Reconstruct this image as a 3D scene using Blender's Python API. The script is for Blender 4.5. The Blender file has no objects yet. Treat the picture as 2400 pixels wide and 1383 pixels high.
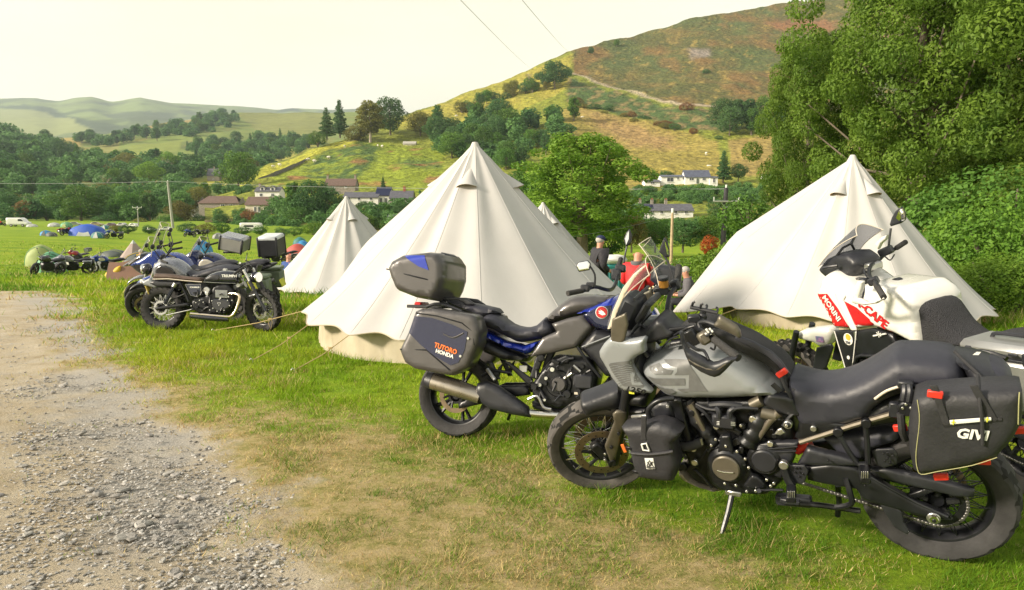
import bpy, bmesh, math, random
import numpy as np
from math import sin, cos, pi, radians, atan, atan2, sqrt, hypot
from mathutils import Vector, Matrix
from mathutils.geometry import delaunay_2d_cdt

RND = random.Random(11)
NPR = np.random.RandomState(5)
SC = bpy.context.scene
COL = SC.collection

# ------------------------------------------------------------------ camera, sky, sun, exposure
F, Y0, HC = 1670.0, 466.0, 1.69          # focal length and horizon of the photograph in its own pixels, eye height in metres
TH = atan((691.5 - Y0) / F)
cam_d = bpy.data.cameras.new('camera')
cam_d.sensor_width = 36.0
cam_d.lens = 36.0 * F / 2400.0
cam_d.clip_start = 0.05
cam_d.clip_end = 30000.0
cam = bpy.data.objects.new('camera', cam_d)
COL.objects.link(cam)
cam.location = (0, 0, HC)
cam.rotation_euler = (pi / 2 - TH, 0, 0)
SC.camera = cam

SUN_AZ, SUN_EL = radians(-108), radians(24)       # azimuth clockwise from +Y
world = bpy.data.worlds.new('World')
SC.world = world
world.use_nodes = True
wn, wl = world.node_tree.nodes, world.node_tree.links
wn.clear()
w_out = wn.new('ShaderNodeOutputWorld')
w_bg = wn.new('ShaderNodeBackground')
w_sky = wn.new('ShaderNodeTexSky')
w_sky.sky_type = 'NISHITA'
w_sky.sun_disc = False
w_sky.sun_elevation = SUN_EL
w_sky.sun_rotation = SUN_AZ
w_sky.dust_density = 3.0
w_sky.air_density = 1.2
# thin bright evening overcast over the blue sky
w_tc = wn.new('ShaderNodeTexCoord')
w_map = wn.new('ShaderNodeMapping')
w_map.inputs['Scale'].default_value = (1.2, 1.2, 5.0)
w_noise = wn.new('ShaderNodeTexNoise')
w_noise.inputs['Scale'].default_value = 1.6
w_noise.inputs['Detail'].default_value = 5.0
w_ramp = wn.new('ShaderNodeValToRGB')
w_ramp.color_ramp.elements[0].position = 0.30
w_ramp.color_ramp.elements[0].color = (8.0, 7.25, 4.9, 1)
w_ramp.color_ramp.elements[1].position = 0.72
w_ramp.color_ramp.elements[1].color = (8.7, 8.0, 6.0, 1)
w_mix = wn.new('ShaderNodeMixRGB')
w_sep = wn.new('ShaderNodeSeparateXYZ')
w_fac = wn.new('ShaderNodeMapRange')
w_fac.inputs['From Max'].default_value = 0.9
w_fac.inputs['To Min'].default_value = 0.93
w_fac.inputs['To Max'].default_value = 0.3
wl.new(w_tc.outputs['Generated'], w_sep.inputs[0]); wl.new(w_sep.outputs['Z'], w_fac.inputs['Value']); wl.new(w_fac.outputs[0], w_mix.inputs['Fac'])
wl.new(w_tc.outputs['Generated'], w_map.inputs['Vector'])
wl.new(w_map.outputs[0], w_noise.inputs['Vector'])
wl.new(w_noise.outputs['Fac'], w_ramp.inputs['Fac'])
wl.new(w_sky.outputs['Color'], w_mix.inputs['Color1'])
wl.new(w_ramp.outputs['Color'], w_mix.inputs['Color2'])
wl.new(w_mix.outputs['Color'], w_bg.inputs['Color'])
w_bg.inputs['Strength'].default_value = 0.08
wl.new(w_bg.outputs[0], w_out.inputs['Surface'])

sun_d = bpy.data.lights.new('sun', 'SUN')
sun_d.energy = 3.7
sun_d.angle = radians(8)
sun_d.color = (1.0, 0.88, 0.70)
sun = bpy.data.objects.new('sun', sun_d)
COL.objects.link(sun)
_sd = Vector((sin(SUN_AZ) * cos(SUN_EL), cos(SUN_AZ) * cos(SUN_EL), sin(SUN_EL)))
sun.rotation_euler = _sd.to_track_quat('Z', 'Y').to_euler()

SC.view_settings.view_transform = 'Standard'
SC.view_settings.look = 'None'
SC.view_settings.gamma = 1.0
SC.view_settings.use_curve_mapping = False
SC.view_settings.exposure = 1.14
SC.render.engine = 'CYCLES'
SC.cycles.max_bounces = 6
SC.cycles.transparent_max_bounces = 12
SC.cycles.use_denoising = True

# ------------------------------------------------------------------ photo pixel -> direction -> point
_c, _s = cos(TH), sin(TH)
CAMP = Vector((0, 0, HC))
def ray(u, v):
    cx, cy = (u - 1200.0) / F, (691.5 - v) / F
    d = Vector((cx, _c + cy * _s, -_s + cy * _c))
    return d / d.y
def pt(u, v, Y):
    return CAMP + ray(u, v) * Y
_DY = np.array([-60, 0, 3.5, 5.6, 8, 11, 15, 20, 25, 42, 80, 160, 260, 420, 900.])
_DD = np.array([1.69, 1.69, 1.69, 1.83, 1.95, 2.05, 2.30, 2.68, 3.10, 4.40, 6.3, 9.0, 11.2, 13., 16.])
_sl = np.gradient(_DD, _DY)
def depth_below(y):
    y = np.asarray(y, float)
    i = np.clip(np.searchsorted(_DY, y) - 1, 0, len(_DY) - 2)
    h = _DY[i + 1] - _DY[i]
    t = np.clip((y - _DY[i]) / h, 0, 1)
    return ((2*t**3 - 3*t**2 + 1) * _DD[i] + (t**3 - 2*t**2 + t) * h * _sl[i]
            + (-2*t**3 + 3*t**2) * _DD[i + 1] + (t**3 - t**2) * h * _sl[i + 1])
def _hash(i, j, seed):
    n = (i * 374761393 + j * 668265263 + seed * 974634777) & 0x7fffffff
    n = ((n ^ (n >> 13)) * 1274126177) & 0x7fffffff
    return ((n ^ (n >> 16)) & 0xffff) / 65535.0
def vnoise(x, y, seed=0):
    x = np.asarray(x, float); y = np.asarray(y, float)
    i, j = np.floor(x).astype(np.int64), np.floor(y).astype(np.int64)
    fx, fy = x - i, y - j
    fx, fy = fx*fx*(3 - 2*fx), fy*fy*(3 - 2*fy)
    a, b = _hash(i, j, seed), _hash(i + 1, j, seed)
    c, d = _hash(i, j + 1, seed), _hash(i + 1, j + 1, seed)
    return (a*(1 - fx) + b*fx)*(1 - fy) + (c*(1 - fx) + d*fx)*fy
def fbm(x, y, seed=0, octv=4):
    s, a, t = 0.0, 0.5, 0.0
    for k in range(octv):
        s = s + a * vnoise(np.asarray(x) * 2**k, np.asarray(y) * 2**k, seed + k); t += a; a *= 0.5
    return s / t
def ground_z(x, y):
    x = np.asarray(x, float); y = np.asarray(y, float)
    z = HC - depth_below(y)
    S = lambda t: np.clip(t, 0, 1)**2 * (3 - 2*np.clip(t, 0, 1))
    z = z + 2.3 * S((-x - 18) / 45) * S((y - 48) / 48) + 0.9 * S((y - 105) / 60) * S((-x - 50) / 50)
    z = z - 0.34 * np.clip((x - 0.2) / 2.5, 0, 1) * np.clip((y - 12.6) / 2.4, 0, 1) * np.clip((70 - y) / 30, 0, 1)
    near = np.clip((np.hypot(x, y) - 3) / 6, 0, 1)
    z = z + near * (fbm(x*0.35, y*0.35, 3, 3) - 0.5) * 0.10 + np.clip((y - 20)/30, 0, 1) * (fbm(x*0.05, y*0.05, 9, 3) - 0.5) * 0.7
    return z
def gz(x, y):
    return float(ground_z(x, y))
def gpt(u, v):
    d = ray(u, v); lo, hi = 0.6, 420.0
    Y = lo
    while Y < hi:
        p = CAMP + d * Y
        if p.z < gz(p.x, p.y): break
        Y *= 1.03
    a, b = Y / 1.03, Y
    for _ in range(24):
        m = (a + b) / 2; p = CAMP + d * m
        if p.z < gz(p.x, p.y): b = m
        else: a = m
    p = CAMP + d * b
    p.z = gz(p.x, p.y)
    return p

# ------------------------------------------------------------------ materials
MATS = {}
def mat(name, col, rough=0.5, metal=0.0, var=0.12, scale=6.0, bump=0.0, bscale=60.0, coat=0.0, alpha=1.0,
        trans=0.0, emit=None, col2=None, spec=0.5, thresh=None, objvar=0.0):
    if name in MATS: return MATS[name]
    m = bpy.data.materials.new(name); m.use_nodes = True
    nt = m.node_tree; n, l = nt.nodes, nt.links
    b = n['Principled BSDF']
    tc = n.new('ShaderNodeTexCoord')
    nz = n.new('ShaderNodeTexNoise')
    nz.inputs['Scale'].default_value = scale; nz.inputs['Detail'].default_value = 6.0
    l.new(tc.outputs['Object'], nz.inputs['Vector'])
    rp = n.new('ShaderNodeValToRGB')
    c1 = [max(0, c * (1 - var)) for c in col]; c2 = list(col2) if col2 else [min(1, c * (1 + var)) for c in col]
    rp.color_ramp.elements[0].color = (*c1, 1); rp.color_ramp.elements[1].color = (*c2, 1)
    lo, hi = thresh if thresh else (0.3, 0.7)
    rp.color_ramp.elements[0].position = lo; rp.color_ramp.elements[1].position = hi
    l.new(nz.outputs['Fac'], rp.inputs['Fac'])
    last = rp.outputs['Color']
    if objvar:
        oi = n.new('ShaderNodeObjectInfo'); hs = n.new('ShaderNodeHueSaturation')
        mr = n.new('ShaderNodeMapRange'); mr.inputs['To Min'].default_value = 1 - objvar; mr.inputs['To Max'].default_value = 1 + objvar
        mh = n.new('ShaderNodeMapRange'); mh.inputs['To Min'].default_value = 0.5 - objvar * 0.08; mh.inputs['To Max'].default_value = 0.5 + objvar * 0.08
        ml = n.new('ShaderNodeMath'); ml.operation = 'MULTIPLY'; ml.inputs[1].default_value = 7.31
        fr = n.new('ShaderNodeMath'); fr.operation = 'FRACT'
        l.new(oi.outputs['Random'], mr.inputs['Value']); l.new(oi.outputs['Random'], ml.inputs[0]); l.new(ml.outputs[0], fr.inputs[0])
        l.new(fr.outputs[0], mh.inputs['Value'])
        l.new(mr.outputs[0], hs.inputs['Value']); l.new(mh.outputs[0], hs.inputs['Hue']); l.new(last, hs.inputs['Color'])
        last = hs.outputs['Color']
    l.new(last, b.inputs['Base Color'])
    b.inputs['Roughness'].default_value = rough; b.inputs['Metallic'].default_value = metal
    b.inputs['Coat Weight'].default_value = coat; b.inputs['Coat Roughness'].default_value = 0.08
    b.inputs['Specular IOR Level'].default_value = spec
    if var and rough > 0.05:
        mr = n.new('ShaderNodeMapRange')
        mr.inputs['To Min'].default_value = max(0.02, rough - 0.12); mr.inputs['To Max'].default_value = min(1, rough + 0.14)
        n2 = n.new('ShaderNodeTexNoise'); n2.inputs['Scale'].default_value = scale * 4.3; n2.inputs['Detail'].default_value = 5
        l.new(tc.outputs['Object'], n2.inputs['Vector']); l.new(n2.outputs['Fac'], mr.inputs['Value']); l.new(mr.outputs[0], b.inputs['Roughness'])
    if bump:
        n3 = n.new('ShaderNodeTexNoise'); n3.inputs['Scale'].default_value = bscale; n3.inputs['Detail'].default_value = 6
        l.new(tc.outputs['Object'], n3.inputs['Vector'])
        bp = n.new('ShaderNodeBump'); bp.inputs['Strength'].default_value = bump; bp.inputs['Distance'].default_value = 0.02
        l.new(n3.outputs['Fac'], bp.inputs['Height']); l.new(bp.outputs[0], b.inputs['Normal'])
    if trans:
        b.inputs['Transmission Weight'].default_value = trans
    if alpha < 1: b.inputs['Alpha'].default_value = alpha
    if emit:
        b.inputs['Emission Color'].default_value = (*col, 1); b.inputs['Emission Strength'].default_value = emit
    MATS[name] = m
    return m
def glass_mat(name, tint, fac, rough=0.03):
    """thin see-through sheet: mostly transparent, partly glossy and slightly dusty"""
    if name in MATS: return MATS[name]
    m = bpy.data.materials.new(name); m.use_nodes = True
    n, l = m.node_tree.nodes, m.node_tree.links
    n.clear()
    o = n.new('ShaderNodeOutputMaterial'); mx = n.new('ShaderNodeMixShader'); tr = n.new('ShaderNodeBsdfTransparent')
    tr.inputs['Color'].default_value = (*tint, 1)
    p = n.new('ShaderNodeBsdfPrincipled'); p.inputs['Base Color'].default_value = (0.55, 0.56, 0.58, 1); p.inputs['Roughness'].default_value = rough
    fz = n.new('ShaderNodeLayerWeight'); fz.inputs['Blend'].default_value = 0.25
    pw_ = n.new('ShaderNodeMath'); pw_.operation = 'POWER'; pw_.inputs[1].default_value = 2.5
    ad = n.new('ShaderNodeMath'); ad.operation = 'MULTIPLY_ADD'; ad.inputs[1].default_value = 0.4; ad.inputs[2].default_value = fac
    l.new(fz.outputs['Facing'], pw_.inputs[0]); l.new(pw_.outputs[0], ad.inputs[0]); l.new(ad.outputs[0], mx.inputs[0])
    l.new(tr.outputs[0], mx.inputs[1]); l.new(p.outputs[0], mx.inputs[2]); l.new(mx.outputs[0], o.inputs['Surface'])
    MATS[name] = m
    return m
def leaf_mat(name, ca, cb, scale=0.5, objvar=0.2, transl=0.35):
    if name in MATS: return MATS[name]
    m = bpy.data.materials.new(name); m.use_nodes = True
    n, l = m.node_tree.nodes, m.node_tree.links
    n.clear()
    o = n.new('ShaderNodeOutputMaterial')
    tc = n.new('ShaderNodeTexCoord'); nz = n.new('ShaderNodeTexNoise'); nz.inputs['Scale'].default_value = scale; nz.inputs['Detail'].default_value = 7
    nz.inputs['Roughness'].default_value = 0.75
    l.new(tc.outputs['Object'], nz.inputs['Vector'])
    rp = n.new('ShaderNodeValToRGB'); rp.color_ramp.elements[0].position = 0.3; rp.color_ramp.elements[1].position = 0.7
    rp.color_ramp.elements[0].color = (*ca, 1); rp.color_ramp.elements[1].color = (*cb, 1)
    l.new(nz.outputs['Fac'], rp.inputs['Fac'])
    oi = n.new('ShaderNodeObjectInfo'); hs = n.new('ShaderNodeHueSaturation')
    mr = n.new('ShaderNodeMapRange'); mr.inputs['To Min'].default_value = 1 - objvar; mr.inputs['To Max'].default_value = 1 + objvar
    ml = n.new('ShaderNodeMath'); ml.operation = 'MULTIPLY'; ml.inputs[1].default_value = 7.31
    fr = n.new('ShaderNodeMath'); fr.operation = 'FRACT'
    mh = n.new('ShaderNodeMapRange'); mh.inputs['To Min'].default_value = 0.5 - objvar * 0.05; mh.inputs['To Max'].default_value = 0.5 + objvar * 0.07
    l.new(oi.outputs['Random'], mr.inputs['Value']); l.new(oi.outputs['Random'], ml.inputs[0]); l.new(ml.outputs[0], fr.inputs[0])
    l.new(fr.outputs[0], mh.inputs['Value']); l.new(mh.outputs[0], hs.inputs['Hue']); l.new(mr.outputs[0], hs.inputs['Value'])
    l.new(rp.outputs['Color'], hs.inputs['Color'])
    d = n.new('ShaderNodeBsdfPrincipled'); d.inputs['Roughness'].default_value = 0.6; d.inputs['Specular IOR Level'].default_value = 0.25
    t = n.new('ShaderNodeBsdfTranslucent'); mx = n.new('ShaderNodeMixShader'); mx.inputs[0].default_value = transl
    l.new(hs.outputs[0], d.inputs['Base Color']); l.new(hs.outputs[0], t.inputs['Color'])
    l.new(d.outputs[0], mx.inputs[1]); l.new(t.outputs[0], mx.inputs[2]); l.new(mx.outputs[0], o.inputs['Surface'])
    MATS[name] = m
    return m
def attr_mat(name, attr='col', rough=0.9, bump=0.0, bscale=0.4, bdist=0.5, detail_amp=0.25, dscale=0.3, transl=0.0):
    """colour from a per-vertex colour that belongs to the surface, broken up by noise"""
    m = bpy.data.materials.new(name); m.use_nodes = True
    n, l = m.node_tree.nodes, m.node_tree.links
    b = n['Principled BSDF']; b.inputs['Roughness'].default_value = rough; b.inputs['Specular IOR Level'].default_value = 0.2
    a = n.new('ShaderNodeAttribute'); a.attribute_name = attr
    tc = n.new('ShaderNodeTexCoord'); nz = n.new('ShaderNodeTexNoise'); nz.inputs['Scale'].default_value = dscale; nz.inputs['Detail'].default_value = 9
    nz.inputs['Roughness'].default_value = 0.7
    l.new(tc.outputs['Object'], nz.inputs['Vector'])
    mr = n.new('ShaderNodeMapRange'); mr.inputs['From Min'].default_value = 0.3; mr.inputs['From Max'].default_value = 0.7
    mr.inputs['To Min'].default_value = 1 - detail_amp; mr.inputs['To Max'].default_value = 1 + detail_amp
    hs = n.new('ShaderNodeHueSaturation')
    l.new(nz.outputs['Fac'], mr.inputs['Value']); l.new(mr.outputs[0], hs.inputs['Value']); l.new(a.outputs['Color'], hs.inputs['Color'])
    l.new(hs.outputs[0], b.inputs['Base Color'])
    if bump:
        n3 = n.new('ShaderNodeTexNoise'); n3.inputs['Scale'].default_value = bscale; n3.inputs['Detail'].default_value = 8
        l.new(tc.outputs['Object'], n3.inputs['Vector'])
        bp = n.new('ShaderNodeBump'); bp.inputs['Strength'].default_value = bump; bp.inputs['Distance'].default_value = bdist
        l.new(n3.outputs['Fac'], bp.inputs['Height']); l.new(bp.outputs[0], b.inputs['Normal'])
    if transl:
        t = n.new('ShaderNodeBsdfTranslucent'); mx = n.new('ShaderNodeMixShader'); mx.inputs[0].default_value = transl
        l.new(hs.outputs[0], t.inputs['Color']); l.new(b.outputs[0], mx.inputs[1]); l.new(t.outputs[0], mx.inputs[2])
        l.new(mx.outputs[0], n['Material Output'].inputs['Surface'])
    return m

# ------------------------------------------------------------------ objects
def tag(o, label=None, cat=None, group=None, kind=None):
    if label: o['label'] = label
    if cat: o['category'] = cat
    if group: o['group'] = group
    if kind: o['kind'] = kind
    return o
def empty(name, loc=(0, 0, 0), rz=0.0, label=None, cat=None, group=None):
    o = bpy.data.objects.new(name, None); COL.objects.link(o)
    o.empty_display_size = 0.1
    o.location = loc; o.rotation_euler = (0, 0, rz)
    return tag(o, label, cat, group)
def np_mesh(name, verts, faces_flat, nper, smooth=False):
    """fast mesh from numpy arrays; every face has nper corners"""
    me = bpy.data.meshes.new(name)
    verts = np.asarray(verts, np.float32).reshape(-1, 3); faces_flat = np.asarray(faces_flat, np.int32).ravel()
    nf = len(faces_flat) // nper
    me.vertices.add(len(verts)); me.vertices.foreach_set('co', verts.ravel())
    me.loops.add(len(faces_flat)); me.loops.foreach_set('vertex_index', faces_flat)
    me.polygons.add(nf); me.polygons.foreach_set('loop_start', np.arange(nf, dtype=np.int32) * nper)
    me.polygons.foreach_set('use_smooth', np.full(nf, smooth))
    me.update(calc_edges=True); me.validate()
    return me
def link(name, me, m, parent=None):
    o = bpy.data.objects.new(name, me); COL.objects.link(o)
    if m is not None and not me.materials: me.materials.append(m)
    if parent is not None: o.parent = parent
    return o
def copy_tree(o, parent=None):
    c = o.copy(); COL.objects.link(c)
    if parent is not None: c.parent = parent
    for ch in list(o.children): copy_tree(ch, c)
    return c
def catmull(pts, k=4, closed=True):
    P = [Vector(p) for p in pts]; n = len(P); out = []
    for i in range(n if closed else n - 1):
        g = lambda j: P[j % n] if closed else P[min(max(j, 0), n - 1)]
        a, b, c, d = g(i - 1), g(i), g(i + 1), g(i + 2)
        for q in range(k):
            t = q / k
            out.append(0.5 * ((2*b) + (c - a)*t + (2*a - 5*b + 4*c - d)*t*t + (3*b - a - 3*c + d)*t**3))
    if not closed: out.append(P[-1])
    return out

class MB:
    """mesh collector"""
    def __init__(s): s.v = []; s.f = []
    def add(s, v, f, M=None):
        k = len(s.v)
        s.v += [tuple(M @ Vector(p)) if M is not None else tuple(p) for p in v]
        s.f += [tuple(i + k for i in q) for q in f]
        return s
    def box(s, c, sz, rot=None, bev=None):
        x, y, z = [a / 2 for a in sz]
        b = min(x, y, z) * 0.35 if bev is None else min(bev, min(x, y, z) * 0.9)
        v, ids = [], {}
        for i in (-1, 1):
            for j in (-1, 1):
                for k in (-1, 1):
                    ids[i, j, k] = len(v)
                    v += [(i*x, j*(y - b), k*(z - b)), (i*(x - b), j*y, k*(z - b)), (i*(x - b), j*(y - b), k*z)]
        f = []
        q = lambda a, ax: ids[a] + ax
        for sg in (-1, 1):
            f.append([q((sg, -1, -1), 0), q((sg, 1, -1), 0), q((sg, 1, 1), 0), q((sg, -1, 1), 0)][::sg])
            f.append([q((-1, sg, -1), 1), q((-1, sg, 1), 1), q((1, sg, 1), 1), q((1, sg, -1), 1)][::sg])
            f.append([q((-1, -1, sg), 2), q((1, -1, sg), 2), q((1, 1, sg), 2), q((-1, 1, sg), 2)][::sg])
        for a in (-1, 1):
            for c_ in (-1, 1):
                f.append([q((a, c_, -1), 0), q((a, c_, 1), 0), q((a, c_, 1), 1), q((a, c_, -1), 1)][::-a*c_])
                f.append([q((a, -1, c_), 0), q((a, 1, c_), 0), q((a, 1, c_), 2), q((a, -1, c_), 2)][::a*c_])
                f.append([q((-1, a, c_), 1), q((1, a, c_), 1), q((1, a, c_), 2), q((-1, a, c_), 2)][::-a*c_])
                for d_ in (-1, 1):
                    f.append([q((a, c_, d_), 0), q((a, c_, d_), 1), q((a, c_, d_), 2)][::a*c_*d_])
        M = Matrix.Translation(c)
        if rot is not None: M = M @ rot.to_4x4()
        return s.add(v, f, M)
    def tube(s, path, r, n=8, caps=True, closed=False, flat=1.0):
        P = [Vector(p) for p in path]; m = len(P)
        rs = r if isinstance(r, (list, tuple)) else [r] * m
        T = []
        for i in range(m):
            a, b = (P[(i - 1) % m], P[(i + 1) % m]) if closed else (P[max(i - 1, 0)], P[min(i + 1, m - 1)])
            d = b - a
            T.append(d.normalized() if d.length > 1e-9 else Vector((0, 0, 1)))
        u = T[0].orthogonal().normalized()
        k0 = len(s.v)
        for i in range(m):
            u = (u - T[i] * u.dot(T[i])); u = u.normalized() if u.length > 1e-6 else T[i].orthogonal().normalized()
            w = T[i].cross(u)
            for j in range(n):
                a = 2 * pi * j / n
                s.v.append(tuple(P[i] + (u * cos(a) + w * sin(a) * flat) * rs[i]))
        for i in range(m if closed else m - 1):
            i2 = (i + 1) % m
            for j in range(n):
                j2 = (j + 1) % n
                s.f.append((k0 + i*n + j, k0 + i*n + j2, k0 + i2*n + j2, k0 + i2*n + j))
        if caps and not closed:
            s.f.append(tuple(k0 + j for j in range(n))[::-1]); s.f.append(tuple(k0 + (m - 1)*n + j for j in range(n)))
        return s
    def lathe(s, prof, c=(0, 0, 0), axis=(0, 1, 0), n=32, closed=False, disp=None):
        """prof: (radius, along axis); disp(i,k) moves a point outward"""
        A = Vector(axis).normalized(); U = A.orthogonal().normalized(); 
        if abs(A.y) > 0.99: U = Vector((1, 0, 0))
        W = A.cross(U); c = Vector(c); k0 = len(s.v); m = len(prof)
        for i in range(n):
            a = 2 * pi * i / n
            d = U * cos(a) + W * sin(a)
            for k, (r, t) in enumerate(prof):
                rr = r + (disp(i, k) if disp else 0)
                s.v.append(tuple(c + d * rr + A * t))
        for i in range(n):
            i2 = (i + 1) % n
            for k in range(m if closed else m - 1):
                k2 = (k + 1) % m
                s.f.append((k0 + i*m + k, k0 + i*m + k2, k0 + i2*m + k2, k0 + i2*m + k))
        return s
    def cyl(s, a, b, r, n=16, r2=None, bev=0.12):
        a, b = Vector(a), Vector(b); d = b - a; L = d.length; r2 = r if r2 is None else r2
        e = min(r * bev, L * 0.3)
        return s.lathe([(0.0001, 0), (r - e, 0), (r, e), (r2, L - e), (r2 - e, L), (0.0001, L)], a, d, n)
    def ball(s, c, r, n=10, sq=(1, 1, 1), rot=None):
        v, f = [], []
        m = max(4, n // 2 + 1)
        for i in range(m + 1):
            t = pi * i / m
            for j in range(n):
                a = 2 * pi * j / n
                v.append((r*sq[0]*sin(t)*cos(a), r*sq[1]*sin(t)*sin(a), r*sq[2]*cos(t)))
        for i in range(m):
            for j in range(n):
                f.append((i*n + j, (i + 1)*n + j, (i + 1)*n + (j + 1) % n, i*n + (j + 1) % n))
        M = Matrix.Translation(c)
        if rot is not None: M = M @ rot.to_4x4()
        return s.add(v, f, M)
    def sheet(s, grid, thick=None):
        """grid[i][j] of points -> quads; optional thickness along normals"""
        n, m = len(grid), len(grid[0])
        G = [[Vector(p) for p in row] for row in grid]
        if thick is None:
            v = [p for row in G for p in row]
            f = [(i*m + j, i*m + j + 1, (i + 1)*m + j + 1, (i + 1)*m + j) for i in range(n - 1) for j in range(m - 1)]
            return s.add(v, f)
        N = []
        for i in range(n):
            for j in range(m):
                du = G[min(i + 1, n - 1)][j] - G[max(i - 1, 0)][j]; dv = G[i][min(j + 1, m - 1)] - G[i][max(j - 1, 0)]
                k = du.cross(dv); N.append(k.normalized() if k.length > 1e-12 else Vector((0, 0, 1)))
        v = [G[i][j] + N[i*m + j] * thick / 2 for i in range(n) for j in range(m)] + [G[i][j] - N[i*m + j] * thick / 2 for i in range(n) for j in range(m)]
        o = n * m
        f = []
        for i in range(n - 1):
            for j in range(m - 1):
                a, b, c, d = i*m + j, i*m + j + 1, (i + 1)*m + j + 1, (i + 1)*m + j
                f += [(a, d, c, b), (a + o, b + o, c + o, d + o)]
        for i in range(n - 1):
            for j in (0, m - 1):
                a, d = i*m + j, (i + 1)*m + j
                f.append((a, a + o, d + o, d) if j == 0 else (a, d, d + o, a + o))
        for j in range(m - 1):
            for i in (0, n - 1):
                a, b = i*m + j, i*m + j + 1
                f.append((a, b, b + o, a + o) if i == 0 else (a, a + o, b + o, b))
        return s.add(v, f)
    def slab(s, S, M=None):
        v, f = S.mesh(); return s.add(v, f, M)
    def obj(s, name, m, parent=None, smooth=38, label=None):
        me = bpy.data.meshes.new(name)
        me.from_pydata(s.v, [], s.f)
        if smooth:
            me.polygons.foreach_set('use_smooth', [True] * len(me.polygons))
            me.update(); me.set_sharp_from_angle(angle=radians(smooth))
        me.update()
        o = link(name, me, m, parent)
        if label: o['label'] = label
        return o

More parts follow.
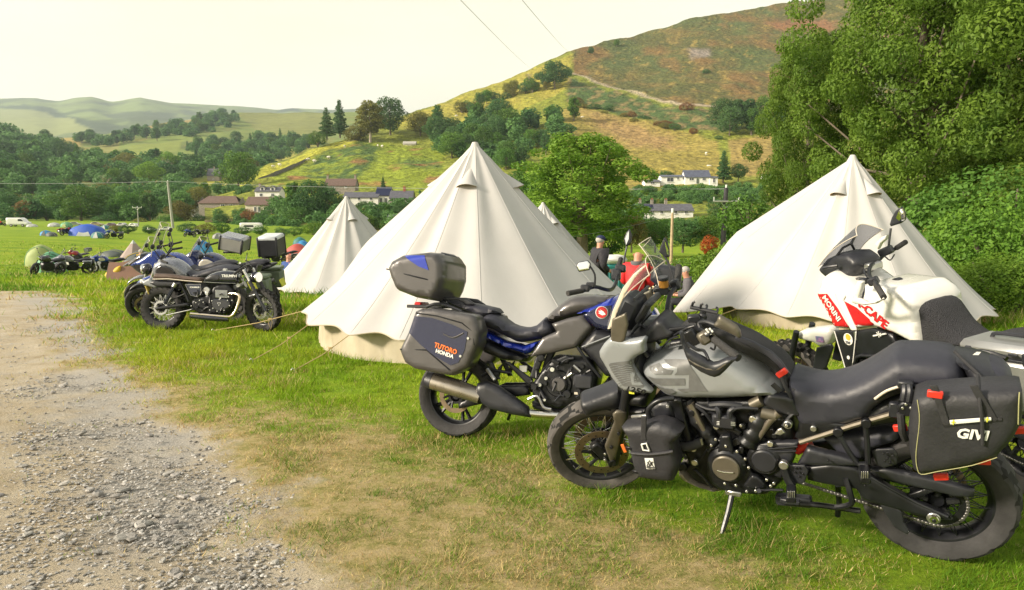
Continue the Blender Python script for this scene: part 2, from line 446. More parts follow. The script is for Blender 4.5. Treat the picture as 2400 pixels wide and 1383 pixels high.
def _pdist(P, Q):
    """distance of points P to closed polygon Q, and inside test"""
    A = Q; B = np.roll(Q, -1, 0)
    d = B - A; L = (d**2).sum(1) + 1e-12
    t = np.clip(((P[:, None, :] - A[None]) * d[None]).sum(2) / L, 0, 1)
    D = np.sqrt((((A[None] + t[..., None]*d[None]) - P[:, None, :])**2).sum(2)).min(1)
    x, y = P[:, 0:1], P[:, 1:2]
    c = ((A[:, 1] > y) != (B[:, 1] > y)) & (x < (B[:, 0] - A[:, 0]) * (y - A[:, 1]) / (B[:, 1] - A[:, 1] + 1e-15) + A[:, 0])
    return D, (c.sum(1) % 2) == 1
class Slab:
    """a body panel: a side outline (x,z) inflated sideways to a rounded solid between yc-half and yc+half"""
    def __init__(s, out, yc, half, edge, b0=0.25, sm=0, res=15, shear=0.0, one=False):
        o = [(p[0], p[1]) for p in out]
        if sm: o = [(p.x, p.y) for p in [q.to_2d() for q in catmull([(a, b, 0) for a, b in o], sm)]]
        Q = np.array(o, float)
        ar = 0.5 * np.sum(Q[:, 0]*np.roll(Q[:, 1], -1) - np.roll(Q[:, 0], -1)*Q[:, 1])
        if ar < 0: Q = Q[::-1].copy()
        s.Q, s.yc, s.half, s.edge, s.b0, s.res, s.shear = Q, yc, half, edge, b0, res, shear
    def yo(s, P):
        D, ins = _pdist(np.atleast_2d(P), s.Q)
        t = np.clip(np.where(ins, D, 0) / s.edge, 0, 1)
        return s.half * (s.b0 + (1 - s.b0) * np.sqrt(1 - (1 - t)**2))
    def interior(s, Q, g):
        lo, hi = Q.min(0), Q.max(0)
        X, Z = np.meshgrid(np.arange(lo[0] + g/2, hi[0], g), np.arange(lo[1] + g/2, hi[1], g))
        P = np.stack([X.ravel(), Z.ravel()], 1)
        if len(P) == 0: return P
        D, ins = _pdist(P, Q)
        return P[ins & (D > g * 0.35)]
    def tri(s, Q, extra):
        n = len(Q)
        pts = [Vector(p) for p in Q] + [Vector(p) for p in extra]
        r = delaunay_2d_cdt(pts, [(i, (i + 1) % n) for i in range(n)], [], 1, 1e-7)
        return [tuple(p) for p in r[0]], [tuple(f) for f in r[2]]
    def dense(s, Q, g):
        out = []
        for a, b in zip(Q, np.roll(Q, -1, 0)):
            k = max(1, int(np.ceil(np.hypot(*(b - a)) / g)))
            out += [a + (b - a) * i / k for i in range(k)]
        return np.array(out)
    def mesh(s):
        g = max(s.Q.max(0) - s.Q.min(0)) / s.res
        Q = s.dense(s.Q, g)
        T = np.roll(Q, -1, 0) - np.roll(Q, 1, 0); T /= (np.hypot(*T.T)[:, None] + 1e-12)
        Nn = np.stack([-T[:, 1], T[:, 0]], 1)
        ex = [s.interior(Q, g)]
        for fr in (0.12, 0.4, 1.0):
            R = Q + Nn * s.edge * fr
            D, ins = _pdist(R, Q)
            ex.append(R[ins & (D > s.edge * fr * 0.93)])
        E_ = np.concatenate([e for e in ex if len(e)]) if any(len(e) for e in ex) else np.zeros((0, 2))
        V, Fc = s.tri(Q, E_)
        P = np.array(V); y = s.yo(P)
        D, _ = _pdist(P, Q); y[D < 1e-5] = s.half * s.b0
        sh = s.shear * (P[:, 1] - P[:, 1].mean())
        n = len(P)
        v = [(p[0], s.yc + a + h, p[1]) for p, a, h in zip(P, y, sh)] + [(p[0], s.yc - a + h, p[1]) for p, a, h in zip(P, y, sh)]
        ar = lambda f: sum(P[f[i]][0]*P[f[(i + 1) % len(f)]][1] - P[f[(i + 1) % len(f)]][0]*P[f[i]][1] for i in range(len(f)))
        f = []
        cnt = {}
        for q in Fc:
            if ar(q) < 0: q = q[::-1]
            f.append(q[::-1]); f.append(tuple(i + n for i in q))
            for i in range(len(q)): 
                e = (q[i], q[(i + 1) % len(q)]); cnt[e] = cnt.get(e, 0) + 1
        for (a, b) in list(cnt):
            if (b, a) not in cnt: f.append((a, b, b + n, a + n))
        return v, f
    def decal(s, out, eps=0.003, side=1, sm=0):
        """thin print that follows the panel's surface"""
        o = [(p[0], p[1]) for p in out]
        if sm: o = [(p.x, p.y) for p in catmull([(a, b, 0) for a, b in o], sm)]
        Q = np.array(o, float)
        g = max(s.Q.max(0) - s.Q.min(0)) / (s.res * 1.4)
        Q = s.dense(Q, g)
        V, Fc = s.tri(Q, s.interior(Q, g))
        P = np.array(V); y = s.yo(P)
        sh = s.shear * (P[:, 1] - s.Q[:, 1].mean())
        v = [(p[0], s.yc + side * (a + eps) + h, p[1]) for p, a, h in zip(P, y, sh)]
        return v, [f if side > 0 else f[::-1] for f in Fc]
_dg = None
def text_obj(name, body, size, m, parent, M, shear=0.0, ext=0.0008, bold=0.0, sx=1.0):
    cu = bpy.data.curves.new(name, 'FONT'); cu.body = body; cu.size = size; cu.align_x = 'CENTER'; cu.align_y = 'CENTER'
    cu.shear = shear; cu.extrude = ext; cu.offset = bold; cu.resolution_u = 2
    t = bpy.data.objects.new(name, cu); COL.objects.link(t)
    dg = bpy.context.evaluated_depsgraph_get()
    me = bpy.data.meshes.new_from_object(t.evaluated_get(dg))
    bpy.data.objects.remove(t); bpy.data.curves.remove(cu)
    me.transform(M @ Matrix.Diagonal((sx, 1, 1, 1)))
    me.name = name
    me.materials.clear()
    return link(name, me, m, parent)
# ------------------------------------------------------------------ the land
def poly_world(px):
    return np.array([[p.x, p.y] for p in (gpt(u, v) for u, v in px)])
GRAVEL = poly_world([(-1400, 668), (0, 682), (50, 680), (105, 692), (150, 732), (195, 800), (245, 870), (310, 930), (395, 965),
                     (470, 1015), (530, 1085), (580, 1150), (660, 1225), (780, 1300), (930, 1383), (1100, 1800), (-1600, 1800)])
DRYZ = poly_world([(-1400, 652), (0, 672), (60, 670), (135, 684), (195, 730), (255, 800), (360, 880), (500, 950), (660, 990),
                   (790, 1060), (980, 1105), (1240, 1165), (1540, 1230), (1880, 1330), (2400, 1800), (-1600, 1800)])
BAND = np.array([[p.x, p.y] for p in (gpt(u, v) for u, v in [(70, 684), (150, 740), (215, 850), (290, 960), (330, 1060), (380, 1180), (440, 1290), (500, 1383), (540, 1600)])])
def sdist(P, Q):
    out = np.zeros(len(P))
    for k in range(0, len(P), 20000):
        D, ins = _pdist(P[k:k + 20000], Q); out[k:k + 20000] = np.where(ins, -D, D)
    return out
def band_dist(P):
    out = np.full(len(P), 1e9)
    for a, b in zip(BAND[:-1], BAND[1:]):
        d = b - a; t = np.clip(((P - a) @ d) / (d @ d), 0, 1)
        out = np.minimum(out, np.hypot(*((a + t[:, None]*d) - P).T))
    return out
def masks(P):
    """dirt, dry grass and gravel-band amounts at ground points"""
    near = (np.abs(P[:, 0]) < 30) & (P[:, 1] < 22)
    dirt = np.zeros(len(P)); dry = np.zeros(len(P)); band = np.zeros(len(P))
    Q = P[near]
    w = 0.25 + 0.03 * Q[:, 1]
    n1 = fbm(Q[:, 0]*1.3, Q[:, 1]*1.3, 21, 5) - 0.5
    dirt[near] = np.clip(0.5 - (sdist(Q, GRAVEL) + n1 * 1.5 * (0.5 + 0.06*Q[:, 1])) / (2 * w), 0, 1)
    n2 = fbm(Q[:, 0]*0.9, Q[:, 1]*0.9, 33, 5) - 0.5
    dry[near] = np.clip(0.5 - (sdist(Q, DRYZ) + n2 * 2.4) / 1.1, 0, 1)
    band[near] = np.clip(0.95 - (band_dist(Q) + n1 * 1.6) / (0.85 + 0.02*Q[:, 1]), 0, 1) * 0.7
    return dirt, dry, band
def axis(lo, hi, d0, a, b, grow):
    xs = list(np.arange(a, b, d0)); s = d0; x = b
    while x < hi: xs.append(x); s *= grow; x += s
    xs.append(hi); s = d0; x = a; left = []
    while x > lo: s *= grow; x -= s; left.append(max(x, lo))
    return np.array(left[::-1] + xs)
GX = axis(-420, 420, 0.06, -6.5, 5.5, 1.045)
GY = axis(-40, 430, 0.06, 1.2, 12.5, 1.035)
gx, gy = np.meshgrid(GX, GY)
P2 = np.stack([gx.ravel(), gy.ravel()], 1)
DIRT, DRY, BND = masks(P2)
gzv = ground_z(P2[:, 0], P2[:, 1])
fine = (np.abs(P2[:, 0]) < 9) & (P2[:, 1] < 16)
gzv = gzv + np.where(fine, (fbm(P2[:, 0]*7, P2[:, 1]*7, 41, 3) - 0.5) * 0.022 * (0.4 + BND) - 0.02 * DIRT - 0.02 * BND, 0)
# under the far hills the field sheet dives out of sight
gzv = gzv - np.clip((P2[:, 1] - 330) / 60, 0, 1) * 6
nx, ny = len(GX), len(GY)
ii = (np.arange(ny - 1)[:, None] * nx + np.arange(nx - 1)[None]).ravel()
me = np_mesh('ground', np.column_stack([P2, gzv]), np.stack([ii, ii + 1, ii + nx + 1, ii + nx], 1), 4, True)
for nm, arr in (('dirt', DIRT), ('dry', DRY), ('band', BND)):
    at = me.attributes.new(nm, 'FLOAT', 'POINT'); at.data.foreach_set('value', arr.astype(np.float32))
def ground_material():
    m = bpy.data.materials.new('meadow_and_track'); m.use_nodes = True
    n, l = m.node_tree.nodes, m.node_tree.links
    b = n['Principled BSDF']; b.inputs['Roughness'].default_value = 0.95; b.inputs['Specular IOR Level'].default_value = 0.15
    tc = n.new('ShaderNodeTexCoord')
    def noise(sc, det=6, rough=0.6, vec=None):
        z = n.new('ShaderNodeTexNoise'); z.inputs['Scale'].default_value = sc; z.inputs['Detail'].default_value = det; z.inputs['Roughness'].default_value = rough
        l.new(vec if vec is not None else tc.outputs['Object'], z.inputs['Vector']); return z.outputs['Fac']
    def ramp(fac, stops):
        r = n.new('ShaderNodeValToRGB'); e = r.color_ramp.elements
        while len(e) < len(stops): e.new(0.5)
        for q, (p, c) in zip(e, stops): q.position = p; q.color = (*c, 1)
        l.new(fac, r.inputs['Fac']); return r.outputs['Color']
    def mix(f, a, b2):
        x = n.new('ShaderNodeMixRGB'); l.new(f, x.inputs[0]); l.new(a, x.inputs[1]); l.new(b2, x.inputs[2]); return x.outputs[0]
    def mth(op, a, b2):
        x = n.new('ShaderNodeMath'); x.operation = op
        for k, q in enumerate((a, b2)):
            if isinstance(q, (int, float)): x.inputs[k].default_value = q
            else: l.new(q, x.inputs[k])
        return x.outputs[0]
    def attr(nm):
        a = n.new('ShaderNodeAttribute'); a.attribute_name = nm; return a.outputs['Fac']
    mp = n.new('ShaderNodeMapping'); mp.inputs['Scale'].default_value = (0.5, 1.6, 1); l.new(tc.outputs['Object'], mp.inputs['Vector'])
    lush = ramp(noise(0.35, 8, 0.7, mp.outputs[0]), [(0.30, (0.10, 0.17, 0.012)), (0.46, (0.185, 0.295, 0.016)), (0.60, (0.27, 0.345, 0.022)), (0.76, (0.34, 0.29, 0.06))])
    tuft = ramp(noise(9.0, 8, 0.8), [(0.3, (0.45, 0.5, 0.4)), (0.62, (1.15, 1.15, 1.1))])
    x = n.new('ShaderNodeMixRGB'); x.blend_type = 'MULTIPLY'; x.inputs[0].default_value = 0.8; l.new(lush, x.inputs[1]); l.new(tuft, x.inputs[2]); lush = x.outputs[0]
    straw = ramp(noise(7.0, 10, 0.85), [(0.32, (0.11, 0.15, 0.03)), (0.43, (0.26, 0.24, 0.08)), (0.55, (0.46, 0.36, 0.18)), (0.72, (0.40, 0.34, 0.25))])
    dirt = ramp(noise(2.2, 9, 0.7), [(0.3, (0.36, 0.29, 0.19)), (0.5, (0.48, 0.41, 0.30)), (0.7, (0.56, 0.50, 0.40))])
    spk = ramp(noise(130.0, 4, 0.8), [(0.36, (0.5, 0.5, 0.5)), (0.5, (1, 1, 1)), (0.66, (1.35, 1.33, 1.3))])
    xx = n.new('ShaderNodeMixRGB'); xx.blend_type = 'MULTIPLY'; xx.inputs[0].default_value = 0.85; l.new(dirt, xx.inputs[1]); l.new(spk, xx.inputs[2]); dirt = xx.outputs[0]
    grit = ramp(noise(60.0, 7, 0.8), [(0.33, (0.22, 0.205, 0.19)), (0.5, (0.41, 0.39, 0.36)), (0.68, (0.53, 0.50, 0.46))])
    nmid = noise(3.0, 8, 0.75)
    fd = mth('SMOOTH_MIN', 1, 1)
    def soft(a, amp, lo, hi):
        v = mth('ADD', a, mth('MULTIPLY', mth('SUBTRACT', nmid, 0.5), amp))
        r = n.new('ShaderNodeMapRange'); r.interpolation_type = 'SMOOTHSTEP'; r.inputs['From Min'].default_value = lo; r.inputs['From Max'].default_value = hi
        l.new(v, r.inputs['Value']); return r.outputs[0]
    c = mix(soft(attr('dry'), 2.2, 0.2, 0.9), lush, straw)
    c = mix(soft(attr('dirt'), 1.4, 0.2, 0.75), c, dirt)
    gf = mth('MAXIMUM', soft(attr('band'), 1.2, 0.2, 0.9), mth('MULTIPLY', soft(attr('dirt'), 2.2, 0.9, 1.7), 1.0))
    c = mix(gf, c, grit)
    l.new(c, b.inputs['Base Color'])
    bp = n.new('ShaderNodeBump'); bp.inputs['Strength'].default_value = 1.0; bp.inputs['Distance'].default_value = 0.03
    hh = mth('ADD', noise(14.0, 9, 0.8), mth('MULTIPLY', noise(70.0, 5, 0.7), 0.4)); l.new(hh, bp.inputs['Height']); l.new(bp.outputs[0], b.inputs['Normal'])
    return m
GROUND = link('ground', me, ground_material()); tag(GROUND, kind='structure')

# hills: every sheet rises from its foot to its crest, and falls away behind
def lin(tab):
    a = np.array(tab, float)
    return lambda u: np.interp(u, a[:, 0], a[:, 1])
def hill_sheet(name, u0, u1, nu, nv, vb, Yb, vc, Yc, power, colour, rough_amp, rough_sc, m, back=True):
    """vb/vc: photo rows of foot and crest per column, Yb/Yc: their distances"""
    us = np.linspace(u0, u1, nu); ts = np.linspace(0, 1, nv)
    U, T = np.meshgrid(us, ts)
    Vb, Vc, YB, YC = vb(U), vc(U), Yb(U), Yc(U)
    V = Vb + (Vc - Vb) * T; Y = YB + (YC - YB) * T**power
    cx, cy = (U - 1200) / F, (691.5 - V) / F
    dy = _c + cy * _s
    X = cx / dy * Y; Z = HC + (-_s + cy * _c) / dy * Y
    amp = rough_amp * np.clip(T * 6, 0, 1)
    Z = Z + (fbm(X / rough_sc, Y / rough_sc, 17, 5) - 0.5) * amp
    C = colour(U, V, X, Y)
    rows = [np.stack([X, Y, Z], -1)]; cols = [C]
    if back:
        for k in range(1, 6):
            d = 0.06 * k * k
            r = rows[0][-1].copy(); r[:, 1] *= (1 + 0.1 * k); r[:, 0] *= (1 + 0.1 * k); r[:, 2] -= (r[:, 2] + 8) * min(1, d)
            rows.append(r[None]); cols.append(C[-1:])
    W = np.concatenate(rows); Cc = np.concatenate(cols); a, b_ = W.shape[:2]
    ii = (np.arange(a - 1)[:, None] * b_ + np.arange(b_ - 1)[None]).ravel()
    me = np_mesh(name, W.reshape(-1, 3), np.stack([ii, ii + 1, ii + b_ + 1, ii + b_], 1), 4, True)
    ca = me.color_attributes.new('col', 'FLOAT_COLOR', 'POINT')
    ca.data.foreach_set('color', np.concatenate([Cc.reshape(-1, 3), np.ones((a*b_, 1))], 1).astype(np.float32).ravel())
    o = link(name, me, m); tag(o, kind='structure')
    return o
def inpoly(U, V, poly, soft=0, jit=0):
    Q = np.array(poly, float); P = np.stack([U.ravel(), V.ravel()], 1)
    if jit: P = P + (np.stack([fbm(P[:, 0]/14, P[:, 1]/9, 5, 3), fbm(P[:, 0]/14, P[:, 1]/9, 8, 3)], 1) - 0.5) * jit
    D, ins = _pdist(P, Q)
    s = np.where(ins, D, -D)
    return np.clip(0.5 + s / max(soft, 0.01), 0, 1).reshape(U.shape)
def blend(C, w, col): return C * (1 - w[..., None]) + np.array(col) * w[..., None]
def lineband(U, V, pts, w):
    P = np.stack([U.ravel(), V.ravel()], 1); out = np.full(len(P), 1e9); Q = np.array(pts, float)
    for a, b in zip(Q[:-1], Q[1:]):
        d = b - a; t = np.clip(((P - a) @ d) / (d @ d), 0, 1); out = np.minimum(out, np.hypot(*((a + t[:, None]*d) - P).T))
    return np.clip(1.5 - out / w, 0, 1).reshape(U.shape)

# B: the steep hill on the right
B_vc = lin([(500, 470), (560, 428), (620, 393), (700, 360), (780, 335), (830, 312), (900, 290), (950, 266), (1000, 250), (1100, 216), (1200, 182), (1250, 160), (1330, 122), (1400, 104), (1500, 78), (1600, 50), (1700, 30), (1800, 15), (1900, 0), (2100, -22), (2400, -45), (2800, -10), (3600, 150), (4400, 330)])
B_Yc = lin([(500, 330), (620, 420), (830, 520), (1000, 620), (1250, 720), (1500, 850), (1900, 950), (4400, 950)])
B_vb = lin([(500, 556), (900, 556), (1400, 566), (4400, 580)])
B_Yb = lin([(500, 190), (900, 185), (1300, 170), (4400, 160)])
B_POW = 1.35
def B_Y(u, v):
    vb, vc = B_vb(u), B_vc(u); t = np.clip((vb - v) / (vb - vc), 0, 1)
    return B_Yb(u) + (B_Yc(u) - B_Yb(u)) * t**B_POW
def colour_B(U, V, X, Y):
    n1 = fbm(X/16, Y/16, 50, 5); n2 = fbm(X/60, Y/60, 51, 4); n3 = fbm(X/5, Y/9, 52, 4)
    C = np.zeros(U.shape + (3,)); C[:] = (0.092, 0.094, 0.030)
    C = blend(C, np.clip((n1 - 0.50) * 6, 0, 1) * 0.8, (0.165, 0.125, 0.042))
    C = blend(C, np.clip((n2 - 0.47) * 6, 0, 1) * 0.7, (0.075, 0.105, 0.035))
    C = blend(C, np.clip((n3 - 0.64) * 7, 0, 1) * 0.8, (0.29, 0.215, 0.06))
    C = blend(C, np.clip((fbm(X/30, Y/70, 55, 4) - 0.56) * 8, 0, 1) * 0.55, (0.20, 0.105, 0.04))
    C = blend(C, inpoly(U, V, [(1870, 40), (1960, 45), (1950, 75), (1820, 70), (1800, 55)], 12, 20) * 0.7, (0.26, 0.12, 0.06))
    C = blend(C, inpoly(U, V, [(1610, 120), (1660, 118), (1665, 135), (1620, 140)], 10, 10) * 0.8, (0.25, 0.21, 0.19))
    low = inpoly(U, V, [(480, 520), (480, 400), (620, 392), (950, 266), (1340, 120), (1345, 170), (1420, 200), (1560, 238), (1700, 255), (2600, 270), (2600, 560)], 6, 8)
    C = blend(C, low, (0.19, 0.215, 0.03))
    C = blend(C, inpoly(U, V, [(1330, 180), (1420, 212), (1560, 245), (1720, 265), (1720, 310), (1600, 300), (1480, 275), (1330, 238)], 6, 14), (0.065, 0.105, 0.03))
    C = blend(C, inpoly(U, V, [(1330, 180), (1420, 212), (1560, 245), (1720, 265), (1720, 310), (1600, 300), (1480, 275), (1330, 238)], 6, 14) * np.clip((n3 - .5)*6, 0, 1), (0.22, 0.17, 0.07))
    meadow = inpoly(U, V, [(1310, 262), (1340, 244), (1480, 280), (1600, 304), (1680, 330), (1695, 420), (1480, 440), (1400, 440)], 6, 8)
    st = fbm(X/90, Y/7, 60, 4)
    C = blend(C, meadow, (0.26, 0.215, 0.05))
    C = blend(C, meadow * np.clip((st - 0.5) * 7, 0, 1), (0.30, 0.24, 0.06))
    C = blend(C, meadow * inpoly(U, V, [(1360, 262), (1480, 285), (1560, 310), (1600, 345), (1500, 345), (1420, 310)], 25, 25) * 0.8, (0.30, 0.19, 0.085))
    C = blend(C, inpoly(U, V, [(1705, 322), (1820, 320), (1820, 410), (1715, 405)], 5, 6), (0.28, 0.21, 0.065))
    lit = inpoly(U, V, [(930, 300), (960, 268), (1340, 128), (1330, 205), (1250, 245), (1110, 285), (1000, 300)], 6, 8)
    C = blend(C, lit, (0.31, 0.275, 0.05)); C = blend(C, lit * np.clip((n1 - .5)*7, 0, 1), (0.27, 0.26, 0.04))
    f = inpoly(U, V, [(640, 410), (850, 330), (1040, 345), (1040, 455), (640, 450)], 5, 6)
    C = blend(C, f, (0.19, 0.235, 0.022))
    C = blend(C, inpoly(U, V, [(700, 400), (760, 360), (850, 332), (890, 345), (885, 380), (830, 420), (760, 425)], 12, 26) * np.clip((n3 - 0.25) * 4, 0, 1), (0.06, 0.105, 0.025))
    C = blend(C, inpoly(U, V, [(930, 378), (1030, 375), (1035, 400), (950, 395)], 8, 12) * 0.8, (0.07, 0.12, 0.03))
    C = blend(C, f * np.clip((fbm(X/12, Y/18, 66, 4) - 0.62) * 8, 0, 1), (0.25, 0.14, 0.05))
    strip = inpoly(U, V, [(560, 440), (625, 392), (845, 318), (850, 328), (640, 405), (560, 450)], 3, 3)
    C = blend(C, strip, (0.33, 0.33, 0.04))  # sunlit yellow of the strip field painted into the vertex colour
    C = blend(C, lineband(U, V, [(1340, 168), (1400, 192), (1460, 213), (1560, 238), (1690, 246)], 2.6) * 0.9, (0.42, 0.34, 0.25))
    return C
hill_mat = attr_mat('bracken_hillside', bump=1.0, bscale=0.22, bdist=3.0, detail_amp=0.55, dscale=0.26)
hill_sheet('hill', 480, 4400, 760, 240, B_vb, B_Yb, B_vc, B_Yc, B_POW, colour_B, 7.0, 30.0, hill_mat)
# C: wooded middle hills on the left
C_vc = lin([(-1800, 260), (-600, 280), (0, 315), (60, 330), (130, 331), (170, 322), (230, 318), (320, 300), (420, 285), (520, 268), (560, 268), (640, 266), (720, 262), (800, 266), (860, 268), (960, 275), (1200, 300)])
C_Yc = lin([(-1800, 900), (0, 1000), (300, 1300), (600, 1700), (1200, 1700)])
C_vb = lin([(-1800, 560), (0, 548), (1200, 552)]); C_Yb = lin([(-1800, 230), (0, 235), (1200, 240)])
C_POW = 1.9
def C_Y(u, v):
    vb, vc = C_vb(u), C_vc(u); t = np.clip((vb - v) / (vb - vc), 0, 1)
    return C_Yb(u) + (C_Yc(u) - C_Yb(u)) * t**C_POW
def colour_C(U, V, X, Y):
    n1 = fbm(X/70, Y/70, 70, 5); n2 = fbm(X/25, Y/40, 71, 4)
    C = np.zeros(U.shape + (3,)); C[:] = (0.17, 0.22, 0.05)
    C = blend(C, np.clip((n1 - 0.52) * 6, 0, 1), (0.11, 0.145, 0.04))
    C = blend(C, np.clip((n2 - 0.6) * 7, 0, 1) * 0.6, (0.24, 0.20, 0.06))
    for q, c in (([(140, 325), (190, 322), (190, 345), (130, 342)], (0.36, 0.28, 0.09)), ([(180, 350), (280, 330), (275, 360), (210, 372)], (0.22, 0.22, 0.06)),
                 ([(300, 345), (430, 328), (420, 352), (390, 365), (300, 372)], (0.20, 0.24, 0.05)), ([(260, 305), (400, 288), (420, 282), (480, 276), (480, 286), (330, 305)], (0.27, 0.21, 0.08)),
                 ([(620, 380), (740, 322), (745, 340), (640, 395)], (0.34, 0.33, 0.06)), ([(560, 268), (760, 262), (760, 320), (600, 310)], (0.19, 0.205, 0.06)),
                 ([(230, 440), (400, 418), (400, 442), (250, 460)], (0.32, 0.25, 0.09)), ([(390, 425), (540, 420), (540, 445), (400, 445)], (0.30, 0.29, 0.05))):
        C = blend(C, inpoly(U, V, q, 4, 5), c)
    return C
mid_mat = attr_mat('wooded_slope', bump=0.5, bscale=0.05, bdist=3, detail_amp=0.22, dscale=0.06)
hill_sheet('middle_hill', -1800, 1200, 420, 120, C_vb, C_Yb, C_vc, C_Yc, C_POW, colour_C, 14.0, 120.0, mid_mat)
# D: far hills
D_vc = lin([(-3000, 250), (-1000, 220), (-300, 236), (0, 230), (85, 229), (100, 232), (135, 237), (180, 228), (215, 226), (260, 238), (285, 236), (330, 229), (365, 234), (400, 241), (460, 246), (520, 250), (560, 251), (620, 254), (650, 256), (680, 251), (730, 254), (780, 257), (840, 254), (900, 262), (1100, 275), (1400, 300)])
D_Yc = lin([(-3000, 4200), (300, 4300), (700, 5200), (1400, 5600)])
D_vb = lin([(-3000, 345), (1400, 345)]); D_Yb = lin([(-3000, 1900), (1400, 2000)])
def colour_D(U, V, X, Y):
    n1 = fbm(X/330, Y/330, 80, 5); n2 = fbm(X/160, Y/500, 81, 4)
    C = np.zeros(U.shape + (3,)); C[:] = (0.18, 0.24, 0.075)
    C = blend(C, np.clip((n1 - 0.5) * 7, 0, 1), (0.13, 0.17, 0.06))
    C = blend(C, np.clip((n2 - 0.57) * 9, 0, 1) * 0.8, (0.07, 0.10, 0.045))
    for q, c in (([(0, 245), (110, 250), (190, 282), (300, 300), (420, 320), (200, 312), (160, 280), (90, 262), (0, 255)], (0.06, 0.09, 0.04)),
                 ([(0, 258), (100, 262), (170, 285), (215, 305), (130, 318), (0, 320)], (0.23, 0.26, 0.09)),
                 ([(230, 262), (330, 258), (420, 268), (400, 290), (300, 290)], (0.075, 0.105, 0.045)),
                 ([(420, 258), (480, 262), (510, 275), (440, 272)], (0.08, 0.11, 0.05)),
                 ([(645, 258), (670, 250), (700, 252), (720, 258)], (0.035, 0.06, 0.03))):
        C = blend(C, inpoly(U, V, q, 4, 10), c)
    return C
far_mat = attr_mat('far_pasture', bump=0.4, bscale=0.012, bdist=8, detail_amp=0.16, dscale=0.02)
hill_sheet('far_hill', -3000, 1400, 420, 70, D_vb, D_Yb, D_vc, D_Yc, 1.3, colour_D, 40.0, 500.0, far_mat)
# ------------------------------------------------------------------ trees and shrubs
def quads_at(P, Nrm, size, aspect, rs):
    """leaf faces: a diamond round every point, roughly facing Nrm"""
    n = len(P)
    a = rs.normal(size=(n, 3)); a -= (a * Nrm).sum(1)[:, None] * Nrm; a /= np.linalg.norm(a, axis=1)[:, None] + 1e-9
    b = np.cross(Nrm, a)
    s = size * (0.6 + 0.8 * rs.rand(n))[:, None]
    V = np.stack([P - a*s, P + b*s*aspect, P + a*s, P - b*s*aspect], 1).reshape(-1, 3)
    return V, np.arange(4 * n)
def lobes_points(lobes, n, rs, shell=0.35):
    L = np.array([[*c, *r] for c, r in lobes]); w = (L[:, 3]*L[:, 4]*L[:, 5])**(2/3); w /= w.sum()
    idx = rs.choice(len(L), n, p=w)
    d = rs.normal(size=(n, 3)); d /= np.linalg.norm(d, axis=1)[:, None]
    rad = 1 - shell * rs.rand(n)**1.6
    P = L[idx, :3] + d * L[idx, 3:] * rad[:, None]
    # drop what lies deep inside another lobe
    keep = np.ones(n, bool)
    for k in range(len(L)):
        q = (((P - L[k, :3]) / L[k, 3:])**2).sum(1); keep &= ~((q < 0.30) & (idx != k))
    return P[keep], d[keep]
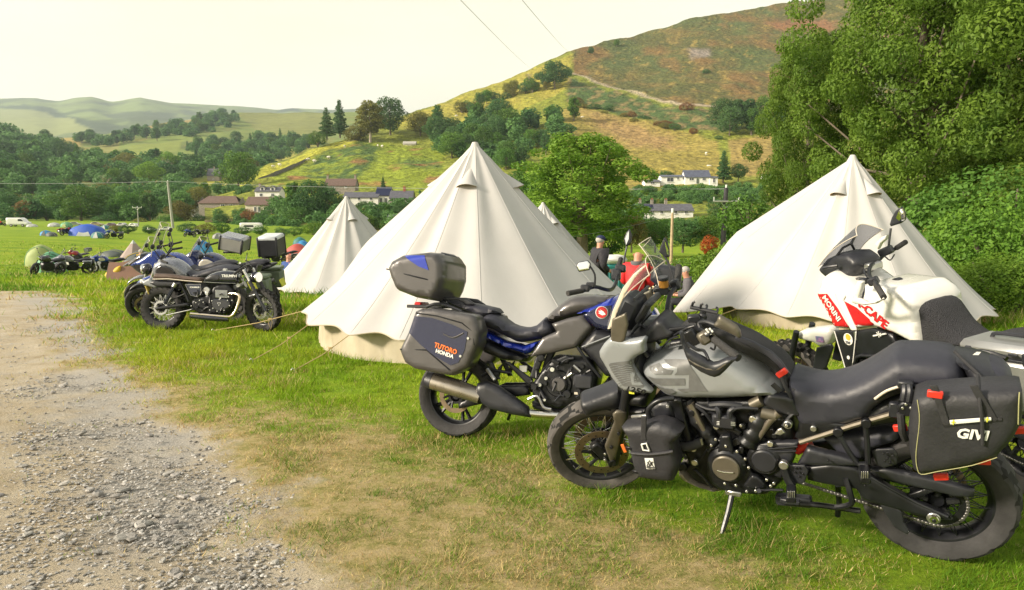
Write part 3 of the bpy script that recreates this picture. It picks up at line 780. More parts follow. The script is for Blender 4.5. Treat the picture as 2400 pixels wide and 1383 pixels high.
def tree_proto(kind, seed, n, leaf, H=10.0):
    """returns crown mesh, trunk mesh; tree is H metres tall, standing at the origin"""
    rs = np.random.RandomState(seed); rr = random.Random(seed)
    lobes = []; tb = MB(); kb = 0.4 if kind == 'big' else 1.0
    if kind in ('round', 'tall', 'big'):
        W = {'round': 0.50, 'tall': 0.31, 'big': 0.36}[kind] * H
        z0 = {'round': 0.16, 'tall': 0.20, 'big': 0.10}[kind] * H
        k = {'round': 26, 'tall': 26, 'big': 120}[kind]
        for i in range(k):
            t = (i + 0.5) / k
            z = z0 + (H - z0) * (0.10 + 0.82 * t)
            env = W * max(0.22, (sin(pi * min(0.97, 0.14 + 0.80 * t)))**0.75)
            a = i * 2.399 + rr.uniform(-0.4, 0.4); rad = env * (rr.uniform(0.35, 0.85) if kind != 'big' else rr.uniform(0.3, 0.95))
            r = W * rr.uniform(0.26, 0.44) * (0.9 if kind != 'big' else 0.46)
            lobes.append(((rad*cos(a), rad*sin(a), z), (r, r, r * rr.uniform(0.6, 0.85))))
        lobes.append(((0, 0, H*0.55), (W*0.55, W*0.55, H*0.3)))
        tb.tube([(0, 0, -0.3), (0.05, 0, H*0.2), (rr.uniform(-.2, .2), rr.uniform(-.2, .2), H*0.5), (0, 0.1, H*0.82)], [H*0.03, H*0.024, H*0.016, H*0.004], 8)
        for i in range(9 if kind != 'big' else 20):
            c, r = lobes[rr.randrange(len(lobes) - 1)]
            zs = min(c[2] * 0.7, H * rr.uniform(0.18, 0.5)); b = Vector((0, 0, zs)); e = Vector(c) * 1.0
            mid = b.lerp(e, 0.5) + Vector((0, 0, -0.04*H))
            tb.tube([b, mid, e, e + (e - mid) * (0.02 if kind == 'big' else 0.35)], [H*0.011*kb, H*0.007*kb, H*0.0035*kb, H*0.001*kb], 6)
    elif kind == 'bush':
        for i in range(11):
            a = i * 2.399; rad = H * 0.32 * sqrt(rr.random()); r = H * rr.uniform(0.24, 0.36)
            z = H * (0.30 + 0.38 * rr.random() * (1 - rad / (0.6 * H)))
            lobes.append(((rad*cos(a), rad*sin(a), z), (r, r, r*0.95)))
        for i in range(6):
            a = rr.uniform(0, 6.28); e = Vector((cos(a)*H*0.3, sin(a)*H*0.3, H*0.7)); tb.tube([(0, 0, -0.1*H), e*0.5, e], [H*0.02, H*0.012, H*0.003], 5)
    elif kind in ('conifer', 'pine'):
        for i in range(24 if kind == 'conifer' else 14):
            t = i / (24 if kind == 'conifer' else 14)
            z = H * (0.10 + 0.88 * t) if kind == 'conifer' else H * (0.35 + 0.6 * t)
            env = H * (0.19 * (1 - t)**0.8 + 0.015) if kind == 'conifer' else H * (0.17 * sin(pi*(0.2 + 0.7*t)) + 0.02)
            a = i * 2.399; q = 0.55 * env
            lobes.append(((q*cos(a), q*sin(a), z), (env*0.75, env*0.75, H*0.028)))
            lobes.append(((-q*cos(a), -q*sin(a), z + H*0.01), (env*0.6, env*0.6, H*0.026)))
        tb.tube([(0, 0, -0.3), (0, 0, H*0.5), (0, 0, H*0.99)], [H*0.022, H*0.014, H*0.002], 7)
    elif kind == 'bare':
        def br(p, d, L, r, lev):
            e = p + d * L; m_ = p.lerp(e, 0.5) + Vector((rr.uniform(-1, 1), rr.uniform(-1, 1), rr.uniform(-.3, .6))) * L * 0.07
            tb.tube([p, m_, e], [r, r*0.8, r*0.55], 6)
            if lev == 0: return
            for _ in range(3 if lev > 1 else 4):
                nd = (d + Vector((rr.uniform(-1, 1), rr.uniform(-1, 1), rr.uniform(-.2, .8))) * 0.75).normalized()
                br(p.lerp(e, rr.uniform(0.55, 1)), nd, L * rr.uniform(0.5, 0.75), r*0.5, lev - 1)
        br(Vector((0, 0, -0.2)), Vector((0.03, 0, 1)), H*0.42, H*0.022, 4)
        for i in range(5): lobes.append(((rr.uniform(-.15, .15)*H, rr.uniform(-.15, .15)*H, H*rr.uniform(.4, .8)), (H*.12,)*3))
    P, d = lobes_points(lobes, n, rs)
    keep = P[:, 2] > 0.02*H
    P, d = P[keep], d[keep]
    Nn = d + rs.normal(size=d.shape) * 0.75 + np.array([0, 0, 0.35]); Nn /= np.linalg.norm(Nn, axis=1)[:, None]
    V, Fi = quads_at(P, Nn, leaf, 0.62 if kind != 'big' else 0.42, rs)
    crown = np_mesh('crown_' + kind, V, Fi, 4, False)
    tm = bpy.data.meshes.new('trunk_' + kind); tm.from_pydata(tb.v, [], tb.f)
    return crown, tm
LEAF = {'mid': leaf_mat('leaf_mid', (0.038, 0.105, 0.018), (0.150, 0.28, 0.040), 0.5),
        'dark': leaf_mat('leaf_dark', (0.032, 0.092, 0.030), (0.125, 0.235, 0.066), 0.5),
        'light': leaf_mat('leaf_light', (0.060, 0.155, 0.018), (0.225, 0.37, 0.040), 0.6),
        'olive': leaf_mat('leaf_olive', (0.098, 0.105, 0.024), (0.255, 0.240, 0.053), 0.6),
        'rust': leaf_mat('leaf_rust', (0.135, 0.068, 0.024), (0.297, 0.162, 0.061), 0.6),
        'red': leaf_mat('leaf_red', (0.28, 0.035, 0.012), (0.50, 0.12, 0.03), 0.9),
        'ash': leaf_mat('leaf_ash', (0.050, 0.112, 0.016), (0.225, 0.325, 0.042), 0.9, 0.1, 0.45)}
bark = mat('bark', (0.16, 0.13, 0.10), 0.95, var=0.3, scale=4, bump=0.5, bscale=8)
bark_pale = mat('bark_pale', (0.36, 0.31, 0.25), 0.95, var=0.25, scale=3)
PROTO = {}
for kind, seeds, n, leaf in (('round', (1, 2, 3), 7000, 0.19), ('tall', (4, 5), 6500, 0.18), ('bush', (6, 7), 4000, 0.28), ('conifer', (8,), 5000, 0.16), ('pine', (9,), 3000, 0.18), ('bare', (10,), 90, 0.14)):
    for k, sd in enumerate(seeds):
        PROTO[kind, k] = tree_proto(kind, sd, n, leaf)
KN = {'round': ('broadleaf_tree', 'tree'), 'tall': ('broadleaf_tree', 'tree'), 'bush': ('shrub', 'shrub'), 'conifer': ('conifer', 'tree'), 'pine': ('pine_tree', 'tree'), 'bare': ('bare_tree', 'tree'), 'big': ('ash_tree', 'tree')}
NTREE = 0
TINT = {'mid': 'mid green', 'dark': 'dark green', 'light': 'bright green', 'olive': 'olive', 'rust': 'russet', 'red': 'red', 'ash': 'fresh green'}
SHAPE = {'round': 'round crowned tree', 'tall': 'slender tree', 'bush': 'bushy shrub', 'conifer': 'pointed conifer', 'pine': 'pine', 'bare': 'bare tree', 'near_bush': 'hawthorn'}
def plant(p, h, kind, lm, label, group=None, wide=1.0, trunk=None, proto=None):
    global NTREE
    NTREE += 1
    vs = [k for k in PROTO if k[0] == kind]
    cm, tm = PROTO[proto or vs[RND.randrange(len(vs))]]
    nm, cat = KN[kind]
    if label.split()[0] in ('in', 'on', 'at', 'between', 'among', 'climbing'):
        label = (('small ' if h < 4 else 'large ' if h > 14 else '') if kind != 'near_bush' else ('low ' if h < 2.4 else 'tall ' if h > 4 else '')) + TINT[lm] + ' ' + SHAPE[kind] + ' ' + label
    r = empty(nm, p, RND.uniform(0, 6.28), label, cat, group)
    s = h / 10.0
    r.scale = (s * wide, s * wide, s)
    for pn, mesh, m in (('foliage' if kind == 'bush' else 'crown', cm, LEAF[lm]), ('stem' if kind == 'bush' else 'trunk', tm, trunk or bark)):
        o = bpy.data.objects.new(pn, mesh); COL.objects.link(o); o.parent = r
        if not mesh.materials: mesh.materials.append(m)
        o.material_slots[0].link = 'OBJECT'; o.material_slots[0].material = m
    return r
def on(surf, u, v):
    if surf == 'G' and v > 541: return gpt(u, v)
    if surf == 'G': surf = 'B' if u > 490 else 'C'
    Y = float(B_Y(u, v) if surf == 'B' else C_Y(u, v)); p = pt(u, v, Y); p.z -= 0.8
    return p
def tree_px(surf, u, v, hpx, kind, lm, label, group=None, wide=1.0, Y=None, trunk=None):
    p = on(surf, u, v) if Y is None else pt(u, v, Y)
    return plant(p, max(0.8, hpx * p.y / F), kind, lm, label, group, wide, trunk)
def wood(surf, poly, n, hpx, kinds, lms, label, group, wide=1.0, seed=0):
    rr = random.Random(seed); Q = np.array(poly, float); lo, hi = Q.min(0), Q.max(0); pts = []
    tries = 0
    while len(pts) < n and tries < 6000:
        tries += 1
        q = np.array([[rr.uniform(lo[0], hi[0]), rr.uniform(lo[1], hi[1])]])
        if not _pdist(q, Q)[1][0]: continue
        u, v = q[0]
        if any(((u - a)/1.0)**2 + ((v - b)*2.2)**2 < (hpx*0.42)**2 for a, b in pts): continue
        pts.append((u, v))
    for u, v in pts:
        tree_px(surf, u, v, hpx * rr.uniform(0.7, 1.2), rr.choice(kinds), rr.choice(lms), label, group, wide * rr.uniform(0.9, 1.25))
# woods on the middle hill, far left and valley floor
wood('C', [(170, 332), (260, 330), (340, 312), (470, 290), (520, 276), (560, 280), (540, 305), (440, 325), (330, 335), (210, 345)], 40, 27, ('round', 'round', 'tall'), ('dark', 'dark', 'mid'), 'in the long wood up the far middle hill', 'trees of the middle hill wood', seed=1)
wood('C', [(430, 352), (560, 335), (700, 330), (735, 340), (700, 372), (600, 395), (470, 392)], 46, 30, ('round', 'round', 'conifer'), ('dark', 'dark', 'mid'), 'in the wood below the sunlit strip field', 'trees of the lower hill wood', seed=2)
wood('C', [(-60, 340), (60, 345), (160, 370), (240, 380), (260, 420), (160, 440), (-60, 440)], 42, 56, ('round', 'round', 'tall', 'conifer'), ('dark', 'mid', 'dark'), 'in the dense wood beyond the white van', 'trees of the wood beyond the van', seed=3)
wood('C', [(200, 395), (330, 400), (470, 405), (600, 400), (620, 430), (440, 425), (330, 440), (220, 450)], 26, 50, ('round', 'round', 'tall'), ('mid', 'light', 'dark', 'olive'), 'on the valley side above the low hedged field', 'trees on the valley side', seed=4)
wood('C', [(-60, 455), (120, 460), (300, 470), (520, 470), (600, 470), (600, 488), (300, 495), (-60, 490)], 26, 48, ('round', 'bush', 'tall'), ('mid', 'dark', 'olive', 'light'), 'in the tree belt behind the parked cars', 'trees behind the parked cars', seed=5)
GB = 'trees along the field edge'
for u, v, h, w, k, lm, lb in ((190, 521, 88, 1.5, 'round', 'mid', 'wide dark green tree rising behind the pale dome tents at the field edge'), (300, 520, 74, 1.2, 'round', 'mid', None), (60, 516, 50, 1.1, 'round', 'rust', 'brown leaved tree beside the bare pale tree at the field edge'),
        (352, 522, 76, 1.0, 'tall', 'dark', None), (425, 524, 58, 1.2, 'round', 'olive', None), (520, 528, 34, 1.3, 'round', 'dark', None), (470, 522, 30, 1.2, 'bush', 'dark', None), (590, 520, 42, 1.2, 'bush', 'rust', 'reddish shrub in front of the low bungalow'),
        (20, 510, 64, 1.2, 'round', 'dark', None), (110, 512, 45, 1.2, 'bush', 'mid', None), (250, 528, 42, 1.4, 'bush', 'dark', None), (330, 534, 34, 1.4, 'bush', 'olive', None), (400, 530, 40, 1.4, 'bush', 'mid', None),
        (560, 446, 92, 1.05, 'round', 'mid', 'large round green tree on the yellow bank beside the slate cottage'), (625, 500, 34, 1.3, 'bush', 'mid', None), (240, 500, 70, 1.1, 'round', 'dark', None), (120, 480, 62, 1.2, 'round', 'dark', None)):
    tree_px('G' if v > 508 else 'B' if u > 540 else 'C', u, v, h, k, lm, lb or 'in the hedge line at the far field edge', None if lb else GB, w)
for u, v, h in ((393, 425, 66), (250, 450, 50), (62, 512, 66), (80, 500, 50)):
    tree_px('C' if v < 508 else 'G', u, v, h, 'bare', 'rust', 'bare pale dead tree standing among the green trees', 'bare pale trees', 0.9, trunk=bark_pale)
# round the village
GV = 'trees round the village houses'
for u, v, h, w, k, lm in ((690, 512, 92, 0.9, 'tall', 'mid'), (735, 515, 98, 1.15, 'round', 'dark'), (770, 515, 84, 1.0, 'round', 'dark'), (700, 522, 50, 1.2, 'bush', 'mid'), (650, 530, 40, 1.2, 'bush', 'light'), (850, 512, 46, 1.2, 'round', 'dark'),
        (900, 510, 42, 1.2, 'round', 'mid'), (935, 512, 40, 1.2, 'round', 'dark'), (985, 500, 62, 1.0, 'conifer', 'dark'), (860, 530, 44, 1.3, 'bush', 'light'), (905, 545, 40, 1.2, 'bush', 'mid'), (960, 530, 40, 1.2, 'bush', 'mid'), (820, 520, 40, 1.1, 'bush', 'mid')):
    tree_px('G' if v > 508 else 'B', u, v, h, k, lm, 'among the village cottages below the bracken field', GV, w)
tree_px('B', 898, 442, 33, 'conifer', 'dark', 'small pointed conifer behind the slate terrace')
# field edge shrubs
for u, v, h, lm in ((735, 550, 36, 'light'), (440, 545, 28, 'dark'), (300, 548, 26, 'dark'), (520, 546, 30, 'mid'), (610, 550, 26, 'mid'), (660, 553, 24, 'dark'), (690, 553, 26, 'mid'), (480, 548, 30, 'olive'), (270, 546, 22, 'olive'), (790, 553, 40, 'dark'), (350, 548, 24, 'dark'), (570, 552, 26, 'dark'), (760, 553, 30, 'mid')):
    tree_px('G', u, v, h, 'bush', lm, 'on the far edge of the mown field', 'field edge shrubs', 1.5)
# the spur and the right hill
for u, v, h, w, k, lm, lb in ((766, 322, 72, 1.3, 'conifer', 'dark', 'dark ragged conifer at the top of the stone wall'), (797, 318, 86, 1.1, 'conifer', 'dark', 'tallest ragged conifer on the spur crest'), (868, 333, 96, 1.25, 'tall', 'olive', 'half bare tree with pale trunk on the spur crest'),
        (915, 318, 88, 1.0, 'round', 'dark', 'dense round dark tree on the spur crest'), (835, 330, 50, 1.2, 'bush', 'olive', 'olive shrub between the conifers and the half bare tree'), (745, 340, 40, 1.1, 'bush', 'mid', 'green shrub below the ragged conifers'),
        (985, 318, 56, 1.2, 'round', 'olive', 'olive tree beside the pale field barn'), (1026, 308, 66, 1.0, 'pine', 'dark', 'dark pine above the pale field barn'), (1170, 290, 58, 1.2, 'round', 'dark', 'dark tree standing out on the sunlit pasture'),
        (1300, 205, 60, 1.3, 'round', 'dark', 'dark tree at the foot of the hill track'), (1240, 206, 44, 0.9, 'bare', 'rust', 'grey bare tree among dark trees on the crest pasture'), (1695, 422, 74, 1.2, 'conifer', 'dark', 'tall dark conifer beside the white bungalow'), (1730, 420, 40, 1.2, 'round', 'dark', 'round dark tree beside the tall conifer'),
        (1445, 108, 16, 1.0, 'round', 'mid', 'lone small tree near the hill skyline'), (1385, 127, 18, 1.0, 'round', 'dark', 'lone dark thorn on the hill skyline'), (1655, 172, 14, 1.5, 'bush', 'dark', 'dark gorse clump on the open hillside'), (1610, 262, 28, 1.3, 'bush', 'rust', 'brown thorn bush below the hill track')):
    tree_px('B', u, v, h, k, lm, lb, None, w, trunk=bark_pale if 'pale trunk' in lb or k == 'bare' else None)
wood('B', [(1000, 325), (1080, 300), (1200, 300), (1340, 270), (1352, 300), (1330, 345), (1220, 400), (1120, 400), (1040, 375)], 34, 54, ('round', 'round', 'tall'), ('dark', 'dark', 'mid'), 'in the copse behind the tallest bell tent', 'trees of the copse', seed=7)
wood('B', [(950, 300), (1040, 275), (1130, 245), (1210, 205), (1300, 165), (1340, 170), (1330, 190), (1240, 225), (1120, 262), (1000, 305)], 26, 28, ('round', 'bush'), ('dark', 'olive', 'mid'), 'climbing the crest pasture hedge', 'hedgerow trees on the crest', seed=8)
wood('B', [(1690, 300), (1820, 295), (1830, 318), (1700, 320)], 9, 68, ('round', 'tall'), ('dark', 'mid'), 'in the clump at the meadow corner', 'trees of the meadow corner clump', seed=9)
wood('B', [(1340, 235), (1480, 272), (1600, 298), (1690, 318), (1690, 328), (1590, 308), (1470, 284), (1340, 246)], 20, 17, ('bush',), ('dark', 'olive', 'rust'), 'in the hedge above the mown meadow', 'bushes above the meadow', 1.4, seed=10)
wood('B', [(1480, 452), (1720, 448), (1780, 450), (1780, 476), (1500, 478)], 20, 20, ('bush', 'round'), ('mid', 'dark', 'olive', 'light'), 'on the bank between bungalow and cottages', 'bungalow garden shrubs', 1.2, seed=11)
wood('B', [(1510, 412), (1600, 412), (1600, 406), (1510, 404)], 5, 14, ('bush',), ('dark', 'mid'), 'in the hedge behind the hillside bungalow', 'bungalow hedge', 1.4, seed=12)
# valley trees behind the tents
GC = 'valley trees between the bell tents'
for u, v, h, w, k, lm, Y in ((1270, 570, 180, 1.2, 'round', 'mid', 75), (1330, 590, 130, 1.1, 'bush', 'mid', 66), (1225, 540, 130, 1.1, 'round', 'dark', 110), (1480, 590, 85, 1.0, 'round', 'olive', 75), (1535, 590, 76, 1.1, 'round', 'mid', 80), (1600, 590, 78, 1.2, 'round', 'dark', 85),
        (1660, 585, 80, 1.1, 'round', 'mid', 85), (1720, 600, 130, 1.1, 'tall', 'mid', 70), (1500, 560, 50, 1.2, 'round', 'dark', 120), (1560, 548, 36, 1.3, 'round', 'mid', 130), (1650, 548, 40, 1.3, 'round', 'mid', 130), (1700, 540, 80, 1.2, 'round', 'dark', 120), (1350, 600, 80, 1.2, 'bush', 'dark', 62), (1430, 600, 70, 1.2, 'bush', 'mid', 64), (1020, 560, 60, 1.2, 'round', 'mid', 110), (1180, 560, 90, 1.2, 'round', 'dark', 100)):
    tree_px('G', u, v, h, k, lm, 'in the valley between the bell tents', GC, w, Y)
GH = 'bushes along the right hedge'
for u, v, h, w, lm, Y in ((1650, 690, 110, 1.1, 'light', 27), (1700, 680, 125, 1.2, 'light', 25), (1610, 680, 95, 1.1, 'mid', 30), (1745, 650, 130, 1.2, 'light', 28), (1760, 560, 120, 1.2, 'mid', 34)):
    tree_px('G', u, v, h, 'bush', lm, 'in the hedge beside the raised door ridge', GH, w, Y)
plant(pt(1662, 600, 30), 1.05, 'bush', 'red', 'small red leaved shrub poking out of the hedge', None, 0.8)
PROTO['big', 0] = tree_proto('big', 31, 125000, 0.050)
PROTO['big', 1] = tree_proto('big', 32, 125000, 0.050)
PROTO['centre', 0] = tree_proto('big', 36, 30000, 0.105)
KN['centre'] = KN['tall']
CENTRE = plant(pt(1362, 608, 60), 10.8, 'centre', 'light', 'broad light green ash standing behind the small bell tent', None, 1.75)
for (x, y), h, w, k, lb in (((14.3, 25.5), 15.5, 0.85, 0, 'tall ash tree with its left side open to the hill'), ((17.2, 23.5), 16, 0.95, 1, 'towering ash tree directly behind the bell tent with door ridge'), ((20.0, 22.0), 15, 1.0, 0, 'ash tree with pale bare twigs at the right of the hedge'), ((12.0, 29.5), 11.0, 0.62, 1, 'lower ash tree spreading behind the bell tent peak')):
    r = plant((x, y, gz(x, y) - 0.2), h, 'big', 'ash', lb, None, w, bark, ('big', k))
PROTO['near_bush', 0] = tree_proto('bush', 41, 30000, 0.12)
KN['near_bush'] = ('hawthorn_bush', 'bush')
for (x, y), h, w, lm in (((10.7, 15.3), 3.5, 0.95, 'light'), ((11.2, 17.5), 2.7, 1.2, 'light'), ((9.6, 13.6), 1.7, 1.3, 'light'), ((10.1, 14.4), 1.9, 1.1, 'light'), ((13.0, 18.5), 4.6, 1.2, 'mid'), ((8.9, 18.5), 2.2, 1.3, 'light'), ((15.5, 18.8), 5.4, 1.2, 'ash')):
    plant((x, y, gz(x, y) - 0.1), h, 'near_bush', lm, 'at the foot of the ash trees', 'hawthorn bushes under the ash trees', w)

# the far woods between the single trees, read as one mass
def woodland(name, specs, label):
    VV = []; rr = np.random.RandomState(9)
    pr = [tree_proto('round', 60 + k, 900, 0.50)[0] for k in range(3)]
    A = []
    for me in pr:
        c = np.zeros(len(me.vertices)*3, np.float32); me.vertices.foreach_get('co', c); A.append(c.reshape(-1, 3))
    for surf, poly, n, hpx in specs:
        Q = np.array(poly, float); lo, hi = Q.min(0), Q.max(0); k = 0
        while k < n:
            q = lo + rr.rand(2)*(hi - lo)
            if not _pdist(q[None], Q)[1][0]: continue
            k += 1; p = on(surf, *q); h = hpx*p.y/F*(0.7 + 0.5*rr.rand()); a = rr.rand()*6.28; v = A[rr.randint(3)]*h/10*np.array([1.2, 1.2, 1.0])
            VV.append(np.stack([p.x + cos(a)*v[:, 0] - sin(a)*v[:, 1], p.y + sin(a)*v[:, 0] + cos(a)*v[:, 1], p.z + v[:, 2]], 1))
    V = np.concatenate(VV); me = np_mesh(name, V, np.arange(len(V)), 4, False)
    tag(link(name, me, leaf_mat('leaf_wood', (0.036, 0.100, 0.034), (0.155, 0.275, 0.072), 0.05)), label, 'woodland', kind='stuff')
woodland('woodland', [('C', [(170, 332), (260, 328), (340, 308), (470, 286), (530, 274), (560, 282), (540, 308), (440, 328), (330, 338), (210, 348)], 60, 22), ('C', [(430, 352), (560, 335), (700, 330), (735, 340), (700, 372), (600, 398), (470, 396)], 60, 26),
    ('C', [(-80, 330), (40, 340), (160, 365), (250, 385), (270, 425), (160, 445), (-80, 445)], 70, 50), ('C', [(200, 400), (330, 400), (470, 405), (620, 395), (640, 440), (540, 430), (440, 425), (330, 435), (220, 455)], 60, 44), ('C', [(-80, 450), (120, 455), (240, 465), (400, 460), (430, 485), (430, 520), (300, 525), (-80, 520)], 80, 46),
    ('B', [(1000, 325), (1080, 305), (1200, 300), (1340, 270), (1352, 300), (1330, 345), (1220, 400), (1120, 400), (1040, 375)], 30, 48), ('B', [(830, 500), (1000, 490), (1060, 500), (1060, 545), (830, 545)], 26, 42), ('B', [(640, 500), (800, 500), (830, 545), (640, 545)], 24, 46), ('B', [(1480, 528), (1780, 520), (1800, 550), (1480, 556)], 40, 26), ('B', [(1480, 448), (1790, 444), (1790, 476), (1640, 480), (1480, 478)], 150, 21), ('B', [(500, 500), (600, 505), (640, 520), (640, 548), (500, 545)], 40, 24), ('B', [(1000, 505), (1500, 520), (1500, 560), (1000, 555)], 60, 50), ('B', [(500, 440), (540, 448), (600, 450), (590, 462), (500, 460)], 14, 26), ('C', [(400, 440), (470, 445), (470, 465), (400, 480)], 20, 36)], 'dark massed woodland of the far slopes and the village gardens')
# ------------------------------------------------------------------ bell tents
canvas = mat('canvas', (0.465, 0.455, 0.45), 0.85, var=0.05, scale=1.3, bump=0.25, bscale=3.0)
canvas_wall = mat('canvas_wall', (0.40, 0.34, 0.24), 0.9, col2=(0.49, 0.44, 0.34), scale=2.6, bump=0.12, bscale=20)
vent_lining = mat('vent_lining', (0.42, 0.30, 0.18), 0.9)
rope_m = mat('rope', (0.46, 0.34, 0.17), 0.9, scale=40)
steel = mat('steel', (0.55, 0.55, 0.55), 0.3, 1.0, scale=20)
TENTS = []
def bell_tent(cx, cy, R, H, hw, ns, phase, label, ropes=(), door=None, seed=0, vents=(0.4, 1.97, 3.54, 5.1), cap=0.2):
    z0 = gz(cx, cy); rr = random.Random(seed)
    TENTS.append((cx, cy, R))
    root = empty('bell_tent', (cx, cy, z0), 0, label, 'tent', 'cream canvas bell tents')
    per = 12; nt = 26; N = ns * per
    amp = [rr.uniform(0.7, 1.35) for _ in range(ns)]
    jt = [rr.uniform(-0.16, 0.16) for _ in range(ns)]
    def surf(i, t):
        k, q = divmod(i % N, per); f = q / per
        th = phase + 2*pi*(k + f + (jt[k]*(1 - f) + jt[(k + 1) % ns]*f)) / ns
        w = sin(pi * f)**1.5
        A = amp[k]
        r = R * (0.02 + 0.98 * t)
        r -= R * 0.062 * A * w * t**0.9 * (1.15 - 0.6 * t)
        r += R * 0.016 * max(0, (t - 0.85) / 0.15)**2 * (1 - w)
        z = hw + (H - hw) * (1 - t)**1.10
        z -= 0.03 * max(0, (t - 0.9) / 0.1)**2 * (1 - w) - 0.012 * w * max(0, (t - 0.86) / 0.14)
        z += 0.012 * sin(th * 23 + t * 9) * t * (1 - t)
        if door is not None:
            d = (th - door + pi) % (2*pi) - pi
            g = max(0, 1 - abs(d) / 0.52)
            if g > 0:
                zr = H - (H - 1.52) * min(1, t / 0.66)
                if t > 0.66: zr = 1.52 * (1 - (t - 0.66) / 0.34) + 0.02
                rd = 1.86 * min(1, t / 0.66) + 1.08 * max(0, (t - 0.66) / 0.34)
                g = g**0.8
                z = z * (1 - g) + zr * g; r = r * (1 - g) + rd * g
        return Vector((r*cos(th), r*sin(th), z))
    b = MB()
    ts = [((j / nt)**1.0) for j in range(nt + 1)]
    b.sheet([[surf(i, t) for t in ts] for i in range(N + 1)])
    o = b.obj('canopy', canvas, root, 60)
    w = MB()
    def wl(i, j):
        th = phase + 2*pi*i/N; f = (i % per)/per
        r = R*0.905 - 0.02*sin(pi*f) + 0.03*(1 - j/5)**2 + 0.01*sin(i*1.7)
        return Vector((r*cos(th), r*sin(th), (hw + 0.10) * j/5 + gz(cx + r*cos(th), cy + r*sin(th)) * (1 - j/5) - z0 * (1 - j/5) - (0.01 if j == 0 else 0)))
    w.sheet([[wl(i, j) for j in range(6)] for i in range(N + 1)])
    w.obj('wall', canvas_wall, root, 60)
    # hem under the eave
    h = MB(); h.tube([surf(i, 1.0) for i in range(0, N)], 0.008, 5, closed=True); h.obj('hem', canvas_wall, root)
    for k in range(ns):
        sb = MB(); sb.tube([surf(k*per, 0.06 + 0.93*q/18) for q in range(19)], 0.004, 5); sb.obj('seam', canvas, root)
    # peak cap
    c = MB(); c.lathe([(0.012, H + 0.05), (0.04, H + 0.045), (0.07, H - 0.02), (cap*0.75, H - 0.18), (cap*1.12, H - 0.36), (cap*1.10, H - 0.37)], (0, 0, 0), (0, 0, 1), 20)
    c.obj('peak_cap', canvas, root)
    for a in vents:
        v = MB(); lin_ = MB()
        tm, tv = 0.13, 0.235
        g1, g2 = [], []
        for q in range(9):
            f = (q/8 - 0.5)
            row = []
            for s_ in range(5):
                t = tm + (tv - tm) * s_/4
                ang = a + f * 0.40 * (0.35 + 0.65*s_/4) * 1.4
                r = R*t*1.0 + 0.13 * (s_/4) * max(0, cos(pi*f))**0.7; z = hw + (H - hw)*(1 - t)**1.10 + 0.005 + 0.05*(s_/4)*max(0, cos(pi*f))
                row.append((r*cos(ang), r*sin(ang), z - 0.02*(s_/4)))
            g1.append(row)
        v.sheet(g1, 0.006); v.obj('vent_hood', canvas, root)
        t = tv - 0.004
        rowA = [g1[q][4] for q in range(9)]
        inn = []
        for q in range(9):
            p = Vector(g1[q][3]); inn.append((p.x*0.86, p.y*0.86, p.z - 0.03))
        lin_.sheet([rowA, inn], 0.004); lin_.obj('vent_mouth', vent_lining, root)
    for az, (pu, pv), sl in ropes:
        i = int(round(((az - phase) % (2*pi)) / (2*pi) * ns)) * per
        e = surf(i, 1.0); g = gpt(pu, pv) - Vector((cx, cy, z0))
        rp = MB(); mid = e.lerp(g, 0.5) - Vector((0, 0, 0.015)); rp.tube([e, mid, g + Vector((0, 0, 0.03))], 0.006, 6)
        k = e.lerp(g, 0.35); rp.tube([k + Vector((0, 0, 0.012)), k + Vector((0.03, 0, -0.05)), k + Vector((0.0, 0, -0.16)), k + Vector((-0.03, 0, -0.06)), k], 0.004, 5)
        rp.box(k, (0.05, 0.018, 0.022)); ro = rp.obj('guy_rope', rope_m, root)
        pg = MB(); pg.tube([g + Vector((0.02, 0, -0.1)), g + Vector((0, 0, 0.04)), g + Vector((-0.02, 0, 0.055)), g + Vector((-0.035, 0, 0.035))], 0.007, 6); pg.obj('peg', steel, root)
    return root
bell_tent(-0.54, 10.6, 2.52, 2.82, 0.44, 16, radians(188), 'tallest looking cream bell tent, directly behind the blue motorcycle with luggage boxes',
          [(radians(188), (502, 779), 0), (radians(210), (592, 850), 0), (radians(233), (690, 874), 0)], radians(150), 1, (radians(262), radians(352), radians(82), radians(172)))
bell_tent(-5.3, 23.0, 2.5, 2.98, 0.22, 16, 0.2, 'small cream bell tent behind the row of parked motorcycles', (), None, 2, (radians(225), radians(300), radians(30)))
bell_tent(1.1, 25.5, 2.6, 3.12, 0.4, 16, 0.5, 'small cream bell tent half hidden behind the tallest one', (), None, 3, (radians(235), radians(310), radians(40)))
bell_tent(5.83, 12.4, 2.24, 2.82, 0.35, 15, 0.1, 'cream bell tent with raised door ridge behind the white and red motorcycle', [(radians(200), (1500, 800), 0)], radians(165), 4, (radians(225), radians(285), radians(20), radians(100)))
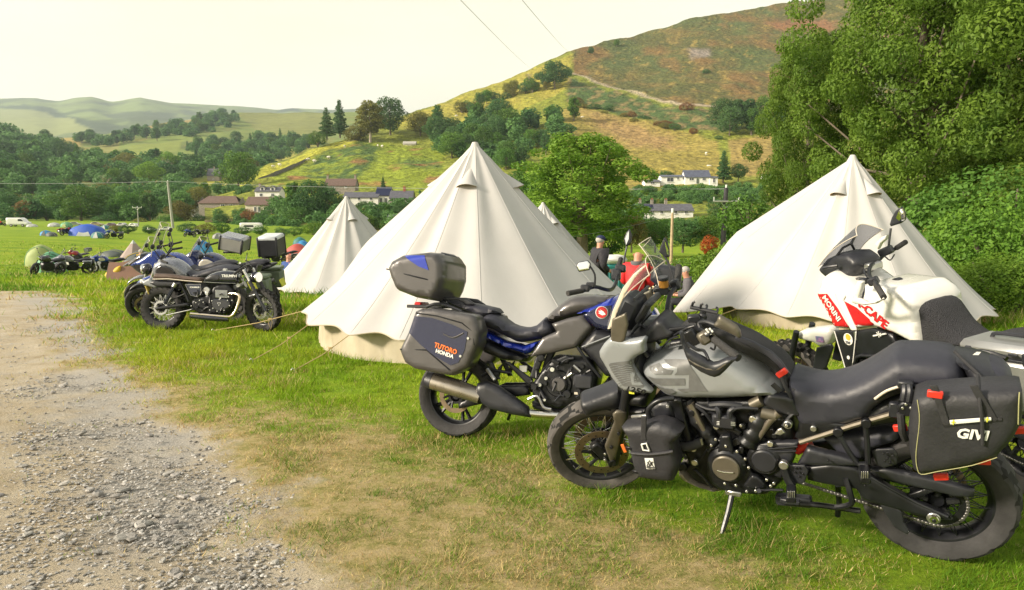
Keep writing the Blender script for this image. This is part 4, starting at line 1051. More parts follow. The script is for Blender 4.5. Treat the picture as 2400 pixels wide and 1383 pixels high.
# ------------------------------------------------------------------ grass and stones
def grass(name, n, y0, y1, hh, ww, seed, label):
    rs = np.random.RandomState(seed)
    y = y0 * (y1 / y0)**rs.rand(n); x = (rs.rand(n) - 0.5) * 2 * (0.78 * y + 1.0)
    P = np.stack([x, y], 1); dirt, dry, band = masks(P)
    n1 = fbm(x*0.8, y*0.8, 91, 4); n2 = fbm(x*4, y*4, 92, 3)
    keep = rs.rand(n) < np.clip((1 - dirt*1.05)*(1 - 0.38*dry) + 0.06*(n2 > 0.5), 0, 1) * np.clip(0.35 + (n2 - 0.3)*2.2, 0.15, 1)
    keep &= ~((dirt > 0.6) & (n2 < 0.56))
    for cx, cy, R in TENTS: keep &= np.hypot(x - cx, y - cy) > R*0.93
    x, y, dirt, dry, n1, n2 = [a[keep] for a in (x, y, dirt, dry, n1, n2)]; n = len(x)
    z = ground_z(x, y) - 0.005 - np.where((np.abs(x) < 9) & (y < 16), 0.02 * dirt, 0)
    sc = np.clip(y / 6, 0.55, 6)
    L = hh * (0.45 + 0.9*rs.rand(n)) * (1 - 0.45*dry) * (0.7 + 0.6*n1) * np.clip(sc, 0.9, 1.8) * (1 + 0.9*(n2 > 0.60)); w = ww * sc * (0.7 + 0.6*rs.rand(n))
    a = rs.rand(n)*6.283; lean = (0.3 + 0.9*rs.rand(n)**1.5) * (1 + 0.5*dry); b_ = rs.rand(n)*6.283
    tip = np.stack([x + L*lean*np.cos(b_), y + L*lean*np.sin(b_), z + L], 1)
    p1 = np.stack([x - np.cos(a)*w, y - np.sin(a)*w, z], 1); p2 = np.stack([x + np.cos(a)*w, y + np.sin(a)*w, z], 1)
    me = np_mesh(name, np.stack([p1, p2, tip], 1).reshape(-1, 3), np.arange(3*n), 3, False)
    g1, g2, g3, st, st2 = [np.array(c) for c in ((0.085, 0.19, 0.010), (0.20, 0.34, 0.014), (0.36, 0.42, 0.024), (0.55, 0.44, 0.20), (0.42, 0.27, 0.11))]
    t = np.clip((fbm(x*0.5, y*0.25, 95, 4) - 0.3)*2.4 + 0.3*(rs.rand(n) - 0.5), 0, 1)[:, None]
    C = np.where(t < 0.5, g1 + (g2 - g1)*t*2, g2 + (g3 - g2)*(t*2 - 1))
    sw = (rs.rand(n) < np.clip(0.05 + 0.75*dry*np.where(n2 > 0.60, 0.35, 1.0) + 0.28*(n1 > 0.62) + 0.3*dirt, 0, 0.95))[:, None]
    C = np.where(sw, np.where(rs.rand(n)[:, None] < 0.3, st2, st), C) * (0.6 + 0.75*rs.rand(n))[:, None]
    C3 = np.repeat(C, 3, 0)
    ca = me.color_attributes.new('col', 'FLOAT_COLOR', 'POINT'); ca.data.foreach_set('color', np.concatenate([C3, np.ones((3*n, 1))], 1).astype(np.float32).ravel())
    o = link(name, me, GRASS_M); tag(o, label, 'grass', kind='stuff')
GRASS_M = attr_mat('grass_blade', rough=0.7, detail_amp=0.1, dscale=2.0, transl=0.3)
grass('grass', 520000, 1.7, 13, 0.036, 0.0030, 1, 'short green and straw coloured grass of the camping field')
grass('far_grass', 150000, 11, 80, 0.060, 0.0045, 2, 'mown green grass further down the sloping field')
def stone_verts(rs):
    th = np.linspace(0, 6.283, 8)[:-1] + rs.rand(7)*0.5; r = 0.6 + 0.5*rs.rand(7); el = 0.6 + 0.6*rs.rand()
    top = np.stack([r*0.72*np.cos(th), r*0.72*np.sin(th)*el, 0.28 + 0.14*rs.rand(7)], 1); mid = np.stack([r*np.cos(th), r*np.sin(th)*el, 0.02 + 0.1*rs.rand(7)], 1)
    bot = np.stack([r*0.8*np.cos(th), r*0.8*np.sin(th)*el, np.full(7, -0.25)], 1)
    v = np.concatenate([top, mid, bot]); f = []
    for k in range(7):
        k2 = (k + 1) % 7
        f += [(7 + k, 7 + k2, k2), (7 + k, k2, k), (14 + k, 14 + k2, 7 + k2), (14 + k, 7 + k2, 7 + k)]
    for k in range(1, 6): f.append((0, k, k + 1))
    return v, np.array(f)
slate = mat('slate_stone', (0.31, 0.295, 0.275), 0.85, var=0.35, scale=3, bump=0.3, bscale=30, objvar=0.3)
def stone_spots(n, rs, lo=1.8, hi=13.0):
    out = []
    while len(out) < n:
        y = lo * (hi/lo)**rs.rand(4000); x = -0.72*y - 0.3 + rs.rand(4000)*(0.95*y + 0.6)
        P = np.stack([x, y], 1); d, dr, b_ = masks(P); cl = fbm(x*1.6, y*1.6, 97, 4)
        p = np.clip(d*(0.34 + 0.9*np.clip(b_, 0, 1)) * np.clip((cl - 0.33)*3.5, 0.08, 1), 0, 1) + 0.012*dr
        for q in P[rs.rand(4000) < p]: out.append(q)
    return np.array(out[:n])
rs = np.random.RandomState(77)
SM = []
for k in range(7):
    v, f = stone_verts(rs); SM.append(np_mesh('stone', v, f, 3, False)); SM[-1].materials.append(slate)
for q in stone_spots(280, rs, 1.8, 8):
    o = link('stone', SM[rs.randint(7)], None, GROUND); s = (0.012 + 0.028*rs.rand()**3) * (1.0 + 0.05*q[1])
    o.location = (q[0], q[1], gz(*q) - 0.022 + s*0.12); o.scale = (s, s, s*(0.5 + 0.5*rs.rand())); o.rotation_euler = (rs.normal()*0.15, rs.normal()*0.15, rs.rand()*6.28)
sp = stone_spots(12500, rs)
VV, FF = [], []; k0 = 0
protos = [stone_verts(rs) for _ in range(12)]
zz = ground_z(sp[:, 0], sp[:, 1])
for q, z in zip(sp, zz):
    v, f = protos[rs.randint(12)]; s = (0.0030 + 0.0095*rs.rand()**2.4) * (1 + 0.07*q[1]); a = rs.rand()*6.28; c, s_ = cos(a), sin(a)
    VV.append(np.stack([q[0] + s*(c*v[:, 0] - s_*v[:, 1]), q[1] + s*(s_*v[:, 0] + c*v[:, 1]), z - 0.024 + s*(0.2 + v[:, 2]*0.9)], 1)); FF.append(f + k0); k0 += len(v)
me = np_mesh('gravel', np.concatenate(VV), np.concatenate(FF), 3, False)
sh = np.repeat(np.clip(rs.normal(0.33, 0.10, len(sp)), 0.10, 0.55), 21)
ca = me.color_attributes.new('col', 'FLOAT_COLOR', 'POINT'); ca.data.foreach_set('color', np.stack([sh*1.04, sh*1.0, sh*0.95, np.ones_like(sh)], 1).astype(np.float32).ravel())
tag(link('gravel', me, attr_mat('gravel_chip', rough=0.85, detail_amp=0.2, dscale=20)), 'grey slate gravel scattered along the track', 'gravel', kind='stuff')
# ------------------------------------------------------------------ motorcycles: shared tools
K1=(1280,780,.3614); K2=(1800,780,.3976); K3=(1380,470,.347); K4=(1800,470,.3254); K5=(880,560,.3614); K6=(260,500,.2169)
Z1=(1280,900,.2024); Z2=(1600,880,.2892); Z3=(1400,620,.1591); Z4=(1580,700,.1591); Z5=(2060,860,.188); Z6=(1960,1080,.1833); Z7=(1380,760,.1446); Z8=(2180,700,.1446)
PX=(0,0,1.0)
m_black = mat('black_plastic', (0.020, 0.021, 0.027), 0.40, var=0.25, scale=9, bump=0.04, bscale=300)
m_satin = mat('satin_black_metal', (0.015, 0.016, 0.020), 0.34, 0.3, var=0.3, scale=12)
m_engine = mat('engine_black', (0.020, 0.021, 0.024), 0.36, 0.5, var=0.4, scale=18, bump=0.08, bscale=120)
m_rubber = mat('tyre_rubber', (0.032, 0.031, 0.033), 0.8, var=0.35, scale=10, bump=0.1, bscale=80)
m_groove = mat('tread_groove', (0.008, 0.008, 0.008), 0.95)
m_dust = mat('dusty_tyre', (0.085, 0.078, 0.074), 0.95, var=0.4, scale=9, bump=0.15, bscale=60)
m_greyp = mat('grey_satin_paint', (0.26, 0.275, 0.295), 0.30, 0.15, var=0.05, scale=2, coat=0.25)
m_decal = mat('dark_grey_decal', (0.115, 0.118, 0.122), 0.5, var=0.15, scale=40)
m_vinyl = mat('seat_vinyl', (0.028, 0.029, 0.042), 0.52, var=0.12, scale=4, bump=0.06, bscale=220)
m_fabric = mat('bag_fabric', (0.022, 0.022, 0.027), 0.55, var=0.25, scale=7, bump=0.12, bscale=70)
m_strap = mat('webbing', (0.022, 0.022, 0.025), 0.8, var=0.2, scale=60, bump=0.2, bscale=400)
m_alu = mat('brushed_aluminium', (0.50, 0.50, 0.50), 0.33, 0.9, var=0.1, scale=14)
m_chrome = mat('bright_steel', (0.66, 0.64, 0.60), 0.2, 1.0, var=0.06, scale=10)
m_bronze = mat('bronze_cover', (0.135, 0.12, 0.095), 0.4, 0.5, var=0.12, scale=20)
m_tube = mat('bronze_tube', (0.20, 0.175, 0.145), 0.35, 0.7, var=0.1, scale=12)
m_disc = mat('brake_disc_steel', (0.22, 0.17, 0.115), 0.4, 0.85, var=0.15, scale=16)
m_bolt = mat('bolt_steel', (0.72, 0.72, 0.70), 0.25, 0.9, var=0.05)
m_redp = mat('red_plastic', (0.62, 0.035, 0.022), 0.4, var=0.1)
m_orange = mat('orange_plastic', (0.70, 0.16, 0.03), 0.4, var=0.1)
m_skid = mat('skid_plate_alu', (0.34, 0.30, 0.25), 0.42, 0.7, var=0.12, scale=7)
m_white = mat('white_print', (0.72, 0.72, 0.70), 0.5, var=0.04)
m_yell = mat('yellow_print', (0.62, 0.62, 0.06), 0.5, var=0.05)
m_screen = glass_mat('clear_screen', (0.82, 0.84, 0.84), 0.03)
m_smoke = glass_mat('smoked_screen', (0.62, 0.63, 0.66), 0.05)
m_edge = mat('screen_edge', (0.62, 0.55, 0.46), 0.35, var=0.05)
m_tft = mat('tft_glass', (0.02, 0.022, 0.028), 0.08, var=0.0)
m_mirror = mat('mirror_glass', (0.85, 0.86, 0.88), 0.03, 1.0, var=0.0)
m_amber = mat('amber_fluid', (0.32, 0.15, 0.03), 0.2, var=0.1)
m_grip = mat('grip_rubber', (0.035, 0.034, 0.034), 0.8, var=0.2, scale=20, bump=0.5, bscale=200)
m_chain = mat('chain_steel', (0.17, 0.165, 0.16), 0.45, 0.8, var=0.3, scale=50)
class Bike:
    def __init__(s, name, rear, front, lean, label, cat='motorcycle', group='parked motorcycles'):
        A = gpt(*rear); B = gpt(*front)
        x = (B - A).normalized(); y = Vector((0, 0, 1)).cross(x).normalized(); z = x.cross(y)
        R3 = Matrix((x, y, z)).transposed().to_4x4()
        s.W = Matrix.Translation(A) @ R3 @ Matrix.Rotation(-lean, 4, 'X')
        s.wb = (B - A).length
        s.root = empty(name, (0, 0, 0), 0, label, cat, group); s.root.matrix_world = s.W
        s.St = Matrix.Identity(4); s.sl = {}
    def steer(s, ang, rake=25, trail=0.11, zr=0.325):
        r = radians(rake); ax = Vector((-sin(r), 0, cos(r))); a = Vector((s.wb + trail - zr*math.tan(r), 0, zr))
        s.St = Matrix.Translation(a) @ Matrix.Rotation(radians(ang), 4, ax) @ Matrix.Translation(-a)
    def p(s, cr, x, y, yl, st=False):
        M = (s.W @ s.St if st else s.W).inverted()
        o = M @ CAMP; d = M.to_3x3() @ ray(cr[0] + x*cr[2], cr[1] + y*cr[2])
        q = o + d * ((yl - o.y) / d.y)
        return q
    def xz(s, cr, pts, yl, st=False):
        return [((q := s.p(cr, x, y, yl, st)).x, q.z) for x, y in pts]
    def panel(s, name, cr, pts, yt, yc, half, edge, m, b0=0.25, sm=0, st=False, pair=False, res=15, shear=0.0, parent=None, label=None):
        S = Slab(s.xz(cr, pts, yt, st), yc, half, edge, b0, sm, res, shear); s.sl[name] = S
        o = MB().slab(S, s.St if st else None).obj(name, m, parent or s.root, 42, label)
        if pair:
            S2 = Slab(s.xz(cr, pts, yt, st), -yc, half, edge, b0, sm, res, -shear)
            MB().slab(S2, s.St if st else None).obj(name, m, parent or s.root, 42)
        return o
    def decal(s, on_, name, cr, pts, yt, m, eps=0.003, sm=0, side=1, st=False, parent=None):
        b = MB(); v, f = s.sl[on_].decal(s.xz(cr, pts, yt, st), eps, side, sm); b.add(v, f, s.St if st else None)
        return b.obj(name, m, parent or s.root, 60)
    def path(s, cr, pts, st=False, sm=0):
        P = [s.p(cr, a, b, y, st) for a, b, y in pts]
        if sm: P = catmull(P, sm, False)
        return [s.St @ q for q in P] if st else P
    def tube(s, name, cr, pts, r, m, st=False, sm=3, n=8, mirror=False, parent=None, flat=1.0):
        P = s.path(cr, pts, st, sm)
        rr = r
        if isinstance(r, (list, tuple)): rr = list(np.interp(np.linspace(0, 1, len(P)), np.linspace(0, 1, len(r)), r))
        if mirror: MB().tube([Vector((q.x, -q.y, q.z)) for q in P], rr, n, flat=flat).obj(name, m, parent or s.root)
        return MB().tube(P, rr, n, flat=flat).obj(name, m, parent or s.root)
    def disc(s, name, cr, x, y, yl, r, th, m, st=False, n=28, bev=0.15, parent=None, r2=None):
        c = s.p(cr, x, y, yl, st)
        b = MB(); b.cyl(c - Vector((0, th, 0)), c, r, n, r2, bev)
        if st: b.v = [tuple(s.St @ Vector(q)) for q in b.v]
        return b.obj(name, m, parent or s.root)
    def box(s, name, cr, x, y, yl, sz, m, rot=(0, 0, 0), st=False, parent=None, bev=None):
        from mathutils import Euler
        c = s.p(cr, x, y, yl, st); b = MB(); b.box(c, sz, Euler([radians(a) for a in rot]).to_matrix(), bev)
        if st: b.v = [tuple(s.St @ Vector(q)) for q in b.v]
        return b.obj(name, m, parent or s.root)
    def bolts(s, cr, lst, yl, r=0.006, m=None, name='bolt', parent=None):
        for x, y in lst:
            c = s.p(cr, x, y, yl); b = MB(); b.cyl(c - Vector((0, 0.012, 0)), c, r, 8); b.obj(name, m or m_bolt, parent or s.root)
    def text(s, name, body, cr, x, y, yl, size, m, ang=0, shear=0.0, bold=0.0, side=1, sx=1.0, tilt=0, st=False):
        c = s.p(cr, x, y, yl, st)
        B3 = Matrix.Rotation(pi/2, 4, 'X')
        if side > 0: B3 = Matrix.Rotation(pi, 4, 'Z') @ B3
        M = Matrix.Translation(c) @ Matrix.Rotation(radians(tilt), 4, 'X') @ B3 @ Matrix.Rotation(radians(ang), 4, 'Z')
        if st: M = s.St @ M
        return text_obj(name, body, size, m, s.root, M, shear, 0.0012, bold, sx)
    def wheel(s, cx, R, w, rim, style='spoke', st=False, tread='road', dust=False, disc=0.0, nsp=18, dmat=None, spoke_m=None, sprocket=0.0, ydisc=0.075, rim_m=None, lod=1, two=True):
        M = s.St if st else Matrix.Identity(4)
        c = Vector((cx, 0, R))
        def fin(b, name, m, parent, smooth=38):
            b.v = [tuple(M @ Vector(q)) for q in b.v]; return b.obj(name, m, parent, smooth)
        h = w / 2; sh = R - rim
        rim_o = MB().lathe([(rim + 0.012, -h*0.72), (rim + 0.014, -h*0.66), (rim - 0.004, -h*0.60), (rim - 0.022, -h*0.3), (rim - 0.026, 0), (rim - 0.022, h*0.3), (rim - 0.004, h*0.60), (rim + 0.014, h*0.66), (rim + 0.012, h*0.72)], c, (0, 1, 0), 48 if lod else 24)
        ro = fin(rim_o, 'wheel', rim_m or m_satin, s.root)
        n = {'road': 84, 'knob': 96, 'block': 84}[tread] if lod else 40
        prof = [(rim + 0.004, -h*0.66), (rim + sh*0.25, -h*0.86), (rim + sh*0.55, -h*0.98), (rim + sh*0.72, -h*1.0), (rim + sh*0.85, -h*0.90), (rim + sh*0.94, -h*0.66), (R - 0.002, -h*0.33), (R, 0)]
        prof = prof + [(r, -t) for r, t in prof[-2::-1]]
        def disp(i, k):
            if k < 3 or k > len(prof) - 4: return 0
            kk = abs(k - 7)
            if tread == 'road':
                return -0.006 if ((i + kk) % 7 == 0 or (kk == 2 and i % 14 < 4)) else 0
            if tread == 'block': return -0.007 if ((i + kk) % 6 == 0 or (kk == 2 and i % 6 < 3)) else 0
            q = ((i // 2) + (kk // 2)) % 2
            return 0.013 if q else -0.006
        ty = MB().lathe(prof, c, (0, 1, 0), n, False, disp)
        t = fin(ty, 'tyre', m_dust if dust else m_rubber, ro, 25 if tread == 'knob' else 30)
        t.data.materials.append(m_groove); mm = len(prof)
        for pg in t.data.polygons:
            if sum(disp(v_ // mm, v_ % mm) < 0 for v_ in pg.vertices) >= 2: pg.material_index = 1
        hb = MB(); hb.cyl(c - Vector((0, 0.075, 0)), c + Vector((0, 0.075, 0)), 0.032, 16); hb.lathe([(0.055, -0.06), (0.06, -0.055), (0.06, -0.045), (0.035, -0.03), (0.035, 0.03), (0.06, 0.045), (0.06, 0.055), (0.055, 0.06)], c, (0, 1, 0), 20)
        fin(hb, 'hub', m_satin, ro)
        sp = MB()
        if style == 'spoke':
            for i in range(nsp):
                for sg in (-1, 1):
                    a = 2*pi*(i + (0.25 if sg > 0 else 0)) / nsp
                    for cr_ in (-1, 1):
                        a2 = a + cr_*0.55
                        sp.tube([c + Vector((0.055*cos(a2), sg*0.05, 0.055*sin(a2))), c + Vector(((rim - 0.012)*cos(a), sg*h*0.45, (rim - 0.012)*sin(a)))], 0.0024, 4, caps=False)
        else:
            for i in range(nsp):
                a = 2*pi*i/nsp
                for da in ((-0.10, 0.10) if style == 'y' else (0,)):
                    sp.tube([c + Vector((0.045*cos(a), 0, 0.045*sin(a))), c + Vector((rim*0.55*cos(a + da), 0.012, rim*0.55*sin(a + da))), c + Vector(((rim - 0.015)*cos(a + da*1.6), 0, (rim - 0.015)*sin(a + da*1.6)))], [0.020, 0.013, 0.016], 6, flat=1.3)
        tag(fin(sp, 'spoke_set', spoke_m or (m_alu if style == 'spoke' else m_satin), ro), kind='stuff')
        if disc:
            for sg in ((1, -1) if two else (1,)):
                d = MB(); y_ = ydisc*sg; d.lathe([(disc*0.72, y_ - 0.003), (disc, y_ - 0.003), (disc, y_ + 0.003), (disc*0.72, y_ + 0.003)], c, (0, 1, 0), 44, True)
                dd = fin(d, 'brake_disc', dmat or m_disc, ro)
                if lod:
                    hl = MB()
                    for i in range(22):
                        a = 2*pi*i/22; q = c + Vector((disc*(0.82 if i % 2 else 0.91)*cos(a), y_ + sg*0.0035, disc*(0.82 if i % 2 else 0.91)*sin(a))); hl.cyl(q - Vector((0, 0.001, 0)), q + Vector((0, 0.001, 0)), 0.0045, 6)
                    tag(fin(hl, 'disc_drilling', m_engine, dd), kind='stuff')
                ca = MB(); ca.lathe([(0.045, y_*0.9 - 0.006), (0.062, y_*0.9 - 0.006), (0.062, y_*0.9 + 0.006), (0.045, y_*0.9 + 0.006)], c, (0, 1, 0), 16, True)
                for i in range(6):
                    a = 2*pi*i/6; ca.tube([c + Vector((0.05*cos(a), y_*0.9, 0.05*sin(a))), c + Vector((disc*0.76*cos(a + 0.2), y_, disc*0.76*sin(a + 0.2)))], 0.010, 5)
                fin(ca, 'disc_carrier', m_engine, ro)
        if sprocket:
            g = MB(); g.lathe([(sprocket*0.72, 0.085), (sprocket, 0.085), (sprocket, 0.092), (sprocket*0.72, 0.092)], c, (0, 1, 0), 42, True, lambda i, k: (0.005 if i % 2 else -0.004) if k in (1, 2) else 0)
            for i in range(5):
                a = 2*pi*i/5 + 0.3; g.tube([c + Vector((0.04*cos(a), 0.088, 0.04*sin(a))), c + Vector((sprocket*0.78*cos(a), 0.088, sprocket*0.78*sin(a)))], 0.016, 6)
            fin(g, 'sprocket', m_engine, ro)
        return ro
    def chain(s, c, r, fx, fz, y, fr=0.045, pitch=0.0159):
        b = MB(); P = []
        a0, a1 = radians(82), radians(278)
        for i in range(60):
            a = a0 + (a1 - a0)*i/59; P.append(Vector((c.x + r*cos(a), y, c.z + r*sin(a))))
        P.append(Vector((fx, y, fz - fr))); P.insert(0, Vector((fx, y, fz + fr)))
        # walk along
        L = [0.0]
        for p_, q in zip(P[:-1], P[1:]): L.append(L[-1] + (q - p_).length)
        d = 0; k = 0; i = 0
        while d < L[-1]:
            while L[k + 1] < d: k += 1
            t = (d - L[k])/(L[k + 1] - L[k]); p_ = P[k].lerp(P[k + 1], t); T = (P[k + 1] - P[k]).normalized()
            R3 = Matrix((T, Vector((0, 1, 0)), T.cross(Vector((0, 1, 0))))).transposed()
            b.box(p_, (pitch*1.12, 0.016 if i % 2 else 0.011, 0.015), R3, 0.003); d += pitch; i += 1
        return tag(b.obj('chain', m_chain, s.root), kind='stuff')
def screen_sheet(s, name, foot, top, wf, wt, curve, m, n=9, thick=0.004, edge=None, parent=None):
    """curved windscreen: foot/top centre points (x,z) in bike space, half widths, sweep-back"""
    g = []
    for i in range(n):
        t = i/(n - 1); row = []
        for j in range(n):
            q = (j/(n - 1) - 0.5)*2; w = wf + (wt - wf)*t
            if i == n - 1: w *= 0.92
            bow = sin(pi*t)*0.03
            row.append((foot[0] + (top[0] - foot[0])*t - curve*q*q + bow, w*q, foot[1] + (top[1] - foot[1])*t - 0.06*q*q*t*t))
        g.append(row)
    o = MB().sheet(g, thick).obj(name, m, parent or s.root, 60)
    if edge:
        e = MB(); pts = [g[i][0] for i in range(n)] + [g[n - 1][j] for j in range(n)] + [g[i][n - 1] for i in range(n - 1, -1, -1)]
        e.tube(catmull(pts, 2, False), edge, 5); e.obj('screen_edge', m_edge, o)
    return o
Bike.screen = screen_sheet
def kit_engine_clutter(s, x0, x1, z0, z1, y, n, seed, m=None):
    """hoses, small covers and brackets between the big engine parts"""
    rr = random.Random(seed)
    for k in range(n):
        a = Vector((rr.uniform(x0, x1), y - rr.uniform(0, 0.05), rr.uniform(z0, z1))); b_ = a + Vector((rr.uniform(-.12, .12), rr.uniform(-.03, .02), rr.uniform(-.12, .12)))
        mb = MB(); t = rr.random()
        if t < 0.4:
            mb.tube(catmull([a, a.lerp(b_, 0.5) + Vector((0, 0.01, 0.02)), b_], 4, False), rr.uniform(0.005, 0.010), 6); mb.obj('hose', m_black, s.root)
        elif t < 0.7:
            mb.box(a, (rr.uniform(.02, .06), 0.03, rr.uniform(.02, .05)), Matrix.Rotation(rr.uniform(-.6, .6), 3, 'Y')); mb.obj('bracket', m or m_engine, s.root)
        else:
            mb.cyl(a, a + Vector((0, 0.02, 0)), rr.uniform(0.008, 0.018), 12); mb.obj('cap', m_engine if t < .85 else m_bolt, s.root)
Bike.clutter = kit_engine_clutter
def grip_bar(s, name, a, b_, r=0.017):
    mb = MB(); a, b_ = Vector(a), Vector(b_); prof = []; L = (b_ - a).length
    for i in range(25): prof.append((r + (0.0018 if i % 2 else 0), L*i/24))
    mb.lathe([(0.001, 0)] + prof + [(r*1.15, L + 0.001), (r*1.1, L + 0.012), (0.001, L + 0.013)], a, b_ - a, 14)
    return mb.obj(name, m_grip, s.root)
Bike.grip = grip_bar
# ------------------------------------------------------------------ grey adventure motorcycle in front
b = Bike('motorcycle', (2188, 1293), (1420, 1146), 0.20, 'large grey adventure motorcycle with black soft pannier and crash bar bag')
b.steer(27, 25, 0.11, 0.325)
wb = b.wb; root = b.root
# wheels
rw = b.wheel(0, 0.328, 0.175, 0.222, 'spoke', tread='block', disc=0.12, ydisc=-0.09, two=False, sprocket=0.118, spoke_m=m_satin)
fw = b.wheel(wb, 0.315, 0.125, 0.240, 'spoke', st=True, tread='road', dust=True, disc=0.155, nsp=15, spoke_m=m_bolt)
b.chain(Vector((0, 0, 0.328)), 0.120, 0.62, 0.37, 0.089, 0.045)
# core that the covers sit on
b.panel('engine_block', Z2, [(-60, 170), (250, 190), (600, 180), (880, 300), (930, 520), (900, 700), (820, 860), (700, 975), (430, 965), (260, 930), (150, 860), (40, 720), (-40, 520), (-90, 330)], 0.10, 0, 0.115, 0.03, m_engine, 0.5)
b.panel('radiator', Z1, [(1180, 250), (1300, 180), (1480, 180), (1560, 420), (1640, 700), (1560, 900), (1400, 700), (1260, 450)], 0.13, 0, 0.15, 0.03, m_black, 0.6)
b.panel('frame_rail', Z1, [(1440, 180), (1560, 170), (1620, 420), (1700, 700), (1640, 720), (1520, 480)], 0.16, 0.15, 0.018, 0.012, m_satin, 0.5, pair=True)
# tank
b.panel('fuel_tank', K1, [(628, 220), (640, 180), (680, 150), (770, 112), (880, 88), (1000, 70), (1130, 78), (1240, 120), (1340, 190), (1450, 275), (1540, 340), (1562, 386), (1480, 397), (1300, 408), (1000, 414), (870, 408), (790, 385), (730, 335), (660, 275)], 0.07, 0, 0.185, 0.085, m_greyp, 0.12, sm=2, res=22)
for i, q in enumerate(([(945, 690), (1000, 690), (1060, 665), (1130, 640), (1200, 680), (1280, 708), (1390, 720), (1350, 790), (1090, 792), (1000, 745)],
          [(975, 820), (1090, 850), (1580, 850), (1580, 965), (1190, 965), (1060, 925)], [(1110, 990), (1250, 1012), (1370, 1018), (1430, 1070), (1340, 1115), (1215, 1100)],
          [(1190, 597), (1400, 575), (1600, 570), (1700, 690), (1790, 820), (1860, 940), (1950, 1062), (1520, 1065), (1450, 1022), (1640, 1012), (1645, 792), (1405, 796), (1450, 745), (1452, 672), (1330, 662)])):
    b.decal('fuel_tank', 'shield_print', Z7, q, 0.165, m_decal, 0.0025, parent=None)
b.panel('tank_harness', K3, [(610, 860), (700, 810), (790, 800), (880, 840), (1000, 895), (1110, 945), (1220, 1015), (1300, 1075), (1365, 1165), (1365, 1270), (1310, 1225), (1230, 1120), (1110, 1050), (1000, 1000), (860, 940), (650, 900)], 0.05, 0, 0.095, 0.03, m_strap, 0.6, sm=2)
b.panel('harness_strap', K3, [(1000, 900), (1110, 940), (1240, 1010), (1310, 1080), (1370, 1170), (1345, 1180), (1280, 1100), (1210, 1040), (1090, 975), (990, 930)], 0.09, 0.105, 0.010, 0.01, m_vinyl, 0.6)
b.box('buckle', K3, 1305, 1165, 0.14, (0.055, 0.02, 0.028), m_redp, (0, 40, 0)); b.box('buckle', K3, 845, 798, -0.06, (0.04, 0.02, 0.022), m_redp, (0, 20, 0)); b.box('buckle', K3, 1340, 1100, -0.14, (0.05, 0.02, 0.022), m_redp, (0, 10, 0))
b.tube('strap', K3, [(1300, 1180, .14), (1330, 1260, .15), (1370, 1330, .15)], 0.010, m_strap, flat=0.4); b.box('strap_end', K3, 1268, 1265, 0.155, (0.05, 0.006, 0.026), m_strap, (0, -45, 0))
# nose cowl
b.panel('side_cowl', Z7, [(160, 450), (190, 395), (240, 320), (350, 215), (450, 235), (600, 262), (760, 250), (890, 226), (922, 250), (895, 350), (910, 455), (770, 530), (705, 590), (690, 660), (720, 740), (800, 860), (900, 985), (1015, 1105), (1000, 1130), (800, 1118), (570, 1085), (490, 1030), (370, 880), (240, 650), (170, 530)], 0.20, 0.175, 0.038, 0.04, m_greyp, 0.35, sm=0, pair=True, res=20)
b.decal('side_cowl', 'cowl_mesh', Z7, [(328, 655), (350, 630), (500, 605), (685, 592), (690, 690), (760, 840), (890, 1012), (878, 1032), (700, 1008), (560, 1000), (490, 910), (380, 770)], 0.212, m_decal, 0.002)
for k in range(9):
    v = [(345 + 16*k, 690 + 38*k), (430 + 18*k, 668 + 36*k), (520 + 16*k, 690 + 30*k), (600 + 15*k, 660 + 36*k), (690 + 12*k, 668 + 38*k)]
    P = [b.p(Z7, x, y, 0.216) for x, y in v if x < 700 + 22*k]; mb = MB(); mb.tube(catmull(P, 3, False), 0.0011, 4); mb.obj('mesh_line', m_greyp, root)
b.decal('side_cowl', 'cowl_letter', Z7, [(668, 795), (730, 792), (735, 846), (722, 850), (735, 942), (820, 950), (870, 1000), (700, 975)], 0.214, m_greyp, 0.0035)
b.text('cowl_print', '1250', Z7, 745, 1068, 0.212, 0.042, m_engine, -8, 0.25, 0.001, sx=1.3)
b.box('bulb_sticker', Z7, 695, 1110, 0.19, (0.03, 0.004, 0.014), m_yell)
b.panel('nose_core', Z7, [(250, 300), (600, 230), (900, 300), (880, 600), (1000, 1000), (900, 1090), (560, 1060), (400, 800)], 0.1, 0, 0.15, 0.04, m_black, 0.6)
b.panel('deflector', K3, [(150, 880), (160, 800), (250, 760), (265, 840), (240, 950), (185, 978), (150, 965)], 0.20, 0.195, 0.012, 0.01, m_bronze, 0.5, pair=True)
# windscreen and dash
A = b.p(K3, 160, 870, 0.185); T = b.p(K3, 385, 432, 0.165)
b.screen('windscreen', (A.x + 0.075, A.z), (T.x + 0.05, T.z - 0.005), 0.185, 0.14, 0.05, m_screen, edge=0.0025)
b.panel('sunlit_screen_edge', K3, [(130, 868), (160, 750), (230, 590), (300, 500), (382, 432), (384, 442), (312, 520), (248, 625), (185, 765), (165, 850), (148, 868)], 0.19, 0.185, 0.005, 0.006, m_edge, 0.6)  # beige strip paints the sunlight caught along the near screen edge
d = b.p(Z3, 690, 690, 0.06); Rd = Matrix.Rotation(radians(-32), 3, 'Y')
mb = MB(); mb.box((d.x, 0, d.z), (0.035, 0.20, 0.135), Rd, 0.012); dash = mb.obj('dash', m_black, root)
mb = MB(); mb.box(Vector((d.x, 0, d.z)) + Rd @ Vector((-0.019, 0, 0.004)), (0.004, 0.17, 0.105), Rd, 0.002); mb.obj('display', m_tft, dash)
mb = MB()
